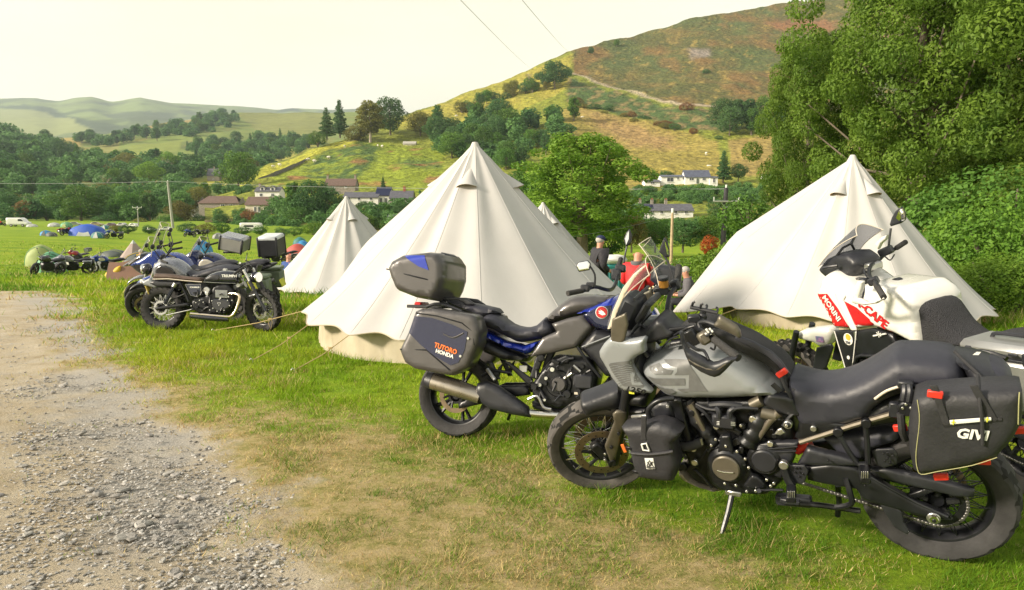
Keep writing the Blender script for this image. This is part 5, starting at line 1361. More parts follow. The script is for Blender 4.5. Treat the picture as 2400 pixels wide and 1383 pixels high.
for sg in (-1, 1): mb.tube([(d.x + 0.02, sg*0.09, d.z - 0.06), (d.x + 0.08, sg*0.08, d.z - 0.13), (d.x - 0.02, sg*0.10, d.z - 0.24)], 0.012, 7)
mb.tube([(d.x + 0.03, -0.11, d.z + 0.08), (d.x + 0.03, 0.11, d.z + 0.08)], 0.009, 7); mb.obj('dash_bracket', m_black, dash)
mb = MB(); mb.box((d.x + 0.10, 0, d.z - 0.02), (0.12, 0.16, 0.20), Matrix.Rotation(radians(-28), 3, 'Y'), 0.03); mb.obj('instrument_cowl', m_black, root)
# handlebar (turned left), grips, guards
gl0, gl1 = b.p(Z4, 590, 600, 0.30), b.p(Z4, 920, 855, 0.41)
gr0, gr1 = b.p(Z3, 1180, 250, -0.36), b.p(Z3, 1200, 50, -0.47)
cl = b.p(Z3, 960, 860, 0.0)
hb = MB(); hb.tube(catmull([gl1, gl0, b.p(Z4, 420, 470, 0.22), b.p(Z4, 250, 420, 0.12), Vector((cl.x - .02, 0.05, cl.z - .02)), Vector((cl.x, -0.05, cl.z - .02)), b.p(Z3, 1060, 480, -0.2), b.p(Z3, 1140, 350, -0.28), gr0, gr1], 4, False), 0.0135, 10); hb.obj('handlebar', m_satin, root)
b.grip('grip', gl0, gl1); b.grip('grip', gr0, gr1)
b.box('switch_pod', Z4, 470, 560, 0.27, (0.075, 0.06, 0.062), m_bronze, (20, 25, 35)); b.box('switch_face', Z4, 530, 500, 0.285, (0.055, 0.05, 0.012), m_black, (20, 30, 35))
for i, (x, y) in enumerate(((480, 460), (530, 450), (500, 490), (560, 480), (470, 520), (530, 515))): b.box('button', Z4, x, y, 0.305, (0.009, 0.009, 0.012), m_white, (20, 30, 35))
b.tube('lever', Z4, [(200, 660, .29), (330, 750, .35), (440, 770, .40), (510, 900, .44)], [0.010, 0.008, 0.006], m_satin)
b.panel('hand_guard', Z4, [(78, 480), (125, 488), (165, 660), (210, 740), (330, 810), (450, 870), (570, 940), (640, 930), (780, 868), (860, 860), (935, 850), (930, 878), (850, 950), (760, 1050), (680, 1120), (610, 1142), (540, 1125), (400, 1060), (235, 945), (180, 830), (130, 690)], 0.43, 0.43, 0.030, 0.035, m_black, 0.35, sm=0)
b.panel('guard_stripe', Z4, [(210, 880), (330, 950), (480, 1020), (620, 1042), (760, 950), (770, 965), (640, 1060), (480, 1045), (320, 980), (210, 905)], 0.455, 0.452, 0.012, 0.01, m_tube, 0.4)
b.panel('mirror_back', Z4, [(585, 375), (630, 325), (650, 270), (682, 240), (780, 300), (930, 395), (975, 470), (990, 560), (965, 576), (850, 515), (720, 455), (600, 400)], 0.22, 0.22, 0.022, 0.03, m_bronze, 0.3)
b.tube('mirror_stem', Z4, [(600, 380, .22), (470, 340, .20), (370, 360, .18), (390, 440, .2)], 0.010, m_black)
b.panel('mirror_back', K3, [(475, 345), (490, 300), (510, 250), (525, 262), (545, 330), (547, 378), (520, 385)], -0.38, -0.38, 0.014, 0.012, m_black, 0.3)
b.decal('mirror_back', 'mirror_glass', K3, [(520, 268), (543, 332), (545, 372), (534, 350), (522, 300)], -0.38, m_mirror, 0.004)
b.tube('mirror_stem', K3, [(505, 365, -.38), (545, 440, -.36), (578, 560, -.33)], 0.007, m_black)
c = b.p(Z3, 975, 260, -0.24); mb = MB(); mb.cyl(c - Vector((0, 0, 0.03)), c + Vector((0, 0, 0.012)), 0.027, 18); o = mb.obj('brake_reservoir', m_amber, root)
mb = MB(); mb.cyl(c + Vector((0, 0, 0.012)), c + Vector((0, 0, 0.032)), 0.031, 18); mb.obj('reservoir_cap', m_black, o)
b.box('brake_master', Z3, 950, 380, -0.24, (0.085, 0.04, 0.05), m_black, (0, 0, 20)); b.box('switch_pod', Z3, 1150, 300, -0.31, (0.05, 0.05, 0.06), m_black, (0, 20, 0))
# phone holder
b.tube('phone_holder', Z4, [(240, 125, .10), (440, 165, .10), (640, 210, .10)], 0.010, m_black, sm=0); 
for pts in ([(265, 110, .10), (280, 60, .12), (310, 45, .12)], [(385, 150, .10), (400, 90, .12), (430, 75, .12)], [(470, 165, .10), (485, 110, .08), (470, 92, .08)], [(630, 205, .10), (640, 150, .08), (615, 128, .08)]): b.tube('holder_claw', Z4, pts, 0.006, m_black)
b.tube('holder_arm', Z4, [(430, 170, .10), (420, 250, .10), (400, 330, .12), (350, 380, .12)], 0.016, m_black); c = b.p(Z4, 420, 260, .1); mb = MB(); mb.ball(c, 0.024, 12); mb.obj('holder_ball', m_black, root)
b.box('clutch_perch', Z4, 290, 290, .14, (0.06, 0.04, 0.035), m_black, (0, 0, 20)); b.box('clutch_bracket', Z4, 250, 580, .24, (0.07, 0.03, 0.08), m_satin, (0, 30, 0))
for q in ([(0, 540, .1), (100, 480, .14), (200, 430, .16), (300, 400, .16)], [(-100, 600, .05), (60, 520, .10), (150, 460, .14)], [(-170, 720, .08), (-60, 600, .1), (60, 560, .14)], [(590, 560, .27), (610, 650, .28), (590, 750, .28), (530, 720, .28)]): b.tube('cable', Z4, q, 0.005, m_black, sm=4)
b.panel('top_clamp_cover', Z3, [(760, 900), (900, 760), (1010, 790), (1100, 900), (1200, 960), (1150, 1050), (950, 1100), (760, 1160), (700, 1080)], 0.05, 0, 0.10, 0.03, m_black, 0.5)
b.panel('tank_front_trim', Z3, [(1060, 1150), (1220, 1120), (1300, 1190), (1050, 1215)], 0.13, 0.10, 0.03, 0.02, m_black, 0.5)
# seat and tail
b.panel('seat', K2, [(135, 250), (150, 226), (200, 240), (290, 264), (400, 262), (520, 225), (640, 160), (740, 97), (810, 88), (950, 92), (1080, 110), (1140, 160), (1170, 232), (1160, 275), (1000, 285), (860, 292), (790, 312), (700, 352), (635, 402), (618, 442), (520, 480), (400, 500), (250, 500), (190, 472), (150, 380)], 0.01, 0, 0.165, 0.06, m_vinyl, 0.3, sm=2, res=24)
b.panel('tail', K2, [(760, 85), (1080, 106), (1200, 118), (1300, 145), (1380, 185), (1435, 232), (1442, 282), (1400, 312), (1200, 330), (1000, 335), (850, 335), (1000, 300), (1165, 280), (1180, 240), (1145, 160), (1090, 118), (800, 95)], -0.02, 0, 0.15, 0.05, m_black, 0.35, sm=0, res=20)
b.panel('tail_rack', Z8, [(640, 890), (900, 930), (1090, 975), (1200, 1020), (1300, 1130), (1330, 1230), (1310, 1310), (1100, 1350), (780, 1340), (700, 1200), (560, 1000), (480, 880)], -0.03, 0, 0.125, 0.05, m_vinyl, 0.4)
b.decal('tail_rack', 'tail_badge', Z8, [(700, 1055), (770, 1003), (845, 1008), (800, 1058)], 0.15, m_white, 0.004)
b.tube('rear_strap', K2, [(1100, 110, .05), (1160, 170, .10), (1235, 240, .15), (1285, 300, .19)], 0.007, m_strap)
b.panel('side_cover', K2, [(0, 360), (90, 370), (150, 385), (190, 475), (200, 490), (140, 495), (60, 470), (-40, 420)], 0.15, 0.13, 0.03, 0.02, m_black, 0.4, pair=True)
b.panel('lower_side_cover', K2, [(190, 500), (280, 510), (470, 540), (480, 560), (200, 640), (155, 620)], 0.15, 0.13, 0.025, 0.02, m_satin, 0.4, pair=True)
b.panel('inner_fender', K2, [(300, 600), (560, 580), (760, 560), (770, 640), (600, 690), (560, 760), (420, 720)], 0.07, 0, 0.10, 0.03, m_vinyl, 0.4)
b.panel('subframe_cover', K2, [(480, 500), (640, 410), (800, 330), (840, 420), (800, 520), (560, 560)], 0.08, 0, 0.12, 0.03, m_black, 0.5)
# engine covers
b.disc('clutch_cover', Z2, 350, 745, 0.20, 0.098, 0.07, m_satin, bev=0.3); b.disc('cover_plate', Z2, 348, 762, 0.212, 0.070, 0.02, m_bronze)
b.tube('cover_badge', Z2, [(280, 770, .215), (340, 785, .215), (412, 790, .215)], 0.0035, m_chrome)
b.disc('sprocket_cover', Z2, 655, 700, 0.175, 0.083, 0.05, m_engine, bev=0.25); b.disc('sprocket_cap', Z2, 657, 702, 0.185, 0.060, 0.02, m_black)
b.panel('drive_cover', Z2, [(540, 650), (590, 560), (700, 548), (940, 545), (920, 600), (890, 690), (800, 850), (700, 800), (580, 790), (540, 720)], 0.16, 0.135, 0.025, 0.015, m_black, 0.4)
for q in ([(650, 598, .165), (930, 575, .165)], [(690, 622, .165), (920, 612, .165)]): b.tube('drive_cover_rib', Z2, q, 0.005, m_satin, sm=0)
b.panel('crank_case', Z2, [(210, 650), (300, 560), (430, 640), (520, 700), (560, 800), (680, 900), (680, 975), (430, 962), (280, 925), (190, 820)], 0.17, 0.14, 0.03, 0.03, m_engine, 0.4, sm=2)
b.panel('gear_cover', Z2, [(500, 880), (560, 810), (640, 850), (670, 920), (560, 925), (505, 905)], 0.18, 0.165, 0.02, 0.02, m_satin, 0.4, sm=2)
b.panel('front_strut', Z2, [(310, 490), (380, 486), (420, 660), (375, 620), (320, 615), (275, 650)], 0.19, 0.175, 0.02, 0.012, m_satin, 0.4)
for q, r in (([(700, 215, .10), (600, 420, .13), (520, 560, .15)], 0.052), ([(40, 200, .10), (150, 400, .12), (260, 560, .13)], 0.046)):
    P = b.path(Z2, q, sm=8); mb = MB(); mb.tube(P, [r*(1.0 if (i // 2) % 2 else 0.86) for i in range(len(P))], 16); mb.obj('cylinder', m_engine, root)
for q in ([(780, 300, .15), (700, 380, .16), (610, 520, .16)], [(60, 230, .14), (130, 360, .15), (190, 480, .15)]): b.tube('pushrod_tube', Z2, q, [0.024, 0.016, 0.012], m_tube, sm=6, n=12)
for q in ([(560, 240, .15), (640, 200, .15)], [(640, 300, .15), (760, 330, .15)]): b.tube('head_cover', Z2, q, 0.028, m_bronze, sm=4, n=12)
b.box('coil_pack', Z2, 335, 370, 0.185, (0.115, 0.04, 0.075), m_black, bev=0.012)
for dx, dy in ((0, 0), (0, 12), (0, 24)):
    b.tube('coil_fin', Z2, [(262, 372 + dy, .20), (300, 376 + dy, .206)], 0.003, m_alu, sm=0); b.tube('coil_fin', Z2, [(390, 378 + dy, .206), (425, 382 + dy, .20)], 0.003, m_alu, sm=0)
for x in (292, 382): b.tube('spark_boot', Z2, [(x, 340, .20), (x, 290, .20), (x + (-20 if x < 300 else 40), 265, .19)], 0.014, m_black)
b.tube('ignition_lead', Z2, [(290, 280, .2), (200, 270, .19), (110, 230, .17)], 0.008, m_black); b.tube('ignition_lead', Z2, [(385, 280, .2), (480, 262, .19), (610, 270, .17)], 0.008, m_black); b.tube('intake_hose', Z2, [(225, 240, .17), (340, 232, .18), (480, 250, .17)], 0.016, m_black)
b.tube('coolant_hose', Z2, [(-30, 575, .17), (60, 575, .18), (150, 540, .16)], 0.024, m_rubber, n=12); b.tube('hose_clip', Z2, [(148, 510, .175), (158, 560, .175)], 0.008, m_alu, sm=0)
b.bolts(Z2, [(348, 577), (438, 620), (505, 680), (533, 752), (430, 895), (340, 880), (230, 570), (265, 522), (470, 410), (840, 410), (680, 850), (738, 880), (712, 900), (590, 940), (518, 945), (290, 752), (400, 768)], 0.20, 0.007)
b.disc('pivot_bolt', Z2, 850, 405, 0.185, 0.020, 0.03, m_alu); b.disc('pivot_cap', Z2, 850, 407, 0.19, 0.014, 0.02, m_black); b.disc('frame_boss', Z2, 1058, 436, 0.17, 0.014, 0.02, m_alu)
b.panel('heel_bracket', Z2, [(770, 440), (800, 430), (830, 470), (790, 490), (740, 480)], 0.17, 0.16, 0.01, 0.01, m_alu, 0.5)
xa, xb = b.p(Z2, 150, 300, .17), b.p(Z2, 880, 300, .17)
b.clutter(min(xa.x, xb.x), max(xa.x, xb.x), 0.36, 0.70, 0.165, 40, 3); b.clutter(b.p(Z2, 60, 500, .17).x - .05, b.p(Z2, 60, 500, .17).x + .12, 0.30, 0.70, 0.15, 22, 4)
b.panel('skid_plate', K1, [(848, 892), (890, 900), (930, 948), (1000, 985), (1100, 1012), (1145, 1040), (1085, 1045), (970, 1010), (880, 965), (850, 930)], 0.12, 0, 0.14, 0.04, m_skid, 0.5)
b.panel('skid_side', K1, [(880, 890), (960, 800), (1080, 900), (1120, 1000), (1080, 1025), (960, 975)], 0.11, 0, 0.11, 0.02, m_engine, 0.5)
# swingarm, drive, stand, pegs
b.panel('swingarm', K2, [(215, 790), (380, 770), (520, 790), (600, 842), (740, 925), (880, 1000), (1000, 1050), (1070, 1083), (1078, 1108), (960, 1095), (800, 1052), (690, 1022), (560, 985), (520, 920), (330, 888), (235, 868)], 0.14, 0.125, 0.028, 0.02, m_satin, 0.4, pair=True)
b.tube('swingarm_edge', K2, [(590, 842, .155), (740, 928, .155), (880, 1003, .155), (1060, 1085, .155)], 0.006, m_black, sm=0)
b.panel('swingarm_cover', K2, [(175, 772), (232, 670), (300, 690), (440, 722), (530, 750), (535, 780), (360, 778)], 0.14, 0.13, 0.03, 0.02, m_black, 0.4)
b.panel('chain_guard', K2, [(590, 800), (700, 800), (760, 812), (1000, 865), (1218, 922), (1215, 972), (1100, 962), (930, 920), (760, 880), (640, 850)], 0.14, 0.13, 0.022, 0.015, m_black, 0.4)
b.panel('sprocket_guard', K2, [(655, 1005), (740, 1030), (790, 1060), (800, 1120), (835, 1175), (820, 1195), (745, 1150), (700, 1085)], 0.15, 0.14, 0.008, 0.01, m_black, 0.5)
b.panel('guard_hook', K2, [(760, 985), (830, 960), (930, 925), (990, 940), (900, 975), (840, 1000), (800, 1020)], 0.13, 0.115, 0.01, 0.01, m_satin, 0.5)
b.disc('axle_nut', Z6, 1250, 755, 0.175, 0.021, 0.03, m_chrome, n=6); b.disc('axle_bore', Z6, 1252, 775, 0.178, 0.009, 0.01, m_engine); b.disc('axle_washer', Z6, 1245, 745, 0.163, 0.028, 0.01, m_alu)
b.tube('subframe_tube', K2, [(188, 645, .15), (500, 545, .15), (750, 472, .15)], 0.014, m_tube, sm=0, mirror=True)
b.tube('rack_tube', K2, [(640, 400, .15), (700, 352, .17), (790, 318, .18), (1000, 322, .19), (1290, 305, .18), (1435, 285, .12)], 0.011, m_satin, mirror=True)
b.tube('rack_trim', K2, [(630, 390, .175), (700, 342, .185), (790, 312, .19)], 0.006, m_edge)
for q in ([(410, 590, .16), (470, 690, .17), (530, 775, .18)], [(575, 540, .16), (585, 650, .17), (590, 770, .18)], [(530, 775, .18), (590, 775, .18)]): b.tube('peg_bracket', K2, q, 0.013, m_satin, sm=0)
for x, y in ((412, 592), (578, 540)): b.disc('bracket_eye', K2, x, y, 0.18, 0.022, 0.03, m_satin, n=16)
for x, y, yy in ((570, 835, .26), (137, 950, .28)):
    b.box('foot_peg', K2, x, y, yy, (0.045, 0.11, 0.038), m_satin, (0, 0, 8))
    for k in range(4): b.box('peg_ridge', K2, x - 18 + 12*k, y + 2, yy + 0.056, (0.004, 0.004, 0.034), m_alu)
b.panel('heel_guard', K2, [(610, 705), (640, 690), (740, 685), (765, 720), (760, 780), (680, 800), (640, 780)], 0.16, 0.15, 0.008, 0.008, m_black, 0.5); b.panel('heel_guard', K2, [(115, 782), (215, 785), (238, 820), (215, 885), (190, 895), (140, 890)], 0.18, 0.17, 0.008, 0.008, m_black, 0.5)
b.bolts(K2, [(680, 715), (705, 712), (735, 730), (705, 745), (690, 760), (720, 770), (165, 800), (185, 800), (160, 825), (185, 825), (205, 835), (185, 850), (355, 758), (572, 905)], 0.185, 0.005, m_engine, 'hole_cap')
b.tube('gear_lever', Z2, [(630, 935, .19), (720, 925, .19), (815, 930, .19)], 0.007, m_satin, sm=0); b.tube('gear_toe', Z2, [(620, 950, .19), (618, 935, .24)], 0.011, m_black, sm=0); b.tube('peg_mount', Z2, [(820, 740, .18), (850, 830, .19), (890, 900, .2)], 0.022, m_satin)
b.disc('peg_mount_bolt', Z2, 815, 735, 0.205, 0.022, 0.03, m_alu)
b.tube('side_stand', Z2, [(400, 960, .15), (370, 1100, .21), (300, 1345, .31)], [0.016, 0.014, 0.012], m_satin, sm=2); c = b.p(Z2, 300, 1345, .31); mb = MB(); mb.box(c, (0.07, 0.05, 0.012), None, 0.004); mb.obj('stand_foot', m_satin, root)
b.box('stand_mount', Z2, 415, 945, 0.15, (0.08, 0.04, 0.03), m_alu); b.tube('stand_spring', Z2, [(355, 880, .16), (360, 940, .165)], 0.006, m_satin, sm=0)
b.box('shock_linkage', Z2, 900, 1010, 0.12, (0.17, 0.05, 0.055), m_black, (0, 6, 0)); b.box('pedal_tip', K2, 130, 990, 0.2, (0.09, 0.03, 0.02), m_black); b.tube('centre_stand', K2, [(100, 1000, .14), (300, 1015, .14), (545, 1050, .14)], 0.014, m_satin, sm=0); b.tube('centre_stand_leg', K2, [(460, 860, .15), (485, 950, .17), (490, 1010, .17), (400, 1030, .16)], 0.014, m_satin); b.tube('centre_stand_leg', K2, [(410, 900, -.1), (420, 1000, -.12), (410, 1080, -.12)], 0.014, m_satin, sm=0)
b.tube('spring_adjuster', K2, [(165, 690, .08), (250, 650, .08)], 0.028, m_redp, sm=0, n=12)
# soft pannier
m_pipe = mat('pannier_piping', (0.34, 0.33, 0.16), 0.6)
pan = b.panel('soft_pannier', K2, [(866, 395), (930, 372), (1100, 360), (1300, 350), (1470, 346), (1502, 352), (1506, 450), (1498, 540), (1440, 645), (1350, 742), (1200, 792), (1000, 828), (900, 842), (858, 820), (832, 700), (828, 560)], 0.37, 0.285, 0.105, 0.06, m_fabric, 0.6, res=22, label='black soft pannier with grey lettering')
P = [(880, 395), (892, 480), (890, 560), (880, 640), (872, 730), (880, 800), (905, 835), (1000, 818), (1200, 783), (1350, 735)]
b.tube('piping', K2, [(x, y, .385 if 0 < i < 9 else .37) for i, (x, y) in enumerate(P)], 0.0017, m_pipe, parent=pan); b.tube('piping', K2, [(1482, 350, .375), (1478, 420, .385), (1475, 540, .385)], 0.002, m_pipe, parent=pan)
for q in ([(950, 310), (1000, 312), (1075, 545), (1035, 550)], [(1185, 310), (1235, 310), (1360, 520), (1305, 525)]):
    b.panel('pannier_strap', K2, q, 0.395, 0.392, 0.004, 0.004, m_strap, 0.6, parent=pan)
b.panel('reflective_strip', K2, [(1070, 518), (1315, 500), (1318, 520), (1074, 542)], 0.402, 0.399, 0.003, 0.003, m_white, 0.6, parent=pan)
for x, y in ((1092, 528), (1292, 512)): b.box('stitch', K2, x, y, 0.404, (0.004, 0.003, 0.022), m_yell, parent=pan); b.box('stitch', K2, x, y, 0.404, (0.014, 0.003, 0.004), m_yell, parent=pan)
b.panel('strap_pad', K2, [(1030, 530), (1380, 500), (1380, 520), (1040, 555)], 0.39, 0.390, 0.004, 0.004, m_strap, 0.6, parent=pan)
b.text('pannier_lettering', 'GIVI', K2, 1200, 602, 0.396, 0.058, m_white, 2, 0.2, 0.002, sx=1.0)
b.tube('elastic_cord', K2, [(1235, 250, .2), (1245, 380, .39), (1262, 520, .405), (1265, 660, .40)], 0.007, m_strap, parent=pan)
for x, y, yy in ((1190, 298, .2), (985, 362, .39), (1020, 848, .3), (1265, 755, .3), (780, 560, .2), (1470, 575, .2)): b.box('red_buckle', K2, x, y, yy, (0.055, 0.02, 0.03), m_redp, (0, RND.uniform(-20, 20), 0), parent=pan)
b.disc('lock_dial', Z5, 345, 535, 0.25, 0.034, 0.03, m_satin, n=18); b.bolts(Z5, [(295, 518), (398, 518), (335, 470)], 0.255, 0.006)
for q in ([(310, 200, .2), (320, 300, .23), (300, 420, .24)], [(360, 200, .2), (385, 300, .23), (365, 430, .24)]): b.tube('mount_arm', Z5, q, 0.014, m_black)
b.box('mount_clamp', Z5, 330, 210, 0.2, (0.06, 0.04, 0.03), m_black); b.box('mount_clamp', Z5, 190, 530, 0.2, (0.04, 0.03, 0.07), m_black)
b.tube('strap_bundle', Z5, [(270, 580, .24), (280, 680, .24), (290, 800, .23), (330, 900, .2)], 0.016, m_strap)
# front end
b.panel('front_fender', Z1, [(400, 245), (415, 215), (600, 150), (740, 95), (830, 60), (885, 120), (900, 262), (760, 285), (640, 300), (540, 330), (458, 372), (415, 300)], 0.05, 0, 0.085, 0.06, m_black, 0.55, st=True)
for sg in (1, -1):
    g = b.p(Z1, 780, 915, 0.105, True); g2 = b.p(Z1, 890, 350, 0.105, True)
    up = g2 + (g2 - g)*1.25
    mb = MB(); mb.tube([b.St @ Vector((q.x, sg*0.105, q.z)) for q in (g, g2, up)], [0.028, 0.03, 0.026], 12); mb.obj('fork_leg', m_satin, root)
b.panel('fork_guard', Z1, [(770, 355), (820, 310), (930, 325), (932, 400), (870, 600), (800, 880), (745, 905), (690, 760), (680, 720), (720, 620), (790, 440)], 0.135, 0.13, 0.012, 0.012, m_bronze, 0.4, st=True, pair=True)
b.bolts(Z1, [(835, 580), (750, 740)], 0.15, 0.010, m_engine, 'guard_hole'); b.disc('axle_end', Z1, 772, 920, 0.145, 0.02, 0.03, m_engine, st=True)
b.box('brake_caliper', Z1, 620, 760, 0.10, (0.06, 0.05, 0.12), m_engine, (0, 30, 0), st=True, bev=0.01); b.bolts(Z1, [(600, 742), (678, 815), (676, 885)], 0.13, 0.007)
b.box('reflector', Z1, 900, 745, 0.12, (0.02, 0.008, 0.05), m_orange, (0, 20, 0))
b.panel('lamp_housing', Z1, [(885, 130), (1000, 110), (1180, 120), (1150, 290), (960, 270), (890, 240)], 0.1, 0, 0.12, 0.04, m_satin, 0.5); b.panel('lamp_lower', Z1, [(920, 290), (1150, 300), (1140, 380), (960, 375)], 0.1, 0, 0.10, 0.03, m_black, 0.5)
b.tube('crash_bar', Z1, [(1480, 165, .2), (1330, 185, .22), (1230, 240, .23), (1180, 320, .235), (1210, 420, .235), (1300, 520, .23)], 0.014, m_satin, n=10, mirror=True); b.tube('crash_bar', Z1, [(1000, 380, .2), (1100, 372, .23), (1200, 360, .235)], 0.010, m_alu, n=8)
bag = b.panel('crash_bar_bag', Z1, [(860, 512), (900, 495), (960, 486), (1120, 470), (1300, 460), (1430, 500), (1550, 582), (1525, 640), (1472, 685), (1485, 800), (1520, 960), (1500, 1010), (1462, 1132), (1350, 1130), (1200, 1112), (1065, 1090), (1030, 1020), (995, 920), (965, 780), (935, 620)], 0.31, 0.255, 0.075, 0.05, m_fabric, 0.5, res=20, label='small black roll top bag on the crash bar')
b.panel('bag_strap', Z1, [(1105, 370), (1165, 370), (1160, 600), (1168, 650), (1098, 650), (1100, 600)], 0.325, 0.328, 0.005, 0.005, m_strap, 0.6, parent=bag); b.tube('bag_buckle', Z1, [(1105, 700, .338), (1160, 688, .338), (1195, 775, .338), (1125, 765, .338), (1105, 700, .338)], 0.005, m_white, sm=0, parent=bag)
b.tube('bag_fold', Z1, [(985, 800, .33), (1150, 815, .335), (1320, 805, .335), (1470, 780, .325)], 0.008, m_fabric, parent=bag); b.panel('bag_patch', Z1, [(1140, 862), (1240, 862), (1262, 990), (1162, 985)], 0.332, 0.330, 0.003, 0.002, m_white, 0.6, parent=bag)
b.text('patch_print', 'GEMZ', Z1, 1212, 972, 0.336, 0.018, m_engine, 0)
for q in ([(1165, 950), (1195, 885), (1230, 945)], [(1185, 960), (1215, 900), (1240, 960)], [(1170, 905), (1205, 950), (1235, 900)]): b.tube('patch_line', Z1, [(x, y, .335) for x, y in q], 0.0018, m_engine, sm=0, parent=bag)
for x, y in ((970, 745), (1380, 800), (1050, 1020), (1400, 1045)): b.box('bag_clip', Z1, x, y, 0.318, (0.045, 0.012, 0.018), m_satin, parent=bag)
# ------------------------------------------------------------------ blue and gunmetal tourer with luggage boxes
m_gun = mat('gunmetal_paint', (0.085, 0.080, 0.082), 0.38, 0.4, var=0.08, scale=3, coat=0.3)
m_blue = mat('blue_paint', (0.014, 0.035, 0.36), 0.22, 0.2, var=0.1, scale=3, coat=0.8)
m_navy = mat('dark_blue_gloss', (0.006, 0.009, 0.045), 0.10, 0.1, var=0.1, scale=3, coat=0.8)
m_lens = mat('red_lens', (0.5, 0.02, 0.02), 0.2)
b = Bike('motorcycle', (1075, 1022), (1544, 1058), 0.15, 'blue and gunmetal touring motorcycle with hard top box and side cases')
root = b.root; wb = b.wb
b.wheel(0, 0.320, 0.18, 0.224, 'y', tread='road', disc=0.13, ydisc=-0.085, two=False, nsp=5)
b.steer(-8); b.wheel(wb, 0.305, 0.12, 0.222, 'y', st=True, tread='road', disc=0.155, nsp=5)
b.panel('engine_block', K5, [(1070, 850), (1150, 760), (1390, 770), (1440, 900), (1400, 1060), (1180, 1110), (1020, 1060), (1000, 950)], -0.15, 0, 0.16, 0.03, m_engine, 0.5)
b.disc('clutch_cover', K5, 1187, 940, -0.17, 0.105, -0.05, m_engine, bev=0.3); b.disc('cover_plate', K5, 1187, 945, -0.20, 0.052, -0.03, m_gun); b.disc('cover_ring', K5, 1187, 945, -0.185, 0.066, -0.02, m_satin)
b.box('gearbox_unit', K5, 1350, 925, -0.19, (0.13, 0.06, 0.10), m_black); b.tube('chrome_pin', K5, [(1225, 905, -.2), (1275, 870, -.2)], 0.012, m_alu, sm=0); b.tube('chrome_pin', K5, [(1285, 820, -.19), (1330, 860, -.19)], 0.010, m_alu, sm=0)
b.panel('engine_plate', K5, [(1150, 790), (1240, 750), (1270, 770), (1250, 810), (1180, 810)], -0.18, -0.17, 0.02, 0.015, m_satin, 0.4); b.box('badge', K5, 1328, 1003, -0.195, (0.085, 0.006, 0.016), m_edge); b.disc('oil_cap', K5, 1240, 1010, -0.20, 0.03, -0.02, m_satin)
b.clutter(0.62, 1.12, 0.30, 0.66, -0.17, 34, 8)
b.panel('rear_hugger_frame', K5, [(640, 620), (700, 650), (840, 715), (960, 760), (1010, 748), (960, 800), (820, 790), (700, 740), (640, 700)], -0.12, 0, 0.14, 0.04, m_black, 0.4)
b.panel('swingarm', K5, [(790, 950), (990, 948), (1005, 1010), (860, 1030), (620, 1085), (545, 1100), (540, 1065), (640, 1010)], -0.11, -0.11, 0.025, 0.02, m_satin, 0.4, pair=True)
for q in ([(830, 790), (870, 800), (1020, 910), (1010, 960), (960, 920)], [(1050, 745), (1110, 740), (1080, 800), (1040, 910), (1000, 900), (1030, 800)], [(720, 790), (760, 800), (810, 910), (780, 915)], [(800, 830), (830, 800), (800, 900), (770, 905)]): b.panel('frame_plate', K5, q, -0.16, -0.155, 0.015, 0.01, m_satin, 0.4, pair=True)
b.tube('peg_bracket', K5, [(690, 890, -.17), (760, 850, -.17), (880, 870, -.17)], 0.012, m_satin, sm=0); b.tube('foot_peg', K5, [(725, 845, -.2), (775, 915, -.24)], 0.014, m_alu, sm=0); b.tube('brake_pedal', K5, [(990, 1040, -.2), (1050, 1020, -.21), (1090, 1090, -.21), (1140, 1105, -.21)], 0.010, m_alu); b.box('ecu_box', K5, 960, 842, -0.15, (0.06, 0.02, 0.05), m_alu)
b.tube('silencer', K5, [(375, 920, -.24), (520, 965, -.24), (680, 1020, -.22)], [0.068, 0.068, 0.060], mat('silencer_steel', (0.40, 0.36, 0.31), 0.3, 0.9, var=0.1, scale=6), n=20, flat=0.85)
b.tube('silencer_cap', K5, [(335, 908, -.24), (372, 919, -.24)], [0.060, 0.069], m_black, n=20, sm=0, flat=0.85)
b.panel('silencer_shroud', K5, [(640, 990), (660, 935), (720, 925), (800, 960), (900, 1030), (985, 1092), (1002, 1160), (880, 1140), (740, 1105), (690, 1070)], -0.25, -0.22, 0.06, 0.05, m_black, 0.3)
b.disc('shroud_bolt', K5, 937, 1107, -0.275, 0.016, -0.01, m_satin)
b.tube('exhaust_pipe', K5, [(990, 1130, -.2), (1100, 1140, -.18), (1320, 1140, -.14), (1420, 1080, -.1)], 0.030, m_chrome, n=14)
b.panel('belly_pan', K5, [(1000, 1060), (1180, 1110), (1380, 1060), (1500, 900), (1530, 930), (1420, 1120), (1180, 1140), (1010, 1110)], -0.12, 0, 0.12, 0.03, m_black, 0.4)
b.panel('pillion_seat', K5, [(420, 392), (500, 398), (640, 418), (770, 448), (800, 480), (740, 500), (690, 520), (600, 478), (500, 440)], -0.09, 0, 0.13, 0.05, m_vinyl, 0.35)
b.panel('rider_seat', K5, [(660, 548), (720, 488), (780, 490), (860, 548), (950, 574), (1040, 560), (1095, 508), (1125, 530), (1168, 580), (1150, 625), (1060, 650), (940, 672), (880, 652), (760, 592)], -0.10, 0, 0.16, 0.055, m_vinyl, 0.35, sm=2, res=18)
b.panel('tail_panel', K5, [(665, 588), (740, 620), (830, 662), (950, 690), (1075, 652), (1035, 700), (1000, 742), (960, 752), (840, 712), (720, 652)], -0.16, 0, 0.165, 0.03, m_blue, 0.45)
b.panel('grab_rail', K5, [(400, 375), (520, 378), (600, 388), (655, 425), (600, 432), (540, 400), (430, 395), (600, 480), (580, 490), (400, 400)], -0.11, -0.11, 0.016, 0.012, m_black, 0.4, pair=True)
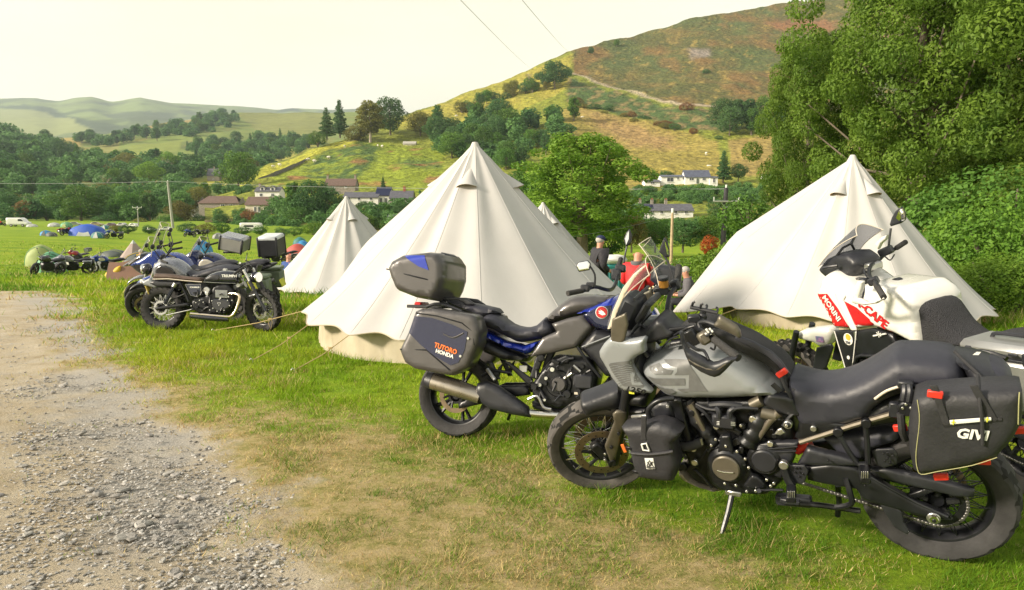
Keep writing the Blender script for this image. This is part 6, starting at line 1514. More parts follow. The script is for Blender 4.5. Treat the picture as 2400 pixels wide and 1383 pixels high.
b.panel('fuel_tank', K5, [(1095, 520), (1150, 455), (1250, 378), (1340, 358), (1460, 362), (1570, 370), (1520, 440), (1430, 480), (1270, 512), (1160, 545)], -0.12, 0, 0.17, 0.07, m_gun, 0.2, sm=2)
b.panel('tank_top', K5, [(1350, 365), (1440, 358), (1500, 372), (1440, 402), (1380, 400)], -0.02, 0, 0.09, 0.03, m_navy, 0.4)
b.panel('side_panel', K5, [(1140, 550), (1250, 512), (1345, 492), (1412, 570), (1360, 630), (1300, 705), (1130, 745), (1000, 765), (1040, 700), (1080, 640), (1170, 600)], -0.19, -0.165, 0.035, 0.03, m_gun, 0.35, pair=True)
b.panel('front_fairing', K5, [(1240, 502), (1330, 450), (1450, 398), (1600, 335), (1700, 360), (1800, 450), (1860, 560), (1800, 640), (1650, 650), (1540, 560), (1500, 565), (1412, 560), (1345, 490)], -0.22, 0, 0.235, 0.10, m_blue, 0.25, res=20)
b.panel('cowl_side', K5, [(1345, 492), (1440, 440), (1530, 430), (1540, 560), (1520, 600), (1420, 570)], -0.245, -0.225, 0.025, 0.03, m_navy, 0.3)
b.panel('lower_cowl', K5, [(1300, 706), (1412, 575), (1530, 600), (1650, 660), (1700, 800), (1560, 900), (1480, 900), (1400, 800)], -0.2, 0, 0.20, 0.05, m_black, 0.4)
b.tube('cowl_line', K5, [(1310, 700, -.21), (1370, 790, -.21), (1460, 900, -.2)], 0.012, m_satin, sm=0); b.tube('cowl_line', K5, [(1340, 700, -.215), (1520, 630, -.215)], 0.005, m_greyp, sm=0)
b.disc('badge_ring', K5, 1467, 477, -0.265, 0.044, -0.01, m_white); b.disc('badge_red', K5, 1467, 477, -0.268, 0.040, -0.01, m_lens)
c = b.p(K5, 1467, 477, -0.270)
mb = MB(); mb.add([Vector((c.x + x, c.y, c.z + z)) for x, z in ((0.028, -0.014), (0.004, -0.020), (-0.026, -0.004), (-0.012, -0.002), (-0.026, 0.012), (-0.004, 0.010), (-0.014, 0.022), (0.014, 0.006))], [(0, 1, 2, 3), (0, 3, 4, 5), (0, 5, 6, 7)]); mb.obj('badge_wing', m_white, root)
# handlebar and mirrors
b.tube('handlebar', K5, [(1255, 350, -.40), (1350, 335, -.36), (1420, 310, -.25), (1500, 330, -.1), (1540, 320, .1), (1570, 250, .25), (1585, 180, .38)], 0.014, m_satin)
b.grip('grip', b.p(K5, 1345, 335, -.37), b.p(K5, 1255, 352, -.46)); b.grip('grip', b.p(K3, 190, 470, .33), b.p(K3, 215, 400, .42))
b.box('switch_pod', K5, 1360, 320, -0.34, (0.06, 0.05, 0.05), m_black); b.box('brake_master', K5, 1395, 300, -0.28, (0.06, 0.04, 0.04), m_black); b.box('switch_pod', K3, 185, 500, .3, (0.07, 0.07, 0.09), m_black); b.box('hand_pod', K3, 215, 460, .34, (0.08, 0.08, 0.06), m_black)
b.panel('mirror', K5, [(1302, 175), (1318, 150), (1378, 138), (1396, 160), (1388, 202), (1320, 214)], -0.36, -0.36, 0.014, 0.015, m_black, 0.4); b.decal('mirror', 'mirror_glass', K5, [(1306, 176), (1320, 154), (1376, 143), (1390, 162), (1383, 198), (1322, 209)], -0.372, m_mirror, 0.003, side=-1)
b.tube('mirror_stem', K5, [(1390, 175, -.36), (1422, 230, -.35), (1422, 300, -.33)], 0.007, m_black)
b.panel('mirror', K3, [(237, 262), (255, 215), (278, 190), (292, 232), (286, 290), (252, 314)], 0.42, 0.42, 0.014, 0.015, m_black, 0.4); b.decal('mirror', 'mirror_glass', K3, [(246, 258), (262, 220), (272, 206), (270, 260), (252, 300)], 0.406, m_mirror, 0.003, side=-1); b.tube('mirror_stem', K3, [(258, 305, .42), (245, 370, .40), (238, 420, .36)], 0.007, m_black)
A = b.p(K3, 450, 640, 0.0); T = b.p(K3, 372, 250, 0.0)
b.screen('windscreen', (A.x + 0.12, A.z), (T.x + 0.05, T.z), 0.19, 0.13, 0.07, m_screen, edge=0.003)
b.panel('instrument_cowl', K3, [(430, 470), (470, 430), (560, 440), (630, 460), (620, 560), (560, 600), (470, 580), (420, 540)], 0.0, 0, 0.13, 0.04, m_black, 0.5)
# luggage
tb = b.panel('top_box', K5, [(68, 188), (92, 140), (165, 100), (330, 80), (400, 88), (440, 150), (440, 260), (420, 330), (380, 405), (240, 380), (120, 332), (82, 240)], -0.27, 0, 0.285, 0.05, m_gun, 0.62, res=18, label='gunmetal hard top box with blue panel')
b.decal('top_box', 'blue_panel', K5, [(182, 104), (326, 108), (354, 204), (290, 180), (230, 140)], -0.26, m_blue, 0.004, side=-1, parent=tb)
b.tube('box_seam', K5, [(72, 195, -.24), (200, 230, -.285), (330, 262, -.285), (430, 285, -.24)], 0.005, m_engine, parent=tb)
b.disc('box_badge', K5, 327, 182, -0.285, 0.012, -0.006, m_white, parent=tb)
c0 = b.p(K5, 470, 190, -0.05); mb = MB(); mb.box((c0.x + .0, 0.0, c0.z + .02), (0.05, 0.30, 0.20), Matrix.Rotation(radians(-14), 3, 'Y'), 0.03); mb.obj('backrest_pad', m_vinyl, tb)
for yy in (-0.2, 0.2): mb = MB(); mb.box((c0.x + .01, yy, c0.z - .12), (0.03, 0.05, 0.03)); mb.obj('hinge', m_alu, tb)
mb = MB(); mb.box((c0.x - .16, 0, c0.z - .30), (0.30, 0.24, 0.025)); mb.obj('box_rack', m_black, root)
pc = b.panel('side_case', K5, [(258, 470), (300, 452), (370, 450), (500, 470), (620, 490), (645, 505), (672, 592), (665, 680), (600, 832), (500, 886), (440, 880), (250, 842), (190, 802), (155, 722), (215, 600)], -0.40, -0.30, 0.115, 0.035, m_gun, 0.72, res=18, label='hard side case with glossy dark blue panel')
b.decal('side_case', 'case_panel', K5, [(255, 500), (370, 512), (500, 555), (600, 602), (580, 722), (540, 802), (490, 820), (390, 762), (300, 690), (215, 605), (238, 545)], -0.41, m_navy, 0.004, side=-1, parent=pc)
b.tube('case_seam', K5, [(262, 480, -.415), (400, 500, -.415), (560, 545, -.415), (630, 600, -.41), (640, 690, -.41)], 0.005, m_engine, sm=0, parent=pc)
b.tube('case_crease', K5, [(160, 715, -.40), (330, 720, -.418), (480, 850, -.418)], 0.005, m_satin, sm=0, parent=pc)
b.text('case_lettering', 'TUTORO', K5, 455, 712, -0.424, 0.048, m_orange, -16, 0, 0.002, side=-1, sx=0.9); b.text('case_lettering', 'HONDA', K5, 448, 745, -0.424, 0.038, m_white, -16, 0, 0.0015, side=-1)
b.bolts(K5, [(603, 645), (553, 760)], -0.412, 0.010); b.tube('case_handle', K5, [(440, 615, -.42), (500, 640, -.425), (570, 610, -.42)], 0.005, m_gun, parent=pc)
mb = MB(); S = Slab(b.sl['side_case'].Q, 0.30, 0.115, 0.035, 0.72); mb.slab(S); mb.obj('side_case', m_gun, root)
b.tube('case_rail', K5, [(330, 440, -.17), (420, 420, -.16), (560, 470, -.16)], 0.012, m_black, mirror=True); b.box('tail_light', K5, 300, 430, -0.0, (0.06, 0.16, 0.05), m_lens)
for sg in (1, -1):
    mb = MB(); mb.tube([b.St @ Vector(q) for q in ((wb, sg*0.1, 0.31), (wb - 0.33, sg*0.1, 0.98))], 0.026, 10); mb.obj('fork_leg', m_satin, root)
b.tube('side_stand', K5, [(900, 1060, .12), (860, 1170, .28)], 0.012, m_satin, sm=0)

# ------------------------------------------------------------------ white and red adventure motorcycle
m_wp = mat('white_gloss_paint', (0.70, 0.69, 0.66), 0.25, var=0.03, scale=2, coat=0.6)
m_red = mat('red_gloss_print', (0.55, 0.012, 0.02), 0.3, var=0.05, coat=0.4)
def mesh_seat():
    m = mat('mesh_seat', (0.035, 0.035, 0.042), 0.7, var=0.1)
    n, l = m.node_tree.nodes, m.node_tree.links; p = n['Principled BSDF']; tc = n.new('ShaderNodeTexCoord'); w = n.new('ShaderNodeTexVoronoi'); w.inputs['Scale'].default_value = 150
    bp = n.new('ShaderNodeBump'); bp.inputs['Strength'].default_value = 0.9; bp.inputs['Distance'].default_value = 0.01
    l.new(tc.outputs['Object'], w.inputs['Vector']); l.new(w.outputs['Distance'], bp.inputs['Height']); l.new(bp.outputs[0], p.inputs['Normal'])
    r = n.new('ShaderNodeValToRGB'); r.color_ramp.elements[0].color = (0.055, 0.055, 0.066, 1); r.color_ramp.elements[1].color = (0.02, 0.02, 0.024, 1); r.color_ramp.elements[1].position = 0.5
    l.new(w.outputs['Distance'], r.inputs['Fac']); l.new(r.outputs[0], p.inputs['Base Color'])
    return m
m_mesh = mesh_seat()
b = Bike('motorcycle', (2432, 1160), (1876, 972), 0.17, 'white and red adventure motorcycle with mesh seat and silver aluminium pannier')
root = b.root; wb = b.wb
b.steer(14)
b.wheel(0, 0.335, 0.15, 0.222, 'spoke', tread='knob', disc=0.12, ydisc=-0.09, two=False, sprocket=0.115, spoke_m=m_satin, dust=True)
b.wheel(wb, 0.335, 0.11, 0.250, 'spoke', st=True, tread='knob', disc=0.15, spoke_m=m_satin, dust=True)
b.chain(Vector((0, 0, 0.335)), 0.118, 0.6, 0.37, 0.089)
b.panel('engine_block', K4, [(540, 1100), (640, 1040), (900, 1040), (960, 1150), (900, 1260), (860, 1380), (640, 1380), (560, 1250)], 0.15, 0, 0.16, 0.03, m_engine, 0.5)
for k in range(4): b.tube('engine_rib', K4, [(700, 1060 + 22*k, .165), (860, 1055 + 22*k, .165)], 0.008, m_satin, sm=0)
b.clutter(0.5, 1.0, 0.40, 0.75, 0.165, 20, 12)
b.panel('front_fender', K4, [(188, 985), (200, 960), (240, 940), (330, 925), (440, 918), (468, 950), (462, 1000), (440, 1042), (380, 1052), (335, 1022), (270, 1005)], 0.04, 0, 0.07, 0.05, m_wp, 0.5, st=True, sm=0)
b.box('race_sticker', K4, 372, 1000, 0.075, (0.07, 0.003, 0.05), mat('sticker_multi', (0.15, 0.35, 0.62), 0.4, var=0.5, scale=40, col2=(0.55, 0.25, 0.5)), st=True)
for sg in (1, -1):
    mb = MB(); mb.tube([b.St @ Vector(q) for q in ((wb, sg*0.1, 0.335), (wb - 0.22, sg*0.1, 0.80))], [0.027, 0.024], 10); mb.obj('fork_leg', m_satin, root)
b.panel('fork_guard', K4, [(350, 1060), (450, 1030), (470, 1060), (420, 1200), (380, 1240), (320, 1220)], 0.13, 0.125, 0.012, 0.01, m_black, 0.4, st=True, pair=True)
b.panel('lower_cowl', K4, [(478, 936), (590, 930), (640, 936), (760, 918), (900, 960), (940, 1050), (880, 1100), (760, 1125), (640, 1130), (610, 1205), (555, 1205), (520, 1080)], 0.19, 0.185, 0.02, 0.03, m_satin, 0.4, pair=True)
b.tube('cowl_edge', K4, [(478, 940, .21), (520, 1080, .21), (556, 1205, .21), (608, 1205, .21), (636, 940, .21)], 0.004, m_wp, sm=0)
b.panel('fairing', K4, [(372, 600), (385, 550), (440, 510), (520, 570), (612, 642), (700, 600), (800, 612), (940, 632), (1010, 690), (1045, 745), (1065, 880), (1086, 1062), (1000, 1015), (900, 962), (760, 916), (640, 930), (480, 928), (420, 800), (345, 674)], 0.20, 0, 0.215, 0.035, m_wp, 0.6, res=24)
for q in ([(340, 672), (440, 668), (515, 770), (605, 924), (465, 930), (405, 800)], [(535, 705), (650, 765), (745, 850), (775, 916), (640, 926), (588, 845)], [(735, 856), (860, 932), (1000, 1008), (1082, 1060), (1040, 1046), (880, 968), (765, 914)]): b.decal('fairing', 'red_print', K4, q, 0.20, m_red, 0.003)
b.text('fairing_lettering', 'MORINI', K4, 455, 775, 0.224, 0.062, m_wp, -52, 0.1, 0.002); b.text('fairing_lettering', 'X-CAPE', K4, 735, 805, 0.222, 0.088, m_red, -33, 0.15, 0.003)
b.text('cowl_lettering', '*', K4, 800, 985, 0.225, 0.10, m_wp, 0); b.tube('star_swoosh', K4, [(760, 975, .214), (800, 968, .214), (850, 960, .214)], 0.006, m_wp, sm=0)
b.disc('club_sticker', K4, 575, 1000, 0.212, 0.044, 0.006, m_wp); b.disc('club_sticker_sun', K4, 575, 985, 0.215, 0.024, 0.004, mat('sun_yellow', (0.75, 0.36, 0.04), 0.5)); b.text('sticker_text', 'TRF', K4, 575, 1025, 0.216, 0.030, m_navy)
b.disc('cog_sticker', K4, 465, 590, 0.20, 0.036, 0.004, m_engine, n=14); b.disc('cog_sticker_eye', K4, 465, 590, 0.203, 0.018, 0.003, m_wp)
b.panel('fairing_duct', K4, [(480, 660), (540, 655), (560, 690), (545, 720), (642, 935), (600, 935), (520, 770)], 0.22, 0.218, 0.008, 0.01, m_wp, 0.4)
b.box('cowl_bolt_plate', K4, 630, 975, 0.205, (0.02, 0.008, 0.06), m_alu); b.disc('drain_ring', K4, 577, 1132, 0.208, 0.014, 0.006, m_wp)
b.panel('dash_surround', K4, [(440, 470), (500, 400), (580, 362), (660, 362), (720, 405), (735, 460), (640, 600), (590, 635), (520, 560), (450, 500)], 0.0, 0, 0.12, 0.04, m_black, 0.5)
d = b.p(K4, 610, 450, 0.0); Rd = Matrix.Rotation(radians(-30), 3, 'Y'); mb = MB(); mb.box(d + Vector((-0.085, 0, -.02)), (0.03, 0.23, 0.15), Rd, 0.012); dash = mb.obj('dash', m_black, root); mb = MB(); mb.box(d + Vector((-0.085, 0, -.02)) + Rd @ Vector((-0.016, 0, 0)), (0.004, 0.17, 0.11), Rd, 0.002); mb.obj('display', mat('display_glass', (0.10, 0.105, 0.115), 0.12), dash)
A = b.p(K4, 520, 430, 0); T = b.p(K4, 665, 172, 0)
b.screen('windscreen', (A.x + 0.12, A.z - .02), (T.x, T.z), 0.17, 0.12, 0.08, m_smoke, edge=0.003)
for q in ([(470, 430, .10), (540, 340, .10), (600, 310, .08)], [(600, 310, .06), (625, 260, .02)], [(600, 310, .06), (620, 350, .0)]): b.tube('screen_bracket', K4, q, 0.009, m_black, sm=0)
b.tube('deflector_wing', K4, [(398, 488, .2), (440, 478, .19), (500, 470, .16)], 0.012, m_black)
b.tube('handlebar', K4, [(830, 690, .42), (780, 600, .38), (730, 540, .25), (740, 470, .08), (790, 440, -.08), (840, 390, -.25), (920, 345, -.34), (985, 305, -.42)], 0.013, m_satin)
b.grip('grip', b.p(K4, 775, 600, .37), b.p(K4, 830, 690, .45)); b.grip('grip', b.p(K4, 925, 342, -.33), b.p(K4, 985, 303, -.43))
b.box('switch_pod', K4, 760, 580, .34, (0.06, 0.06, 0.05), m_black, (0, 20, 30)); b.box('switch_pod', K4, 850, 365, -.25, (0.09, 0.09, 0.06), m_black, (0, 20, 30)); b.box('clutch_perch', K4, 690, 580, .30, (0.05, 0.05, 0.04), m_black)
b.tube('lever', K4, [(690, 600, .32), (690, 660, .40), (675, 720, .45)], 0.007, m_black); b.tube('cable', K4, [(700, 560, .25), (640, 560, .1), (620, 600, .05)], 0.006, m_black); b.tube('cable', K4, [(840, 400, -.2), (880, 430, -.2), (910, 390, -.3)], 0.005, m_black); b.tube('cable', K4, [(720, 560, .2), (690, 500, .1), (760, 480, 0)], 0.006, m_black)
b.panel('hand_guard', K4, [(615, 735), (630, 660), (655, 575), (690, 580), (680, 640), (660, 700), (720, 730), (800, 710), (838, 690), (842, 705), (790, 740), (700, 752)], 0.45, 0.45, 0.022, 0.02, m_wp, 0.4); b.panel('hand_guard', K4, [(780, 310), (830, 260), (868, 245), (855, 280), (820, 310), (800, 350)], -0.36, -0.36, 0.022, 0.02, m_wp, 0.4)
b.box('bar_clamp', K4, 760, 470, 0.0, (0.06, 0.12, 0.05), m_alu)
b.tube('mirror_stem', K4, [(868, 370, -.27), (872, 300, -.28), (885, 200, -.30)], 0.008, m_black)
b.panel('mirror', K4, [(884, 170), (900, 120), (925, 75), (962, 44), (986, 90), (988, 140), (955, 165), (892, 185)], -0.30, -0.30, 0.018, 0.02, m_black, 0.4); b.decal('mirror', 'mirror_glass', K4, [(925, 125), (945, 75), (965, 55), (980, 92), (982, 138), (955, 155)], -0.282, m_mirror, 0.004)
b.panel('tank_top', K4, [(840, 600), (910, 590), (990, 598), (1065, 622), (1145, 720), (1060, 742), (990, 672), (940, 640)], 0.06, 0, 0.10, 0.04, m_navy, 0.5); b.disc('filler_cap', K4, 915, 603, 0.04, 0.04, 0.05, m_satin)
b.box('tank_sticker', K4, 1078, 705, 0.105, (0.05, 0.003, 0.018), m_wp)
b.panel('seat', K4, [(1032, 745), (1095, 720), (1170, 726), (1230, 800), (1300, 900), (1400, 980), (1490, 1002), (1600, 966), (1720, 950), (1844, 955), (2000, 962), (2060, 1000), (2040, 1050), (1844, 1056), (1600, 1062), (1330, 1075), (1090, 1075), (1062, 900)], 0.09, 0, 0.16, 0.055, m_mesh, 0.35, sm=2, res=24)
b.panel('side_cover', K4, [(1000, 1040), (1090, 1075), (1330, 1075), (1500, 1080), (1400, 1180), (1100, 1200), (980, 1120)], 0.13, 0, 0.15, 0.03, m_black, 0.4)
b.panel('tail', K4, [(1500, 1060), (1844, 1058), (2050, 1050), (2100, 1120), (1800, 1150), (1500, 1140)], 0.08, 0, 0.13, 0.03, m_black, 0.4)
for q in ([(700, 1180, .2), (640, 1240, .22), (625, 1320, .22), (700, 1400, .2)], [(610, 1280, .2), (640, 1130, .22), (760, 1120, .2), (900, 1110, .2)]): b.tube('crash_bar', K4, q, 0.013, m_satin, mirror=True)
b.panel('swingarm', K4, [(1100, 1300), (1300, 1320), (1700, 1550), (1980, 1720), (1960, 1770), (1600, 1620), (1200, 1420)], 0.11, 0.11, 0.025, 0.02, m_satin, 0.4, pair=True)
m_case = mat('case_aluminium', (0.42, 0.42, 0.42), 0.4, 0.75, var=0.06, scale=5)
for sg in (1, -1):
    c = b.p(K4, 1790, 1215, 0.33); c.y *= sg
    mb = MB(); mb.box(c + Vector((0, 0, -0.06)), (0.46, 0.24, 0.30), None, 0.035); o = mb.obj('aluminium_pannier', m_case, root, label='silver aluminium pannier' if sg > 0 else None)
    mb = MB(); mb.box(c + Vector((0, 0, 0.125)), (0.475, 0.25, 0.075), None, 0.03); mb.obj('pannier_lid', m_case, o)
    mb = MB(); mb.box(c + Vector((0, 0, 0.086)), (0.472, 0.248, 0.012), None, 0.003); mb.obj('lid_seal', m_black, o)
    mb = MB(); mb.tube(catmull([c + Vector((0.12, 0, 0.16)), c + Vector((0.09, 0, 0.185)), c + Vector((-0.09, 0, 0.185)), c + Vector((-0.12, 0, 0.16))], 3, False), 0.011, 7); mb.obj('lid_handle', m_black, o)
    for sx in (0.16, -0.16): mb = MB(); mb.box(c + Vector((sx, sg*0.124, 0.10)), (0.04, 0.02, 0.07), None, 0.006); mb.obj('latch', m_black, o)
b.box('indicator', K4, 1750, 1330, 0.22, (0.05, 0.03, 0.03), m_wp); b.tube('side_stand', K4, [(900, 1400, .15), (860, 1640, .3)], 0.013, m_satin, sm=0)
b.box('seat_lever', K4, 1765, 1115, 0.46, (0.05, 0.01, 0.012), m_black)
# ------------------------------------------------------------------ black scrambler with brown seat
m_brown = mat('brown_leather', (0.085, 0.055, 0.042), 0.6, var=0.2, scale=8)
m_gloss = mat('black_gloss_paint', (0.012, 0.013, 0.022), 0.12, var=0.2, scale=3, coat=0.8)
m_plate = mat('side_plate', (0.045, 0.05, 0.075), 0.35, 0.2, var=0.1)
b = Bike('motorcycle', (383, 773), (618, 776), 0.14, 'black scrambler motorcycle with brown ribbed seat and knobbly tyres')
root = b.root; wb = b.wb
b.wheel(0, 0.345, 0.14, 0.225, 'spoke', tread='knob', sprocket=0.0, disc=0.11, ydisc=-0.09, two=False, spoke_m=m_bolt, nsp=14, dmat=m_alu)
b.steer(-24); b.wheel(wb, 0.335, 0.11, 0.235, 'spoke', st=True, tread='knob', disc=0.13, spoke_m=m_bolt, nsp=14, dmat=m_alu)
b.panel('seat', K6, [(440, 700), (450, 665), (475, 648), (620, 652), (800, 680), (990, 692), (988, 748), (800, 735), (620, 715), (455, 718)], -0.10, 0, 0.13, 0.04, m_brown, 0.4)
b.tube('seat_piping', K6, [(450, 712, -.13), (620, 708, -.13), (800, 728, -.13), (985, 742, -.13)], 0.008, m_edge, sm=0)
b.panel('rear_frame', K6, [(400, 760), (450, 718), (780, 738), (770, 830), (640, 800), (500, 800)], -0.09, 0, 0.10, 0.03, m_black, 0.5)
b.panel('rear_fender', K6, [(315, 735), (350, 730), (430, 690), (510, 770), (505, 815), (440, 800), (360, 780)], -0.05, 0, 0.08, 0.04, m_greyp, 0.4); b.box('tail_light', K6, 345, 735, 0, (0.06, 0.08, 0.06), m_white); b.box('number_plate', K6, 420, 830, 0.0, (0.01, 0.18, 0.14), mat('plate_yellow', (0.5, 0.38, 0.08), 0.5), (0, -25, 0))
b.panel('fuel_tank', K6, [(985, 725), (1010, 690), (1080, 643), (1190, 615), (1310, 622), (1365, 672), (1378, 730), (1340, 765), (1150, 758), (1000, 748)], -0.12, 0, 0.15, 0.07, m_gloss, 0.2, sm=2, res=18)
b.decal('fuel_tank', 'knee_pad', K6, [(1010, 735), (1040, 690), (1100, 668), (1160, 665), (1175, 690), (1150, 725), (1080, 738)], -0.14, m_black, 0.006, side=-1)
b.text('tank_lettering', 'TRIUMPH', K6, 1278, 678, -0.157, 0.056, m_white, 0, 0, 0.002, side=-1); b.tube('tank_line', K6, [(1000, 742, -.13), (1180, 752, -.14), (1350, 758, -.12)], 0.004, m_alu, sm=0); b.disc('filler_cap', K6, 1245, 615, -0.0, 0.03, 0.06, m_alu)
b.panel('side_plate', K6, [(805, 772), (840, 762), (968, 765), (982, 800), (970, 870), (935, 902), (865, 888), (835, 840)], -0.14, -0.13, 0.02, 0.02, m_plate, 0.4, sm=0)
b.tube('plate_edge', K6, [(805, 772, -.152), (968, 766, -.152), (972, 870, -.152), (935, 902, -.152), (862, 886, -.152), (805, 772, -.152)], 0.004, m_alu, sm=0); b.text('plate_lettering', 'SCRAMBLER', K6, 905, 800, -0.155, 0.028, m_white, 0, 0, 0.001, side=-1)
b.panel('engine_block', K6, [(860, 940), (1000, 900), (1080, 830), (1120, 770), (1270, 760), (1330, 830), (1330, 1000), (1260, 1095), (1000, 1110), (880, 1050)], -0.12, 0, 0.13, 0.03, m_engine, 0.5)
for k in range(7): b.tube('cooling_fin', K6, [(1130, 832 + 12*k, -.16), (1258, 838 + 12*k, -.16)], 0.008, m_alu, sm=0)
b.panel('cylinder', K6, [(1128, 828), (1262, 834), (1250, 915), (1135, 912)], -0.12, 0, 0.15, 0.02, m_alu, 0.7)
b.panel('crank_cover', K6, [(1085, 938), (1170, 925), (1265, 935), (1285, 1000), (1230, 1050), (1150, 1060), (1100, 1030)], -0.17, -0.155, 0.02, 0.02, m_gloss, 0.4, sm=2)
b.bolts(K6, [(1092, 945), (1175, 930), (1262, 940), (1283, 998), (1225, 1048), (1150, 1058), (1105, 1025), (1070, 1045), (1000, 960), (960, 940), (1310, 940), (920, 965), (870, 1000), (1030, 870)], -0.18, 0.009)
mb = MB(); c = b.p(K6, 1168, 982, -.18); mb.tube([c + Vector((-0.026, 0, 0.02)), c + Vector((0.026, 0, 0.02)), c + Vector((0, 0, -0.026))], 0.005, 4, closed=True); mb.obj('cover_triangle', m_white, root)
b.disc('gear_cover', K6, 985, 1010, -0.15, 0.075, -0.03, m_engine); b.disc('carburettor', K6, 1030, 830, -0.15, 0.05, -0.05, m_alu); b.disc('carburettor', K6, 1035, 865, -0.155, 0.03, -0.03, m_bolt); b.clutter(0.55, 1.1, 0.28, 0.62, -0.15, 26, 15)
b.tube('exhaust', K6, [(1255, 872, -.12), (1340, 868, -.17), (1385, 890, -.2), (1385, 940, -.2), (1345, 1060, -.21), (1300, 1110, -.21), (1240, 1116, -.21), (1000, 1095, -.21), (860, 1083, -.21)], 0.022, mat('exhaust_chrome', (0.72, 0.62, 0.50), 0.18, 1.0, var=0.08), n=12)
b.tube('silencer', K6, [(860, 1108, -.19), (1060, 1128, -.2), (1270, 1145, -.19)], [0.035, 0.05, 0.04], m_gloss, n=14)
b.panel('swingarm', K6, [(470, 1020), (560, 1005), (830, 965), (850, 1000), (600, 1035), (490, 1045)], -0.11, -0.11, 0.025, 0.02, m_satin, 0.5, pair=True); b.tube('torque_rod', K6, [(600, 1100, -.12), (870, 1040, -.12)], 0.008, m_alu, sm=0)
P0, P1 = b.p(K6, 700, 755, -.14), b.p(K6, 580, 980, -.14)
for sg in (1, -1):
    mb = MB(); n_ = 26; a, e = Vector((P0.x, sg*0.14, P0.z)), Vector((P1.x, sg*0.14, P1.z)); mb.tube([a.lerp(e, i/n_) for i in range(n_ + 1)], [0.034 if i % 2 else 0.024 for i in range(n_ + 1)], 10); mb.obj('shock_spring', m_gloss, root); mb = MB(); mb.cyl(a, a.lerp(e, 0.18), 0.034, 12); mb.cyl(e.lerp(a, 0.06), e, 0.028, 12); mb.obj('shock_end', m_alu, root)
b.tube('frame_tube', K6, [(740, 740, -.11), (800, 850, -.12), (840, 950, -.12)], 0.018, m_satin, sm=0, mirror=True); b.tube('frame_tube', K6, [(640, 940, -.12), (800, 870, -.12)], 0.012, m_satin, sm=0); b.tube('down_tube', K6, [(1390, 700, 0), (1360, 850, -.05), (1300, 1000, -.08)], 0.018, m_satin, sm=0)
F0, F1 = b.p(K6, 1672, 1060, -.1, True), b.p(K6, 1560, 850, -.1, True)
for sg in (1, -1):
    f = Vector((F1.x - F0.x, 0, F1.z - F0.z)); a = Vector((F0.x, sg*0.1, F0.z)); mb = MB(); mb.tube([b.St @ q for q in (a, a + f)], 0.026, 10); mb.obj('fork_leg', m_gloss, root)
    mb = MB(); mb.tube([b.St @ (a + f*(1 + 0.07*i)) for i in range(9)], [0.034 if i % 2 else 0.026 for i in range(9)], 10); mb.obj('fork_gaiter', m_black, root); mb = MB(); mb.tube([b.St @ (a + f*1.5), b.St @ (a + f*2.15)], 0.021, 10); mb.obj('fork_tube', m_bolt, root)
b.panel('front_fender', K6, [(1455, 915), (1500, 880), (1560, 862), (1620, 875), (1640, 895), (1560, 890), (1500, 905)], -0.04, 0, 0.06, 0.02, m_greyp, 0.5, st=True)
c = b.p(K6, 1560, 690, 0, True); mb = MB(); mb.ball(c, 0.09, 18, (0.8, 1, 1)); mb.v = [tuple(b.St @ Vector(q)) for q in mb.v]; mb.obj('headlight', m_gloss, root); mb = MB(); mb.cyl(b.St @ (c + Vector((0.05, 0, 0))), b.St @ (c + Vector((0.075, 0, 0))), 0.082, 20); mb.obj('headlight_lens', m_mirror, root)
b.tube('handlebar', K6, [(1330, 660, -.38), (1420, 590, -.34), (1470, 560, -.12), (1490, 565, .1), (1440, 590, .34), (1390, 620, .42)], 0.013, m_satin); b.grip('grip', b.p(K6, 1420, 592, -.33), b.p(K6, 1335, 655, -.42)); b.disc('clock', K6, 1500, 590, 0.0, 0.045, 0.05, m_satin); b.box('number_board', K6, 1600, 590, 0.0, (0.02, 0.2, 0.10), m_black, (0, 20, 0)); b.clutter(b.p(K6, 1440, 640, -.1).x - .08, b.p(K6, 1440, 640, -.1).x + .1, 0.85, 1.12, -0.08, 14, 19)
b.disc('steering_badge', K6, 1372, 778, -0.06, 0.03, -0.02, m_white); b.tube('side_stand', K6, [(1000, 1130, .12), (1040, 1215, .28)], 0.012, m_satin, sm=0); b.tube('foot_peg', K6, [(930, 1010, -.15), (940, 1030, -.27)], 0.014, m_satin, sm=0)

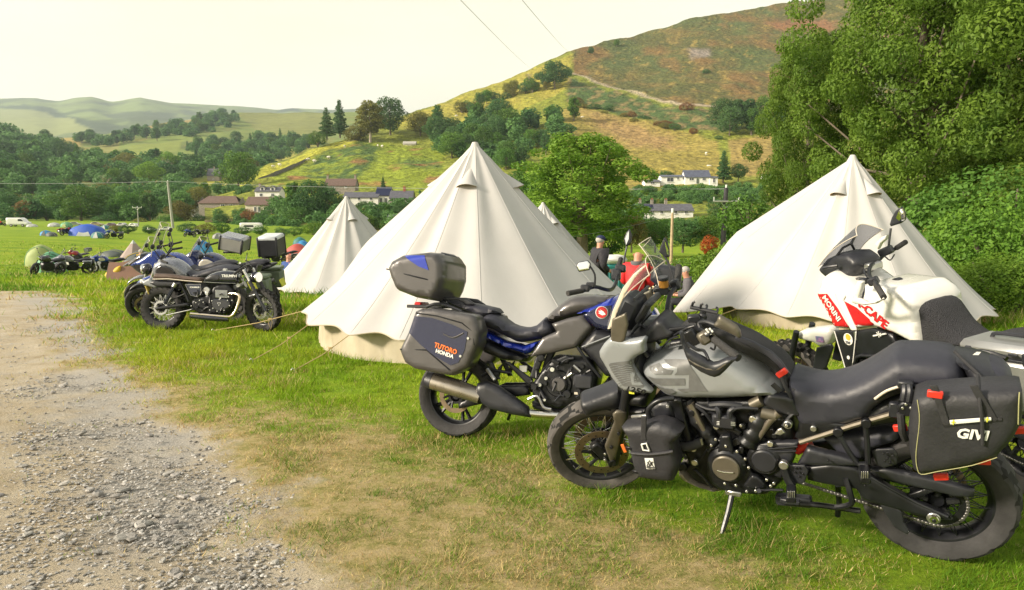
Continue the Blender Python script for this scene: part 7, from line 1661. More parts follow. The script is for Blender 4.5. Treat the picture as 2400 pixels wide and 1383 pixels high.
# ------------------------------------------------------------------ simpler machines standing further off
def mc(rear, front, lean, label, body, accent, screen=0.0, box=None, panniers=None, steer=20, lod=0, seat=None, naked=False, big=1.0, screen_m=None, fairing=False, group='parked motorcycles', h=1.0, wheelbase=1.5):
    b = Bike('motorcycle', rear, front, lean, label, group=group); wb = wheelbase; b.wb = wb
    root = b.root; b.steer(steer)
    def P(*q): return [(x*wb/1.5, z*h) for x, z in q]
    def pan(name, q, half, edge, m, b0=0.35, yc=0, sm=2, st=False):
        S = Slab(P(*q), yc, half, edge, b0, sm, 10); return MB().slab(S, b.St if st else None).obj(name, m, root)
    b.wheel(0, 0.325, 0.16, 0.222, 'y' if naked else 'spoke', disc=0.12, ydisc=-0.08, two=False, nsp=6 if naked else 10, lod=lod)
    b.wheel(wb, 0.325, 0.115, 0.235, 'y' if naked else 'spoke', st=True, disc=0.15, nsp=6 if naked else 10, lod=lod)
    pan('engine_block', [(0.45, 0.30), (0.55, 0.22), (0.98, 0.24), (1.1, 0.45), (1.05, 0.70), (0.6, 0.72), (0.42, 0.55)], 0.17, 0.04, m_engine)
    for sg in (1, -1):
        mb = MB(); mb.cyl((0.82, sg*0.16, 0.40), (0.82, sg*0.20, 0.40), 0.09, 14); mb.obj('engine_cover', m_satin if sg > 0 else m_alu, root)
        mb = MB(); mb.tube([b.St @ Vector(q) for q in ((wb, sg*0.1, 0.325), (wb - 0.34, sg*0.1, 1.02*h))], 0.027, 8); mb.obj('fork_leg', m_alu if lod else m_satin, root)
    pan('fuel_tank', [(0.62, 0.80), (0.70, 0.95), (0.85, 1.05), (1.05, 1.07), (1.20, 0.98), (1.22, 0.82), (1.05, 0.72), (0.75, 0.72)], 0.17, 0.07, body)
    pan('tank_panel', [(0.80, 0.82), (0.86, 0.96), (1.05, 1.0), (1.16, 0.88), (1.05, 0.78)], 0.185, 0.03, accent, 0.85)
    pan('seat', [(-0.22, 0.92), (0.05, 0.96), (0.30, 0.90), (0.55, 0.84), (0.72, 0.90), (0.66, 0.78), (0.40, 0.76), (0.0, 0.82)], 0.14, 0.05, seat or m_vinyl)
    pan('tail', [(-0.34, 0.90), (0.0, 0.86), (0.40, 0.74), (0.62, 0.72), (0.4, 0.68), (0.0, 0.76), (-0.28, 0.84)], 0.13, 0.03, body if naked else m_black)
    pan('swingarm', [(-0.03, 0.29), (0.55, 0.36), (0.58, 0.45), (0.02, 0.36)], 0.12, 0.02, m_satin)
    pan('front_fender', [(1.20, 0.55), (1.28, 0.66), (1.45, 0.70), (1.66, 0.62), (1.70, 0.55), (1.55, 0.64), (1.40, 0.65)], 0.065, 0.02, accent if not naked else m_black, 0.6, st=True)
    if not naked:
        pan('nose', [(1.10, 0.80), (1.15, 1.05), (1.30, 1.12), (1.52, 1.00), (1.72, 0.90), (1.55, 0.88), (1.35, 0.72)], 0.16, 0.06, body)
        pan('beak', [(1.40, 0.95), (1.60, 0.96), (1.80, 0.86), (1.60, 0.88), (1.42, 0.86)], 0.07, 0.03, accent)
        mb = MB(); mb.box((1.40*wb/1.5, 0, 1.0*h), (0.06, 0.20, 0.09), Matrix.Rotation(0.5, 3, 'Y'), 0.02); mb.obj('headlight', m_mirror, root)
    else:
        mb = MB(); mb.ball(b.St @ Vector((wb - 0.15, 0, 0.95)), 0.10, 14, (0.8, 1, 1)); mb.obj('headlight', m_gloss, root); mb = MB(); mb.cyl(b.St @ Vector((wb - 0.10, 0, 0.95)), b.St @ Vector((wb - 0.06, 0, 0.95)), 0.09, 16); mb.obj('headlight_lens', m_mirror, root)
    if fairing: pan('fairing', [(0.95, 0.45), (1.0, 0.85), (1.25, 1.10), (1.50, 0.95), (1.40, 0.6), (1.2, 0.35)], 0.24, 0.08, body)
    if screen: b.screen('windscreen', (1.36*wb/1.5, 1.05*h), (1.12*wb/1.5, 1.05*h + screen), 0.20, 0.15, 0.08, screen_m or m_screen, n=6, edge=0.006)
    hb = [b.St @ Vector(q) for q in ((wb - 0.62, 0.42, 1.12*h), (wb - 0.50, 0.30, 1.13*h), (wb - 0.42, 0.10, 1.05*h), (wb - 0.42, -0.10, 1.05*h), (wb - 0.50, -0.30, 1.13*h), (wb - 0.62, -0.42, 1.12*h))]
    mb = MB(); mb.tube(hb, 0.014, 7); mb.obj('handlebar', m_satin, root)
    b.grip('grip', hb[1], hb[0]); b.grip('grip', hb[4], hb[5])
    for sg, q in ((1, hb[1]), (-1, hb[4])):
        e = q + Vector((0.06, sg*0.06, 0.20)); mb = MB(); mb.tube([q, e], 0.008, 6); mb.obj('mirror_stem', m_black, root)
        mb = MB(); mb.ball(e + Vector((0, sg*0.03, 0.05)), 0.07, 12, (0.25, 1.0, 0.62)); mb.obj('mirror', m_black, root)
        if not naked: mb = MB(); mb.box(q + Vector((0.08, sg*0.06, -0.02)), (0.04, 0.16, 0.09), None, 0.02); mb.obj('hand_guard', m_black, root)
    mb = MB(); mb.tube(catmull([(0.75, -0.15, 0.45), (1.05, -0.13, 0.3), (0.7, -0.15, 0.2), (0.4, -0.18, 0.3)], 3, False), 0.024, 8); mb.obj('exhaust_pipe', m_chrome, root)
    mb = MB(); mb.tube([(0.35, -0.2, 0.36), (-0.18, -0.24, 0.60)], [0.05, 0.062], 12); mb.obj('silencer', m_alu, root)
    mb = MB(); mb.tube([(0.85, 0.12, 0.26), (0.78, 0.30, 0.0)], 0.013, 6); mb.obj('side_stand', m_satin, root)
    mb = MB(); mb.box((-0.42, 0, 0.62), (0.02, 0.20, 0.15), Matrix.Rotation(0.3, 3, 'Y'), 0.005); mb.obj('number_plate', m_yell if lod else m_white, root)
    if lod: b.clutter(0.5, 1.1, 0.28, 0.7, 0.175, 16, 23); b.clutter(0.5, 1.1, 0.28, 0.7, -0.175, 16, 24)
    if box:
        cm, sz, xz, lid, tilt = box
        mb = MB(); mb.box((xz[0], 0, xz[1]), sz, Matrix.Rotation(tilt, 3, 'Y'), 0.03); o = mb.obj('top_box', cm, root)
        mb = MB(); mb.box((xz[0], 0, xz[1] + sz[2]*0.42), (sz[0]*1.02, sz[1]*1.02, sz[2]*0.24), Matrix.Rotation(tilt, 3, 'Y'), 0.03); mb.obj('box_lid', lid, o)
        mb = MB(); mb.box((xz[0] + 0.05, 0, xz[1] - sz[2]*0.58), (sz[0]*0.7, 0.2, 0.03)); mb.obj('rack', m_satin, root)
        for sx in (-1, 1):
            for sy in (-1, 1): mb = MB(); mb.box(Vector((xz[0], 0, xz[1])) + Matrix.Rotation(tilt, 3, 'Y') @ Vector((sx*sz[0]*0.47, sy*sz[1]*0.47, 0)), (0.045, 0.045, sz[2]*1.02), Matrix.Rotation(tilt, 3, 'Y'), 0.015); mb.obj('corner_guard', m_black, o)
    if panniers:
        pm, lm = panniers
        for sg in (1, -1):
            mb = MB(); mb.box((-0.08, sg*0.34, 0.62), (0.46, 0.22, 0.36), None, 0.04); o = mb.obj('pannier', pm, root); mb = MB(); mb.box((-0.08, sg*0.34, 0.83), (0.47, 0.225, 0.07), None, 0.02); mb.obj('pannier_lid', lm, o)
            for k in range(3): mb = MB(); mb.box((-0.08, sg*0.451, 0.52 + 0.1*k), (0.30, 0.008, 0.02)); mb.obj('pannier_rib', pm, o)
    return b
m_silv = mat('silver_grey_paint', (0.22, 0.23, 0.27), 0.25, 0.4, var=0.08, coat=0.5)
m_cream = mat('cream_paint', (0.55, 0.52, 0.46), 0.3, var=0.05, coat=0.5)
m_royal = mat('royal_blue_paint', (0.010, 0.04, 0.26), 0.25, var=0.08, coat=0.5)
m_green = mat('sage_green_case', (0.16, 0.20, 0.15), 0.5, var=0.08)
m_maroon = mat('maroon_paint', (0.20, 0.012, 0.03), 0.25, var=0.1, coat=0.5)
def gfront(rear, dx, dz, L=1.5):
    """front contact of a machine at the ground point of rear, heading dx,dz in world"""
    A = gpt(*rear); n = hypot(dx, dz); x, y = A.x + dx/n*L, A.y + dz/n*L; z = gz(x, y)
    d = Vector((x, y, z)) - CAMP; cx = d.x; cy = d.y*_c - d.z*_s; cz = d.y*_s + d.z*_c
    return (1200 + F*cx/cy, 691.5 - F*cz/cy)
GL = 'motorcycles in the left row'
r_ = (548, 753); mc(r_, gfront(r_, -1, 0.02, 1.5), 0.16, 'silver grey naked motorcycle behind the black scrambler', m_silv, m_gloss, 0.0, naked=True, lod=1, group=GL, steer=10, h=1.05)
r_ = (545, 741); mc(r_, gfront(r_, -1, 0.03, 1.55), 0.14, 'royal blue adventure motorcycle with tall clear screen and tilted silver top box', m_royal, m_royal, 0.60, (m_case, (0.42, 0.40, 0.27), (-0.20, 1.40), m_silv, -0.22), None, lod=1, group=GL, h=1.13)
r_ = (622, 732); mc(r_, gfront(r_, -1, 0.06, 1.56), 0.14, 'dark blue adventure motorcycle with cream tank panels and black and white top box', mat('midnight_blue', (0.02, 0.03, 0.10), 0.2, coat=0.6), m_cream, 0.36, (m_black, (0.38, 0.44, 0.38), (-0.28, 1.36), mat('box_white', (0.55, 0.58, 0.62), 0.3), 0.0), (m_green, m_green), lod=1, group=GL, screen_m=m_smoke, h=1.13)
r_ = (500, 728); mc(r_, gfront(r_, -1, 0.1, 1.52), 0.14, 'black adventure motorcycle furthest back in the left row', m_gloss, m_silv, 0.40, None, (m_black, m_black), lod=1, group=GL, h=1.1, screen_m=m_screen)
GF = 'motorcycles in the lower field'
for (u, v), (dx, dz), lb, bd, ac, kw in (((140, 643), (-0.9, -0.5), 'small black motorcycle with round headlamp parked by the green tunnel tent', m_gloss, m_gloss, dict(naked=True)),
        ((206, 642), (-0.95, -0.35), 'silver and black full dress touring motorcycle with side cases near the green tent', m_silv, m_silv, dict(screen=0.4, panniers=(m_gloss, m_silv), fairing=True)),
        ((205, 618), (-0.95, 0.1), 'maroon adventure motorcycle with grey top box behind the touring one', m_maroon, m_maroon, dict(screen=0.35, box=(m_silv, (0.42, 0.42, 0.28), (-0.25, 1.2), m_black, 0))),
        ((285, 640), (-0.9, -0.3), 'blue and white motorcycle beside the brown shelter', m_royal, m_cream, dict(screen=0.25)),
        ((146, 552), (0.3, 1), 'dark motorcycle with red luggage seen from behind near the small blue dome', m_gloss, m_redp, dict(screen=0.3, panniers=(m_black, m_redp))),
        ((283, 560), (-0.9, -0.4), 'blue and white motorcycle standing alone behind the big blue tent', m_royal, m_cream, dict(screen=0.2, panniers=(m_black, m_silv))),
        ((12, 530), (-1, 0.1), 'red motorcycle beside the white van', m_redp, m_redp, dict(screen=0.2)),
        ((455, 556), (-0.5, -0.8), 'blue motorcycle on the far grass beyond the tall screen', m_royal, m_royal, dict(screen=0.3)),
        ((478, 553), (-0.8, -0.3), 'dark motorcycle on the far grass beside the blue one', m_gloss, m_navy, dict(naked=True)),
        ((668, 618), (-0.8, -0.5), 'red and black motorcycle in front of the red tent', m_redp, m_gloss, dict(screen=0.2)),
        ((690, 612), (-0.8, -0.5), 'orange and black motorcycle in front of the red tent', m_orange, m_gloss, dict(screen=0.2)),
        ((1468, 700), (0.4, -0.9), 'red and black motorcycle glimpsed behind the blue tourer handlebar', m_redp, m_gloss, dict(screen=0.2)),
        ((1590, 690), (-0.6, 0.8), 'black motorcycle glimpsed behind the grey one, beside the tent edge', m_gloss, m_gloss, dict(screen=0.3))):
    mc((u, v), gfront((u, v), dx, dz), 0.14, lb, bd, ac, group=GF, **kw)
# ------------------------------------------------------------------ houses
slate_r = mat('slate_roof', (0.095, 0.095, 0.115), 0.6, var=0.25, scale=1.2, bump=0.3, bscale=4)
slate_b = mat('blue_slate_roof', (0.085, 0.095, 0.14), 0.5, var=0.2, scale=1.0)
tile_b = mat('brown_tile_roof', (0.13, 0.085, 0.07), 0.8, var=0.2, scale=1.5, bump=0.3, bscale=4)
render_w = mat('white_render', (0.74, 0.73, 0.71), 0.85, var=0.06, scale=0.8)
render_c = mat('cream_render', (0.62, 0.56, 0.44), 0.85, var=0.06, scale=0.8)
stone_w = mat('stone_wall', (0.26, 0.23, 0.20), 0.9, var=0.35, scale=2.5, bump=0.4, bscale=5)
brick_r = mat('brick_chimney', (0.30, 0.095, 0.06), 0.9, var=0.2, scale=3)
frame_w = mat('window_frame', (0.70, 0.70, 0.70), 0.5, var=0.03)
pane_d = mat('window_pane', (0.035, 0.04, 0.05), 0.08, var=0.2)
door_m = mat('house_door', (0.10, 0.12, 0.10), 0.5)
timber = mat('weathered_timber', (0.30, 0.25, 0.20), 0.9, var=0.25, scale=4)
solar = mat('solar_panel', (0.012, 0.016, 0.05), 0.1, var=0.1)
def house(u0, u1, vb, veave, vridge, wall, roof, label, name='house', surf='B', Y=None, depth=7.0, rz=0.0, wins=(), chim=(), doors=(), hip=False, dormers=0, panel=None):
    um = (u0 + u1)/2; Yh = Y or float(B_Y(um, vb) if um > 490 else C_Y(um, vb)); p = pt(um, vb, Yh); k = Yh/F
    W = (u1 - u0)*k; he = (vb - veave)*k; hr = (veave - vridge)*k
    hr = max(hr, 0.5)
    root = empty(name, p, rz, label, 'house' if name != 'barn' else 'barn')
    hw = W/2
    mb = MB(); mb.add([(-hw, 0, -4), (hw, 0, -4), (hw, depth, -4), (-hw, depth, -4), (-hw, 0, he), (hw, 0, he), (hw, depth, he), (-hw, depth, he), (-hw, depth/2, he + hr*0.96), (hw, depth/2, he + hr*0.96)],
                      [(0, 1, 5, 4), (2, 3, 7, 6), (1, 2, 6, 9, 5), (3, 0, 4, 8, 7)]); mb.obj('wall', wall, root, 0)
    ov = 0.35; hx = hw + 0.25; rx = hx - (depth*0.35 if hip else 0); t = 0.22
    A = [(-hx, -ov, he - ov*hr/(depth/2)), (hx, -ov, he - ov*hr/(depth/2)), (rx, depth/2, he + hr), (-rx, depth/2, he + hr), (hx, depth + ov, he - ov*hr/(depth/2)), (-hx, depth + ov, he - ov*hr/(depth/2))]
    v = A + [(x, y, z + t) for x, y, z in A]
    mb = MB(); mb.add(v, [(6, 7, 8, 9), (9, 8, 10, 11), (0, 3, 2, 1), (3, 5, 4, 2), (0, 1, 7, 6), (4, 5, 11, 10), (1, 2, 8, 7), (2, 4, 10, 8), (3, 0, 6, 9), (5, 3, 9, 11)]); ro = mb.obj('roof', roof, root, 0)
    for fx in chim:
        mb = MB(); cx = -hw + W*fx; mb.box((cx, depth/2, he + hr + 0.4), (0.8, 0.7, 1.9), None, 0.03); mb.box((cx, depth/2, he + hr + 1.35), (0.95, 0.85, 0.14), None, 0.02); c = mb.obj('chimney', brick_r if 'red' in label else stone_w, ro)
        for dx in (-0.2, 0.2): m2 = MB(); m2.cyl((cx + dx, depth/2, he + hr + 1.4), (cx + dx, depth/2, he + hr + 1.85), 0.11, 8); m2.obj('chimney_pot', brick_r, root)
    if panel:
        x0, x1 = -hw + W*panel[0], -hw + W*panel[1]; q = lambda x, s_: (x, depth/2*s_, he + hr*s_ + t + 0.06); mb = MB(); mb.sheet([[q(x0, 0.2), q(x0, 0.85)], [q(x1, 0.2), q(x1, 0.85)]], 0.06); mb.obj('solar_panel', solar, ro)
    for fx, z, w, h_ in wins:
        cx = -hw + W*fx; f = MB(); f.box((cx, -0.04, z), (w + 0.24, 0.10, h_ + 0.24), None, 0.02); fo = f.obj('window', frame_w, root); g = MB(); g.box((cx, -0.10, z), (w, 0.03, h_), None, 0.005); g.obj('pane', pane_d, fo)
        g = MB(); g.box((cx, -0.13, z), (0.07, 0.04, h_), None, 0.005); g.obj('glazing_bar', frame_w, fo); g = MB(); g.box((cx, -0.12, z - h_/2 - 0.16), (w + 0.4, 0.22, 0.09), None, 0.01); g.obj('sill', frame_w, fo)
    for fx, w, h_ in doors:
        cx = -hw + W*fx; g = MB(); g.box((cx, -0.04, h_/2), (w, 0.1, h_), None, 0.02); do = g.obj('door', door_m, root); g = MB(); g.box((cx + w*0.35, -0.11, h_*0.5), (0.12, 0.05, 0.06)); g.obj('handle', steel, do)
    for k_ in range(dormers):
        cx = -hw + W*(k_ + 0.7)/(dormers + 0.4); dz = he + hr*0.25
        mb = MB(); mb.add([(cx - 0.9, depth*0.08, dz - .3), (cx + 0.9, depth*0.08, dz - .3), (cx + 0.9, depth*0.08, dz + 1.1), (cx, depth*0.08, dz + 1.8), (cx - 0.9, depth*0.08, dz + 1.1), (cx - 0.9, depth/2, dz - .3), (cx + 0.9, depth/2, dz - .3), (cx + 0.9, depth/2, dz + 1.1), (cx, depth/2, dz + 1.8), (cx - 0.9, depth/2, dz + 1.1)], [(0, 1, 2, 3, 4), (1, 6, 7, 2), (5, 0, 4, 9)]); d = mb.obj('dormer', wall, ro, 0)
        mb = MB(); mb.sheet([[(cx - 1.1, depth*0.04, dz + 0.95), (cx - 1.1, depth/2, dz + 0.95)], [(cx, depth*0.04, dz + 1.85), (cx, depth/2, dz + 1.85)], [(cx + 1.1, depth*0.04, dz + 0.95), (cx + 1.1, depth/2, dz + 0.95)]], 0.12); mb.obj('dormer_roof', roof, root)
        mb = MB(); mb.box((cx, depth*0.08 - 0.05, dz + 0.6), (0.9, 0.08, 1.0), None, 0.02); mb.obj('dormer_window', pane_d, root)
    return root
house(598, 655, 464, 449, 439, render_w, slate_r, 'white two storey house with dormer windows behind the cream bungalow', chim=(0.1,), dormers=2, wins=((0.25, 1.2, 1.0, 1.1), (0.72, 1.2, 1.0, 1.1)))
house(576, 652, 502, 480, 463, render_c, tile_b, 'cream bungalow with brown roof below the two storey white house', wins=((0.30, 1.6, 0.7, 1.6), (0.42, 1.6, 0.7, 1.6), (0.64, 1.9, 1.6, 0.8)), doors=((0.85, 1.0, 2.0),), depth=8)
house(466, 560, 490, 476, 461, stone_w, tile_b, 'long low brown roofed bungalow with white conservatory', wins=((0.6, 1.4, 1.4, 0.9), (0.8, 1.4, 1.2, 0.9)), hip=True, depth=8)
house(448, 490, 490, 479, 471, frame_w, mat('conservatory_roof', (0.45, 0.55, 0.62), 0.3), 'white glazed conservatory beside the long low bungalow', name='conservatory', wins=tuple((0.1 + 0.16*k, 0.9, 0.55, 1.0) for k in range(6)), depth=4, hip=True)
house(762, 832, 455, 435, 420, stone_w, tile_b, 'grey stone farmhouse with two chimneys above the white terrace', wins=((0.3, 3.0, 0.8, 0.9), (0.7, 3.0, 0.8, 0.9)), chim=(0.04, 0.96))
house(806, 886, 486, 463, 452, render_w, slate_r, 'white terrace of cottages with small dark windows', wins=tuple((f, z, 0.8, 0.9) for f in (0.15, 0.45, 0.8) for z in (1.0, 3.0)), doors=((0.62, 0.9, 2.0),))
house(882, 914, 484, 458, 440, render_w, solar, 'narrow white house with dark glazed roof beside the terrace', wins=((0.35, 1.8, 0.8, 2.2), (0.7, 1.8, 0.8, 2.2)))
house(914, 966, 494, 465, 449, stone_w, slate_r, 'stone end house with red brick chimney', wins=((0.25, 3.2, 0.9, 1.1), (0.8, 3.2, 0.9, 1.1), (0.2, 1.0, 0.9, 1.1)), chim=(0.6,), doors=((0.6, 0.9, 2.0),))
house(486, 514, 424, 411, 396, stone_w, slate_r, 'small slate roofed cottage on the bank beside the large round tree', chim=(0.5,), wins=((0.5, 1.4, 0.8, 0.8),), depth=6, Y=float(C_Y(500, 424)))
house(908, 946, 534, 520, 506, timber, slate_r, 'small slate roofed outbuilding hidden between the bell tents', name='outbuilding', wins=((0.3, 1.0, 0.6, 0.6),), depth=6)
house(1550, 1607, 430, 415, 411, render_w, slate_b, 'long flat roofed white wing of the hillside bungalow', wins=((0.36, 1.5, 2.4, 1.5), (0.68, 2.0, 0.7, 0.8), (0.9, 2.0, 0.7, 0.8)))
house(1606, 1664, 430, 415, 400, render_w, slate_b, 'white hillside bungalow with blue slate roof', wins=((0.25, 1.7, 1.6, 0.8), (0.75, 1.7, 1.2, 0.8)), chim=(), doors=((0.5, 1.0, 2.0),))
house(1512, 1547, 434, 427, 422, render_w, slate_r, 'low white garage beside the hillside bungalow', name='garage', wins=((0.5, 0.8, 1.4, 0.5),))
house(1664, 1682, 430, 417, 414, render_w, slate_b, 'narrow white porch at the end of the hillside bungalow', name='porch', wins=((0.5, 1.2, 0.8, 1.6),))
house(1488, 1624, 508, 494, 480, render_w, slate_r, 'long white terrace with slate roof and solar panels between the tents', wins=tuple((f, 1.3, 0.7, 0.8) for f in (0.1, 0.3, 0.46, 0.7, 0.88)), chim=(0.12, 0.33, 0.57), panel=(0.17, 0.33))
house(945, 974, 347, 337, 332, mat('pale_tin', (0.50, 0.47, 0.40), 0.6), mat('pale_tin_roof', (0.42, 0.40, 0.36), 0.5), 'pale tin field barn on the spur above the pasture', name='barn', Y=470, depth=5)
house(1788, 1812, 425, 416, 410, render_w, slate_r, 'small white shed seen beside the ash trees', name='shed', Y=300, depth=4)
# ------------------------------------------------------------------ stone wall, poles, wires, sheep
dry = [(560, 447), (600, 425), (640, 409), (700, 384), (760, 356), (810, 336), (850, 327)]
pw = []
for (a, b_), (c, d) in zip(dry[:-1], dry[1:]):
    for k in range(8): pw.append((a + (c - a)*k/8, b_ + (d - b_)*k/8))
mbw = MB(); row = [on('B', *q) + Vector((0, 0, 0.6)) for q in pw]
mbw.sheet([[p + Vector((0, -0.6, -1.5)), p + Vector((0, -0.5, 1.0 + 0.3*RND.random())), p + Vector((0, 0.5, 1.0)), p + Vector((0, 0.6, -1.5))] for p in row])
tag(mbw.obj('field_wall', mat('dry_stone', (0.17, 0.16, 0.14), 0.95, var=0.4, scale=1.5), None, 0), 'dry stone wall climbing the spur between two pastures', 'wall')
pole_g = mat('grey_pole', (0.33, 0.33, 0.30), 0.8, var=0.15); pole_d = mat('creosoted_pole', (0.045, 0.042, 0.05), 0.8, var=0.2)
wire_m = mat('wire', (0.25, 0.26, 0.27), 0.6); wire_d = mat('dark_wire', (0.10, 0.10, 0.11), 0.6)
def pole(u, v, Y, vtop, r, m, label, arm=None, lean=0.0, name='utility_pole'):
    p = pt(u, v, Y); p.z = gz(p.x, p.y) - 0.3; top = pt(u, vtop, Y).z; H = top - p.z
    root = empty(name, p, 0, label, 'pole')
    mb = MB(); mb.tube([(0, 0, 0), (lean*H*0.5, 0, H*0.5), (lean*H, 0, H)], [r, r*0.9, r*0.72], 10); mb.obj('shaft', m, root)
    if arm:
        za, w = arm; z = pt(u, za, Y).z - p.z; mb = MB(); mb.box((lean*z, -r, z), (w, 0.12, 0.14), None, 0.02); mb.obj('cross_arm', steel, root)
        for sx in (-1, 1):
            mb = MB(); mb.cyl((lean*z + sx*w*0.47, -r, z + 0.05), (lean*z + sx*w*0.47, -r, z + 0.36), 0.06, 8); mb.obj('insulator', frame_w, root)
            mb = MB(); mb.tube([(lean*z + sx*w*0.25, -r, z), (lean*z, -r, z - 0.55)], 0.03, 6); mb.obj('brace', steel, root)
    mb = MB(); mb.cyl((lean*H, 0, H - 0.1), (lean*H, 0, H + 0.25), 0.08, 8); mb.obj('pole_top', frame_w, root)
    return p + Vector((lean*H, 0, H))
pA = pole(405, 524, 150, 425, 0.30, pole_g, 'tall grey utility pole standing behind the left row of motorcycles', lean=-0.05)
pB = pole(1572, 640, 44, 498, 0.11, mat('tan_pole', (0.40, 0.30, 0.19), 0.8, var=0.2), 'slim tan pole standing in the grass beside the hedge')
pC = pole(1692, 600, 60, 440, 0.24, pole_d, 'dark utility pole with steel cross arm above the hedge', (472, 2.2), 0.02)
pole(325, 530, 170, 486, 0.14, pole_g, 'double headed lamp post at the far field edge', (487, 2.2), 0, 'lamp_post')
def wire(a, b_, sag, r, m, label):
    P = []
    for k in range(25):
        t = k/24; q = Vector(a).lerp(Vector(b_), t); q.z -= sag*4*t*(1 - t); P.append(q)
    mb = MB(); mb.tube(P, r, 5); tag(mb.obj('overhead_wire', m, None), label, 'wire')
wire(pA, pC + Vector((0, 0, -0.1)), 0.5, 0.022, wire_m, 'pale overhead wire running between the grey pole and the dark pole')
wire(pt(-400, 415, 190), pA, 1.0, 0.03, wire_m, 'pale overhead wire running past the wood to the grey pole')
wire(pt(1040, -40, 40), pt(1262, 165, 640), 2.0, 0.02, wire_m, 'thin grey wire rising from the hill crest into the sky')
wire(pt(1190, -40, 40), pt(1345, 122, 640), 2.0, 0.02, wire_m, 'thin grey wire parallel to the other one above the hill')
wire(pC + Vector((-1.0, 0, -1.1)), pt(1300, 560, 48), 0.4, 0.012, wire_d, 'dark wire sagging from the cross arm into the valley trees')
wire(pC + Vector((0.9, 0, -1.1)), pB, 0.3, 0.012, wire_d, 'dark wire running from the cross arm to the slim tan pole')
wool = mat('wool', (0.68, 0.64, 0.56), 0.95, var=0.08, scale=10, bump=0.4, bscale=12); sheep_d = mat('sheep_face', (0.30, 0.26, 0.22), 0.9)
def sheep(u, v):
    p = on('B', u, v) + Vector((0, 0, 0.85)); r = empty('sheep', p, RND.uniform(0, 6.28), 'white sheep grazing on the pasture of the spur', 'sheep', 'sheep on the hillside'); r.scale = (1.6,)*3
    mb = MB(); mb.tube(catmull([(-0.62, 0, 0.62), (-0.5, 0, 0.68), (-0.1, 0, 0.70), (0.35, 0, 0.70), (0.52, 0, 0.72), (0.66, 0, 0.62), (0.86, 0, 0.38)], 2, False), [0.08, 0.24, 0.31, 0.31, 0.29, 0.28, 0.26, 0.22, 0.17, 0.14, 0.11, 0.10, 0.05], 10)
    for sx in (-0.35, 0.34):
        for sy in (-0.14, 0.14): mb.tube([(sx, sy, 0.55), (sx + (0.04 if sx < 0 else 0.0), sy, 0.28), (sx, sy, 0.0)], [0.09, 0.05, 0.04], 6)
    mb.obj('body', wool, r)
    for sy in (-1, 1): mb = MB(); mb.ball((0.72, sy*0.12, 0.55), 0.07, 6, (0.5, 1, 0.4)); mb.obj('ear', sheep_d, r)
for x, y in ((1105, 607), (1155, 620), (1270, 590), (1400, 500), (825, 665), (875, 650), (1665, 495), (1700, 500), (2295, 255)): sheep(400 + x*.2917, 200 + y*.2917)
for u, v in ((1365, 278), (1655, 364), (1662, 395)): sheep(u, v)
# ------------------------------------------------------------------ small tents
def fab(name, c): return mat(name, c, 0.6, var=0.10, scale=1.5, bump=0.08, bscale=10)
def dome(u, v, w, h, d, ma, mb_, label, rz=0.0, Y=None, door=True, tunnel=False, fly=None):
    p = gpt(u, v) if Y is None else pt(u, v, Y); p.z = gz(p.x, p.y); root = empty('small_tent', p, rz, label, 'tent'); k_ = p.y/F; w, h, d = w*k_, h*k_, d*k_
    g = []; n, m_ = 15, 11
    for i in range(n):
        a = pi*i/(n - 1); row = []
        for j in range(m_):
            t = (j/(m_ - 1) - 0.5)*2
            s = sqrt(max(0.0, 1 - abs(t)**(2.4 if not tunnel else 5))) if abs(t) < 1 else 0.03
            s = max(s, 0.04)
            row.append((-w/2*cos(a)*(0.35 + 0.65*s if tunnel else s), t*d/2, h*(sin(a)**0.8)*s*(1 - 0.03*cos(6*a))))
        g.append(row)
    MB().sheet(g).obj('canopy', ma, root, 60)
    for t in (-0.45, 0.45):
        mb = MB(); s = sqrt(1 - abs(t)**2.4); mb.tube([(-w/2*cos(pi*i/14)*s*1.01, t*d/2, h*sin(pi*i/14)**0.8*s*1.012) for i in range(15)], 0.02, 5); mb.obj('pole_sleeve', mb_, root)
    if door:
        mb = MB(); mb.sheet([[(x*w*0.5*(1 - k/4*0.75), -d/2*(0.97 - 0.42*(k/4)**1.6) - 0.05, h*0.86*k/4 + 0.02) for x in (-0.42, -0.14, 0.14, 0.42)] for k in range(5)], 0.01); mb.obj('door', mb_, root)
    for sx in (-1, 1):
        mb = MB(); mb.tube([(sx*w*0.40, -d*0.3, h*0.5), (sx*w*0.85, -d*0.45, 0.0)], 0.006, 4); mb.obj('guy_line', rope_m, root)
    return root
f_blue, f_teal, f_lime, f_green = fab('tent_blue', (0.02, 0.085, 0.46)), fab('tent_teal', (0.03, 0.16, 0.17)), fab('tent_lime', (0.30, 0.36, 0.13)), fab('tent_green', (0.09, 0.30, 0.16))
f_grey, f_dgrey, f_taupe, f_brown, f_red = fab('tent_grey', (0.28, 0.29, 0.28)), fab('tent_dark', (0.07, 0.085, 0.085)), fab('tent_taupe', (0.31, 0.24, 0.22)), fab('tent_brown', (0.22, 0.12, 0.085)), fab('tent_red', (0.42, 0.07, 0.06))
f_yel, f_lblue, f_pale = fab('tent_yellow', (0.62, 0.40, 0.03)), fab('tent_light_blue', (0.04, 0.25, 0.52)), fab('tent_pale', (0.42, 0.44, 0.44))
r = dome(122, 638, 64, 48, 56, f_green, f_dgrey, 'green front section of the tunnel tent beside the small black motorcycle', 0.25); dome(98, 624, 66, 50, 60, f_lime, f_green, 'pale lime rear section of the green tunnel tent', 0.3, door=False)
dome(332, 634, 84, 46, 70, f_dgrey, f_yel, 'dark grey dome tent with orange trim in front of the taupe pyramid tent', 0.3)
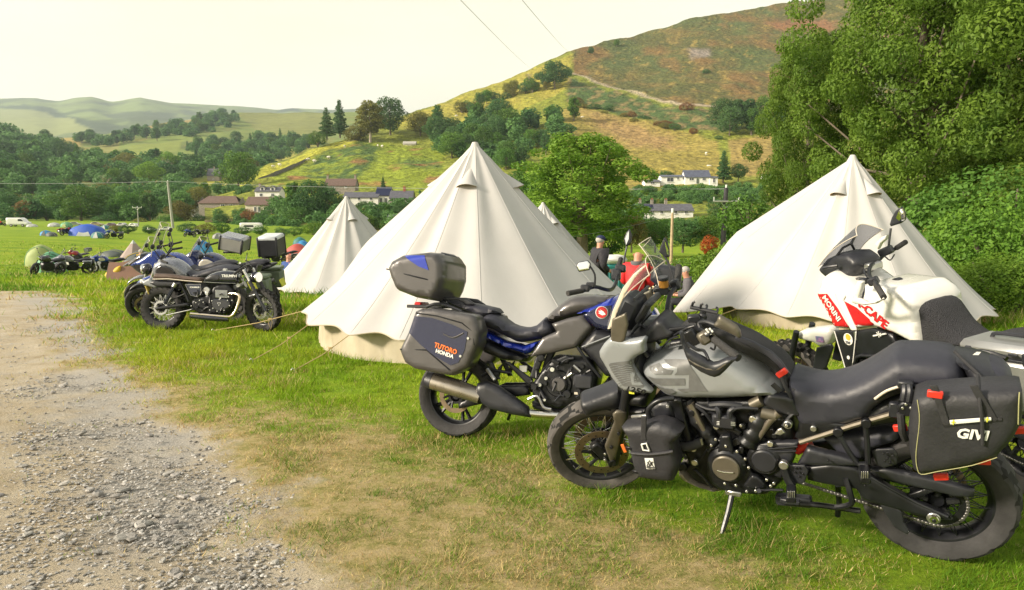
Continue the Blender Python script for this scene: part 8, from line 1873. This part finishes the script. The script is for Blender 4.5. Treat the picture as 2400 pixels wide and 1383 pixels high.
dome(206, 553, 76, 27, 44, f_blue, f_pale, 'large royal blue family tent on the lower field', 0.1, tunnel=True); dome(230, 558, 30, 15, 22, f_teal, f_pale, 'small teal dome tent pitched against the big blue tent')
dome(108, 552, 26, 12, 20, f_lblue, f_dgrey, 'small light blue dome tent beside the dark motorcycle'); dome(121, 554, 24, 10, 20, f_dgrey, f_grey, 'low dark grey dome tent adjoining the light blue one', door=False)
dome(127, 531, 28, 9, 20, f_pale, f_grey, 'pale grey dome tent at the far field edge below the wide tree'); dome(156, 532, 26, 12, 20, f_green, f_lime, 'bright green dome tent at the far field edge'); dome(247, 537, 20, 10, 16, f_teal, f_pale, 'pale teal dome tent behind the big blue tent'); dome(75, 532, 26, 7, 16, f_pale, f_grey, 'low pale dome tent beside the white van')
dome(698, 610, 58, 38, 40, f_red, f_dgrey, 'red walled tent with dark doorway beside the small bell tent', -0.1, tunnel=True); dome(710, 596, 44, 32, 40, f_lblue, f_blue, 'light blue dome tent behind the red tent', door=False); dome(703, 576, 32, 20, 26, f_teal, f_green, 'dark green dome tent furthest behind the red tent', door=False)
dome(476, 600, 44, 36, 40, f_lblue, f_blue, 'blue dome tent behind the cream panelled motorcycle', door=False); dome(512, 560, 28, 14, 20, f_grey, f_dgrey, 'grey dome tent on the far grass beside the dark motorcycle'); dome(268, 602, 60, 17, 50, f_dgrey, f_lime, 'low dark green tarp tent left of the taupe pyramid tent', door=False)
dome(236, 634, 46, 26, 40, f_grey, f_dgrey, 'grey green low tarp between the touring motorcycle and the blue and white one', door=False)
# taupe pyramid tent
p = gpt(315, 608); root = empty('pyramid_tent', p, 0.3, 'taupe pyramid tent with pale peak', 'tent')
ring = [(1.35*cos(2*pi*k/8), 1.35*sin(2*pi*k/8), 0) for k in range(8)]
mb = MB(); mb.add([(x*0.15, y*0.15, 1.50) for x, y, z in ring] + ring, [(k, (k + 1) % 8, 8 + (k + 1) % 8, 8 + k) for k in range(8)]); mb.obj('canopy', f_taupe, root, 20)
mb = MB(); mb.add([(0, 0, 1.78)] + [(x*0.19, y*0.19, 1.44) for x, y, z in ring], [(0, 1 + k, 1 + (k + 1) % 8) for k in range(8)]); mb.obj('peak', f_pale, root, 20)
mb = MB(); mb.sheet([[(-0.2, -1.24, 0.1), (0.2, -1.24, 0.1)], [(-0.08, -0.55, 0.95), (0.08, -0.55, 0.95)]], 0.01); mb.obj('door', f_grey, root)
# brown shelter and yellow bag
p = gpt(305, 655); root = empty('shelter_tent', p, 0.25, 'low brown ridge shelter in front of the grey dome tent', 'tent')
mb = MB(); mb.sheet([[(-0.9, -0.55, 0), (-0.82, 0, 0.82), (-0.9, 0.6, 0)], [(-0.3, -0.6, 0), (-0.25, 0, 0.80), (-0.3, 0.65, 0)], [(0.35, -0.55, 0), (0.35, 0.02, 0.95), (0.35, 0.65, 0)], [(1.05, -0.5, 0), (0.98, 0, 0.98), (1.05, 0.6, 0)]], 0.01); mb.obj('canopy', f_brown, root, 30)
mb = MB(); mb.sheet([[(-0.92, -0.5, 0.0), (-0.92, 0.5, 0)], [(-0.84, -0.02, 0.78), (-0.84, 0.02, 0.78)]], 0.01); mb.obj('end_flap', f_taupe, root)
p = gpt(267, 655); mb = MB(); mb.tube(catmull([p + Vector(q) for q in ((-0.25, 0, 0.06), (-0.2, 0, 0.2), (0.1, 0, 0.32), (0.3, 0, 0.5), (0.36, 0, 0.52))], 3, False), [0.05, 0.12, 0.17, 0.18, 0.17, 0.17, 0.17, 0.16, 0.15, 0.13, 0.12, 0.10, 0.04], 12); tag(mb.obj('dry_bag', f_yel, None), 'yellow dry bag leaning against the brown shelter', 'bag')
# ------------------------------------------------------------------ vehicles at the field edge
tyre_far = m_rubber
def car(u, v, L, body, label, kind='hatch', rz=0.0, cat='car', name='parked_car'):
    p = gpt(u, v); p.z = gz(p.x, p.y); root = empty(name, p, rz, label, cat, None)
    k = L*p.y/F/4.2
    prof = {'hatch': [(-2.1, 0.35), (-2.08, 0.85), (-1.95, 1.0), (-1.5, 1.42), (-0.9, 1.5), (0.1, 1.48), (0.75, 1.1), (1.0, 0.98), (1.9, 0.85), (2.08, 0.65), (2.1, 0.35)],
            'van': [(-2.4, 0.4), (-2.42, 1.9), (-2.3, 2.05), (0.9, 2.05), (1.4, 1.75), (1.85, 1.15), (2.4, 1.0), (2.5, 0.7), (2.5, 0.4)],
            'camper': [(-2.6, 0.5), (-2.6, 2.3), (-2.4, 2.5), (1.6, 2.5), (2.4, 2.35), (2.6, 1.6), (2.7, 0.9), (2.6, 0.5)]}[kind]
    glass = {'hatch': [(-1.5, 1.02), (-1.35, 1.36), (-0.85, 1.43), (0.05, 1.41), (0.6, 1.06), (0.5, 1.0)], 'van': [(0.3, 1.25), (0.3, 1.75), (0.95, 1.8), (1.3, 1.6), (1.6, 1.22)], 'camper': [(-1.6, 1.4), (-1.6, 1.95), (0.8, 1.95), (0.8, 1.4)]}[kind]
    S = Slab([(x*k, z*k) for x, z in prof], 0, 0.86*k, 0.10*k, 0.82, 0, 14); MB().slab(S).obj('body', body, root)
    S = Slab([(x*k, z*k) for x, z in glass], 0, 0.875*k, 0.04*k, 0.96, 0, 8); MB().slab(S).obj('window', pane_d, root)
    for sx in (-1.3, 1.3):
        for sy in (-1, 1):
            mb = MB(); mb.lathe([(0.10*k, -0.11), (0.30*k, -0.11), (0.32*k, -0.06), (0.32*k, 0.06), (0.30*k, 0.11), (0.10*k, 0.11)], (sx*k, sy*0.78*k, 0.32*k), (0, 1, 0), 14); w = mb.obj('wheel', tyre_far, root); mb = MB(); mb.cyl((sx*k, sy*0.78*k - 0.115, 0.32*k), (sx*k, sy*0.78*k + 0.115, 0.32*k), 0.19*k, 10); mb.obj('rim', m_alu, w)
    for sy in (-0.6, 0.6):
        zh = (0.72 if kind == 'hatch' else 0.85)*k; xh = (2.06 if kind == 'hatch' else 2.46 if kind == 'van' else 2.62)*k
        mb = MB(); mb.box((xh, sy*k, zh), (0.06, 0.3*k, 0.14*k), None, 0.02); mb.obj('headlight', m_mirror, root); mb = MB(); mb.box((-(2.08 if kind == 'hatch' else 2.40 if kind == 'van' else 2.58)*k, sy*k, zh + 0.1), (0.06, 0.2*k, 0.2*k), None, 0.02); mb.obj('tail_light', m_lens, root)
    return root
cw, cs, cd, cp = [mat('car_' + n_, c, 0.25, 0.1, var=0.03, coat=0.6) for n_, c in (('white', (0.72, 0.72, 0.72)), ('silver', (0.45, 0.46, 0.48)), ('dark', (0.03, 0.03, 0.045)), ('purple', (0.10, 0.06, 0.09)))]
car(45, 531, 42, cw, 'white panel van at the far field edge', 'van', 0.05, 'van', 'white_van')
for u, v, m_, lb, rz in ((178, 530, cs, 'pale car partly behind the bright green dome tent', 0.4), (258, 532, cp, 'dark purple car parked by the hedge', 3.0), (284, 532, cs, 'silver car beside the dark purple one', 2.9), (310, 533, cw, 'white car between the silver car and the hedge shrub', 3.0), (228, 530, mat('car_tan', (0.35, 0.28, 0.2), 0.3), 'tan car behind the big blue tent', 0.1)):
    car(u, v, 27, m_, lb, 'hatch', rz)
car(356, 541, 21, cw, 'white hatchback seen between the hedge shrubs', 'hatch', 0.0); car(388, 541, 26, cw, 'white car beside the tall windscreen of the blue motorcycle', 'hatch', 3.1)
car(590, 546, 40, cw, 'white camper van behind the field edge shrubs', 'camper', 0.05, 'camper van', 'camper_van')
# teal water tank with white lid
p = pt(1431, 640, 19); p.z = gz(p.x, p.y); root = empty('water_tank', p, 0.2, 'teal plastic tank with white lid behind the man in black', 'tank')
mb = MB(); mb.box((0, 0, 0.62), (0.72, 0.6, 1.24), None, 0.06); tb = mb.obj('body', fab('teal_plastic', (0.02, 0.20, 0.20)), root)
for k in range(5): mb = MB(); mb.box((-0.26 + 0.13*k, -0.31, 0.6), (0.05, 0.03, 0.9), None, 0.01); mb.obj('rib', MATS['teal_plastic'], tb)
mb = MB(); mb.box((0, 0, 1.34), (0.76, 0.64, 0.22), None, 0.09); mb.obj('lid', frame_w, root)
# ------------------------------------------------------------------ people
skin_m = mat('skin', (0.50, 0.25, 0.17), 0.55, var=0.1, scale=12); hair_g = mat('grey_hair', (0.40, 0.38, 0.36), 0.8); cap_m = mat('navy_cap', (0.012, 0.02, 0.075), 0.7)
jk_black = mat('black_jacket', (0.025, 0.024, 0.032), 0.8, var=0.2, scale=8, bump=0.3, bscale=14); jk_red = mat('red_jacket', (0.58, 0.015, 0.02), 0.7, var=0.12, scale=8, bump=0.3, bscale=14); jk_blue = mat('blue_shirt', (0.03, 0.07, 0.25), 0.8); jk_grey = mat('grey_jacket', (0.10, 0.095, 0.11), 0.8, var=0.2, scale=8); tr_dark = mat('dark_trousers', (0.02, 0.02, 0.028), 0.85)
def skinned(name, V, E, R, m, parent, sub=2):
    me = bpy.data.meshes.new(name); me.from_pydata(V, E, [])
    o = bpy.data.objects.new(name, me); COL.objects.link(o)
    sk = o.modifiers.new('s', 'SKIN'); sk.use_smooth_shade = True
    for i, sv in enumerate(me.skin_vertices[0].data): sv.radius = R[i] if isinstance(R[i], tuple) else (R[i], R[i]); sv.use_root = (i == 0)
    ss = o.modifiers.new('u', 'SUBSURF'); ss.levels = sub; ss.render_levels = sub
    dg = bpy.context.evaluated_depsgraph_get(); m2 = bpy.data.meshes.new_from_object(o.evaluated_get(dg)); bpy.data.objects.remove(o)
    m2.materials.clear(); m2.polygons.foreach_set('use_smooth', [True]*len(m2.polygons))
    return link(name, m2, m, parent)
def person(p, rz, pose, label, jacket, trousers, hair, cap=False, s=1.0, collar=None, group=None):
    root = empty('person', p, rz, label, 'person'); root.scale = (s,)*3
    J = {k: Vector(v) for k, v in pose.items()}
    order = ['pelvis', 'waist', 'chest', 'neck', 'head0', 'head1', 'shl', 'ell', 'wrl', 'hdl', 'shr', 'elr', 'wrr', 'hdr', 'hpl', 'knl', 'anl', 'tol', 'hpr', 'knr', 'anr', 'tor']
    V = [J[k] for k in order]; ix = {k: i for i, k in enumerate(order)}
    E = [(ix[a], ix[b]) for a, b in (('pelvis', 'waist'), ('waist', 'chest'), ('chest', 'neck'), ('neck', 'head0'), ('head0', 'head1'), ('chest', 'shl'), ('shl', 'ell'), ('ell', 'wrl'), ('wrl', 'hdl'), ('chest', 'shr'), ('shr', 'elr'), ('elr', 'wrr'), ('wrr', 'hdr'), ('pelvis', 'hpl'), ('hpl', 'knl'), ('knl', 'anl'), ('anl', 'tol'), ('pelvis', 'hpr'), ('hpr', 'knr'), ('knr', 'anr'), ('anr', 'tor'))]
    R = [(.14, .11), (.13, .10), (.15, .11), .058, (.080, .088), (.078, .09), .07, .046, .033, .036, .07, .046, .033, .036, .085, .06, .045, .035, .085, .06, .045, .035]
    skinned('body', V, E, R, skin_m, root)
    sub = lambda ks, es, rs, nm, m: skinned(nm, [J[k] for k in ks], [(ks.index(a), ks.index(b)) for a, b in es], rs, m, root)
    sub(['pelvis', 'waist', 'chest', 'nk', 'shl', 'ell', 'wrl', 'shr', 'elr', 'wrr'], [('pelvis', 'waist'), ('waist', 'chest'), ('chest', 'nk'), ('chest', 'shl'), ('shl', 'ell'), ('ell', 'wrl'), ('chest', 'shr'), ('shr', 'elr'), ('elr', 'wrr')],
        [(.19, .16), (.18, .15), (.215, .175), .095, .118, .080, .060, .118, .080, .060], 'jacket', jacket) if 'nk' in J else None
    sub(['pelvis', 'hpl', 'knl', 'anl', 'hpr', 'knr', 'anr'], [('pelvis', 'hpl'), ('hpl', 'knl'), ('knl', 'anl'), ('pelvis', 'hpr'), ('hpr', 'knr'), ('knr', 'anr')], [(.16, .13), .105, .080, .066, .105, .080, .066], 'trousers', trousers)
    for k, t in (('anl', 'tol'), ('anr', 'tor')):
        mb = MB(); mb.tube([J[k], J[k].lerp(J[t], 0.5), J[t]], [0.06, 0.055, 0.04], 8); mb.obj('shoe', jk_black, root)
    hd = (J['head1'] - J['head0']).normalized(); c = J['head0'].lerp(J['head1'], 0.55)
    fwd = (J['face'] - J['head0']); fwd = (fwd - hd*fwd.dot(hd)).normalized(); side = hd.cross(fwd)
    fr = lambda x, y, z: c + fwd*x + side*y + hd*z
    mb = MB(); mb.ball(fr(0.098, 0, -0.02), 0.018, 8, (1.1, 0.8, 1.4)); mb.obj('nose', skin_m, root)
    for sy in (-1, 1):
        mb = MB(); mb.ball(fr(0.0, sy*0.082, -0.01), 0.026, 8, (0.7, 0.45, 1.1)); mb.obj('ear', skin_m, root); mb = MB(); mb.ball(fr(0.082, sy*0.032, 0.015), 0.010, 6); mb.obj('eye', jk_black, root)
    mb = MB(); mb.ball(fr(0.083, 0, -0.062), 0.02, 8, (0.4, 1.2, 0.35)); mb.obj('mouth', mat('lips', (0.38, 0.14, 0.11), 0.5), root)
    if hair is not None:
        mb = MB(); mb.ball(fr(-0.018, 0, 0.032), 0.103, 14, (0.98, 0.90, 0.86)); mb.obj('hair', hair, root)
    if cap:
        mb = MB(); mb.ball(fr(-0.004, 0, 0.058), 0.106, 14, (1.02, 0.93, 0.72)); co = mb.obj('cap', cap_m, root); mb = MB(); mb.sheet([[fr(0.08 + 0.0*abs(q), q*0.075, 0.045), fr(0.175 - 0.05*q*q, q*0.07, 0.025)] for q in (-1, -.5, 0, .5, 1)], 0.008); mb.obj('peak', cap_m, co)
    for w, h in (('wrl', 'hdl'), ('wrr', 'hdr')):
        a, e = J[w], J[h]; d = (e - a).normalized(); o_ = d.orthogonal().normalized(); q2 = d.cross(o_); pl = MB(); pl.ball(e, 0.042, 8, (0.7, 1.0, 1.0)); 
        for k, L in enumerate((0.070, 0.080, 0.076, 0.060)):
            b0 = e + d*0.025 + o_*(0.024*(k - 1.5)); pl.tube([b0, b0 + d*L*0.5 + q2*0.008, b0 + d*L*0.9 + q2*0.028], [0.009, 0.008, 0.006], 6)
        b0 = e + o_*0.035; pl.tube([b0, b0 + o_*0.02 + d*0.025, b0 + o_*0.022 + d*0.055 + q2*0.01], [0.011, 0.010, 0.007], 6); pl.obj('hand', skin_m, root)
    if collar: mb = MB(); mb.lathe([(0.10, 0), (0.12, 0.04), (0.11, 0.10), (0.095, 0.05)], J['nk'] - Vector((0, 0, 0.05)), (0, 0, 1), 14); mb.obj('hood', collar, root)
    return root
STAND = dict(pelvis=(0, 0, .95), waist=(0, 0, 1.10), chest=(.02, 0, 1.34), nk=(.02, 0, 1.50), neck=(.02, 0, 1.51), head0=(.04, 0, 1.61), head1=(.05, 0, 1.71), face=(.2, 0.06, 1.60), shl=(.02, .19, 1.43), ell=(-.02, .27, 1.16), wrl=(.16, .18, 1.02), hdl=(.23, .14, 1.01), shr=(.02, -.19, 1.43), elr=(-.02, -.27, 1.16), wrr=(.16, -.18, 1.02), hdr=(.23, -.14, 1.01), hpl=(0, .1, .92), knl=(.02, .11, .5), anl=(-.01, .11, .08), tol=(.15, .13, .04), hpr=(0, -.1, .92), knr=(.02, -.11, .5), anr=(-.01, -.11, .08), tor=(.15, -.13, .04))
SIT = dict(pelvis=(0, 0, .45), waist=(0, 0, .60), chest=(.06, 0, .84), nk=(.08, 0, 1.0), neck=(.09, 0, 1.01), head0=(.13, 0, 1.11), head1=(.15, 0, 1.20), face=(.3, 0.05, 1.08), shl=(.06, .19, .93), ell=(.10, .25, .67), wrl=(.30, .15, .62), hdl=(.37, .12, .63), shr=(.06, -.19, .93), elr=(.10, -.25, .67), wrr=(.30, -.15, .62), hdr=(.37, -.12, .63), hpl=(.05, .1, .44), knl=(.44, .13, .46), anl=(.42, .13, .08), tol=(.57, .14, .04), hpr=(.05, -.1, .44), knr=(.44, -.13, .46), anr=(.42, -.13, .08), tor=(.57, -.14, .04))
def stool(p):
    root = empty('camp_stool', p, 0, 'low black folding camp stool under a seated person', 'stool', 'camp stools'); mb = MB(); mb.box((0, 0, 0.29), (0.4, 0.4, 0.04), None, 0.015); mb.obj('seat', jk_black, root)
    for sx in (-1, 1):
        for sy in (-1, 1): mb = MB(); mb.tube([(sx*.17, sy*.17, .28), (-sx*.17, sy*.17, 0)], 0.010, 6); mb.obj('leg', m_satin, root)
def at(u, Y):
    x = (u - 1200)/F*Y; return Vector((x, Y, gz(x, Y)))
person(at(1403, 15.6), radians(20), STAND, 'man standing in a black jacket and navy cap beside the small bell tent', jk_black, tr_dark, hair_g, True, 1.0)
q = at(1490, 13.4); stool(q); person(q, radians(60), SIT, 'bald person in a red jacket seated behind the blue tourer', jk_red, tr_dark, None, False, 1.08, mat('grey_collar', (0.12, 0.12, 0.13), 0.8))
q = at(1622, 15.5); stool(q); person(q, radians(170), SIT, 'grey haired person in a dark jacket seated at the edge of the bell tent', jk_grey, tr_dark, hair_g, False, 0.95)
q = at(322, 33.0); stool(q); person(q, radians(10), SIT, 'grey haired person in black sitting by the grey dome tent', jk_black, tr_dark, hair_g, False, 1.1)
q = at(670, 24.0); stool(q); person(q, radians(70), SIT, 'person in a blue shirt sitting on the grass near the red tent', jk_blue, tr_dark, skin_m, False, 0.9)
# ------------------------------------------------------------------ air
mb = MB(); V = [(x, y, z) for x in (-9000, 9000) for y in (-800, 9000) for z in (-40, 950)]
me = bpy.data.meshes.new('haze'); me.from_pydata(V, [], [(0, 1, 3, 2), (4, 6, 7, 5), (0, 4, 5, 1), (2, 3, 7, 6), (0, 2, 6, 4), (1, 5, 7, 3)])
hm = bpy.data.materials.new('haze_air'); hm.use_nodes = True; hn = hm.node_tree.nodes; hn.clear()
ho = hn.new('ShaderNodeOutputMaterial'); hv = hn.new('ShaderNodeVolumePrincipled'); hv.inputs['Color'].default_value = (0.72, 0.84, 1.0, 1); hv.inputs['Density'].default_value = 0.00010; hv.inputs['Anisotropy'].default_value = 0.2
hm.node_tree.links.new(hv.outputs[0], ho.inputs['Volume'])
tag(link('haze', me, hm), kind='stuff')
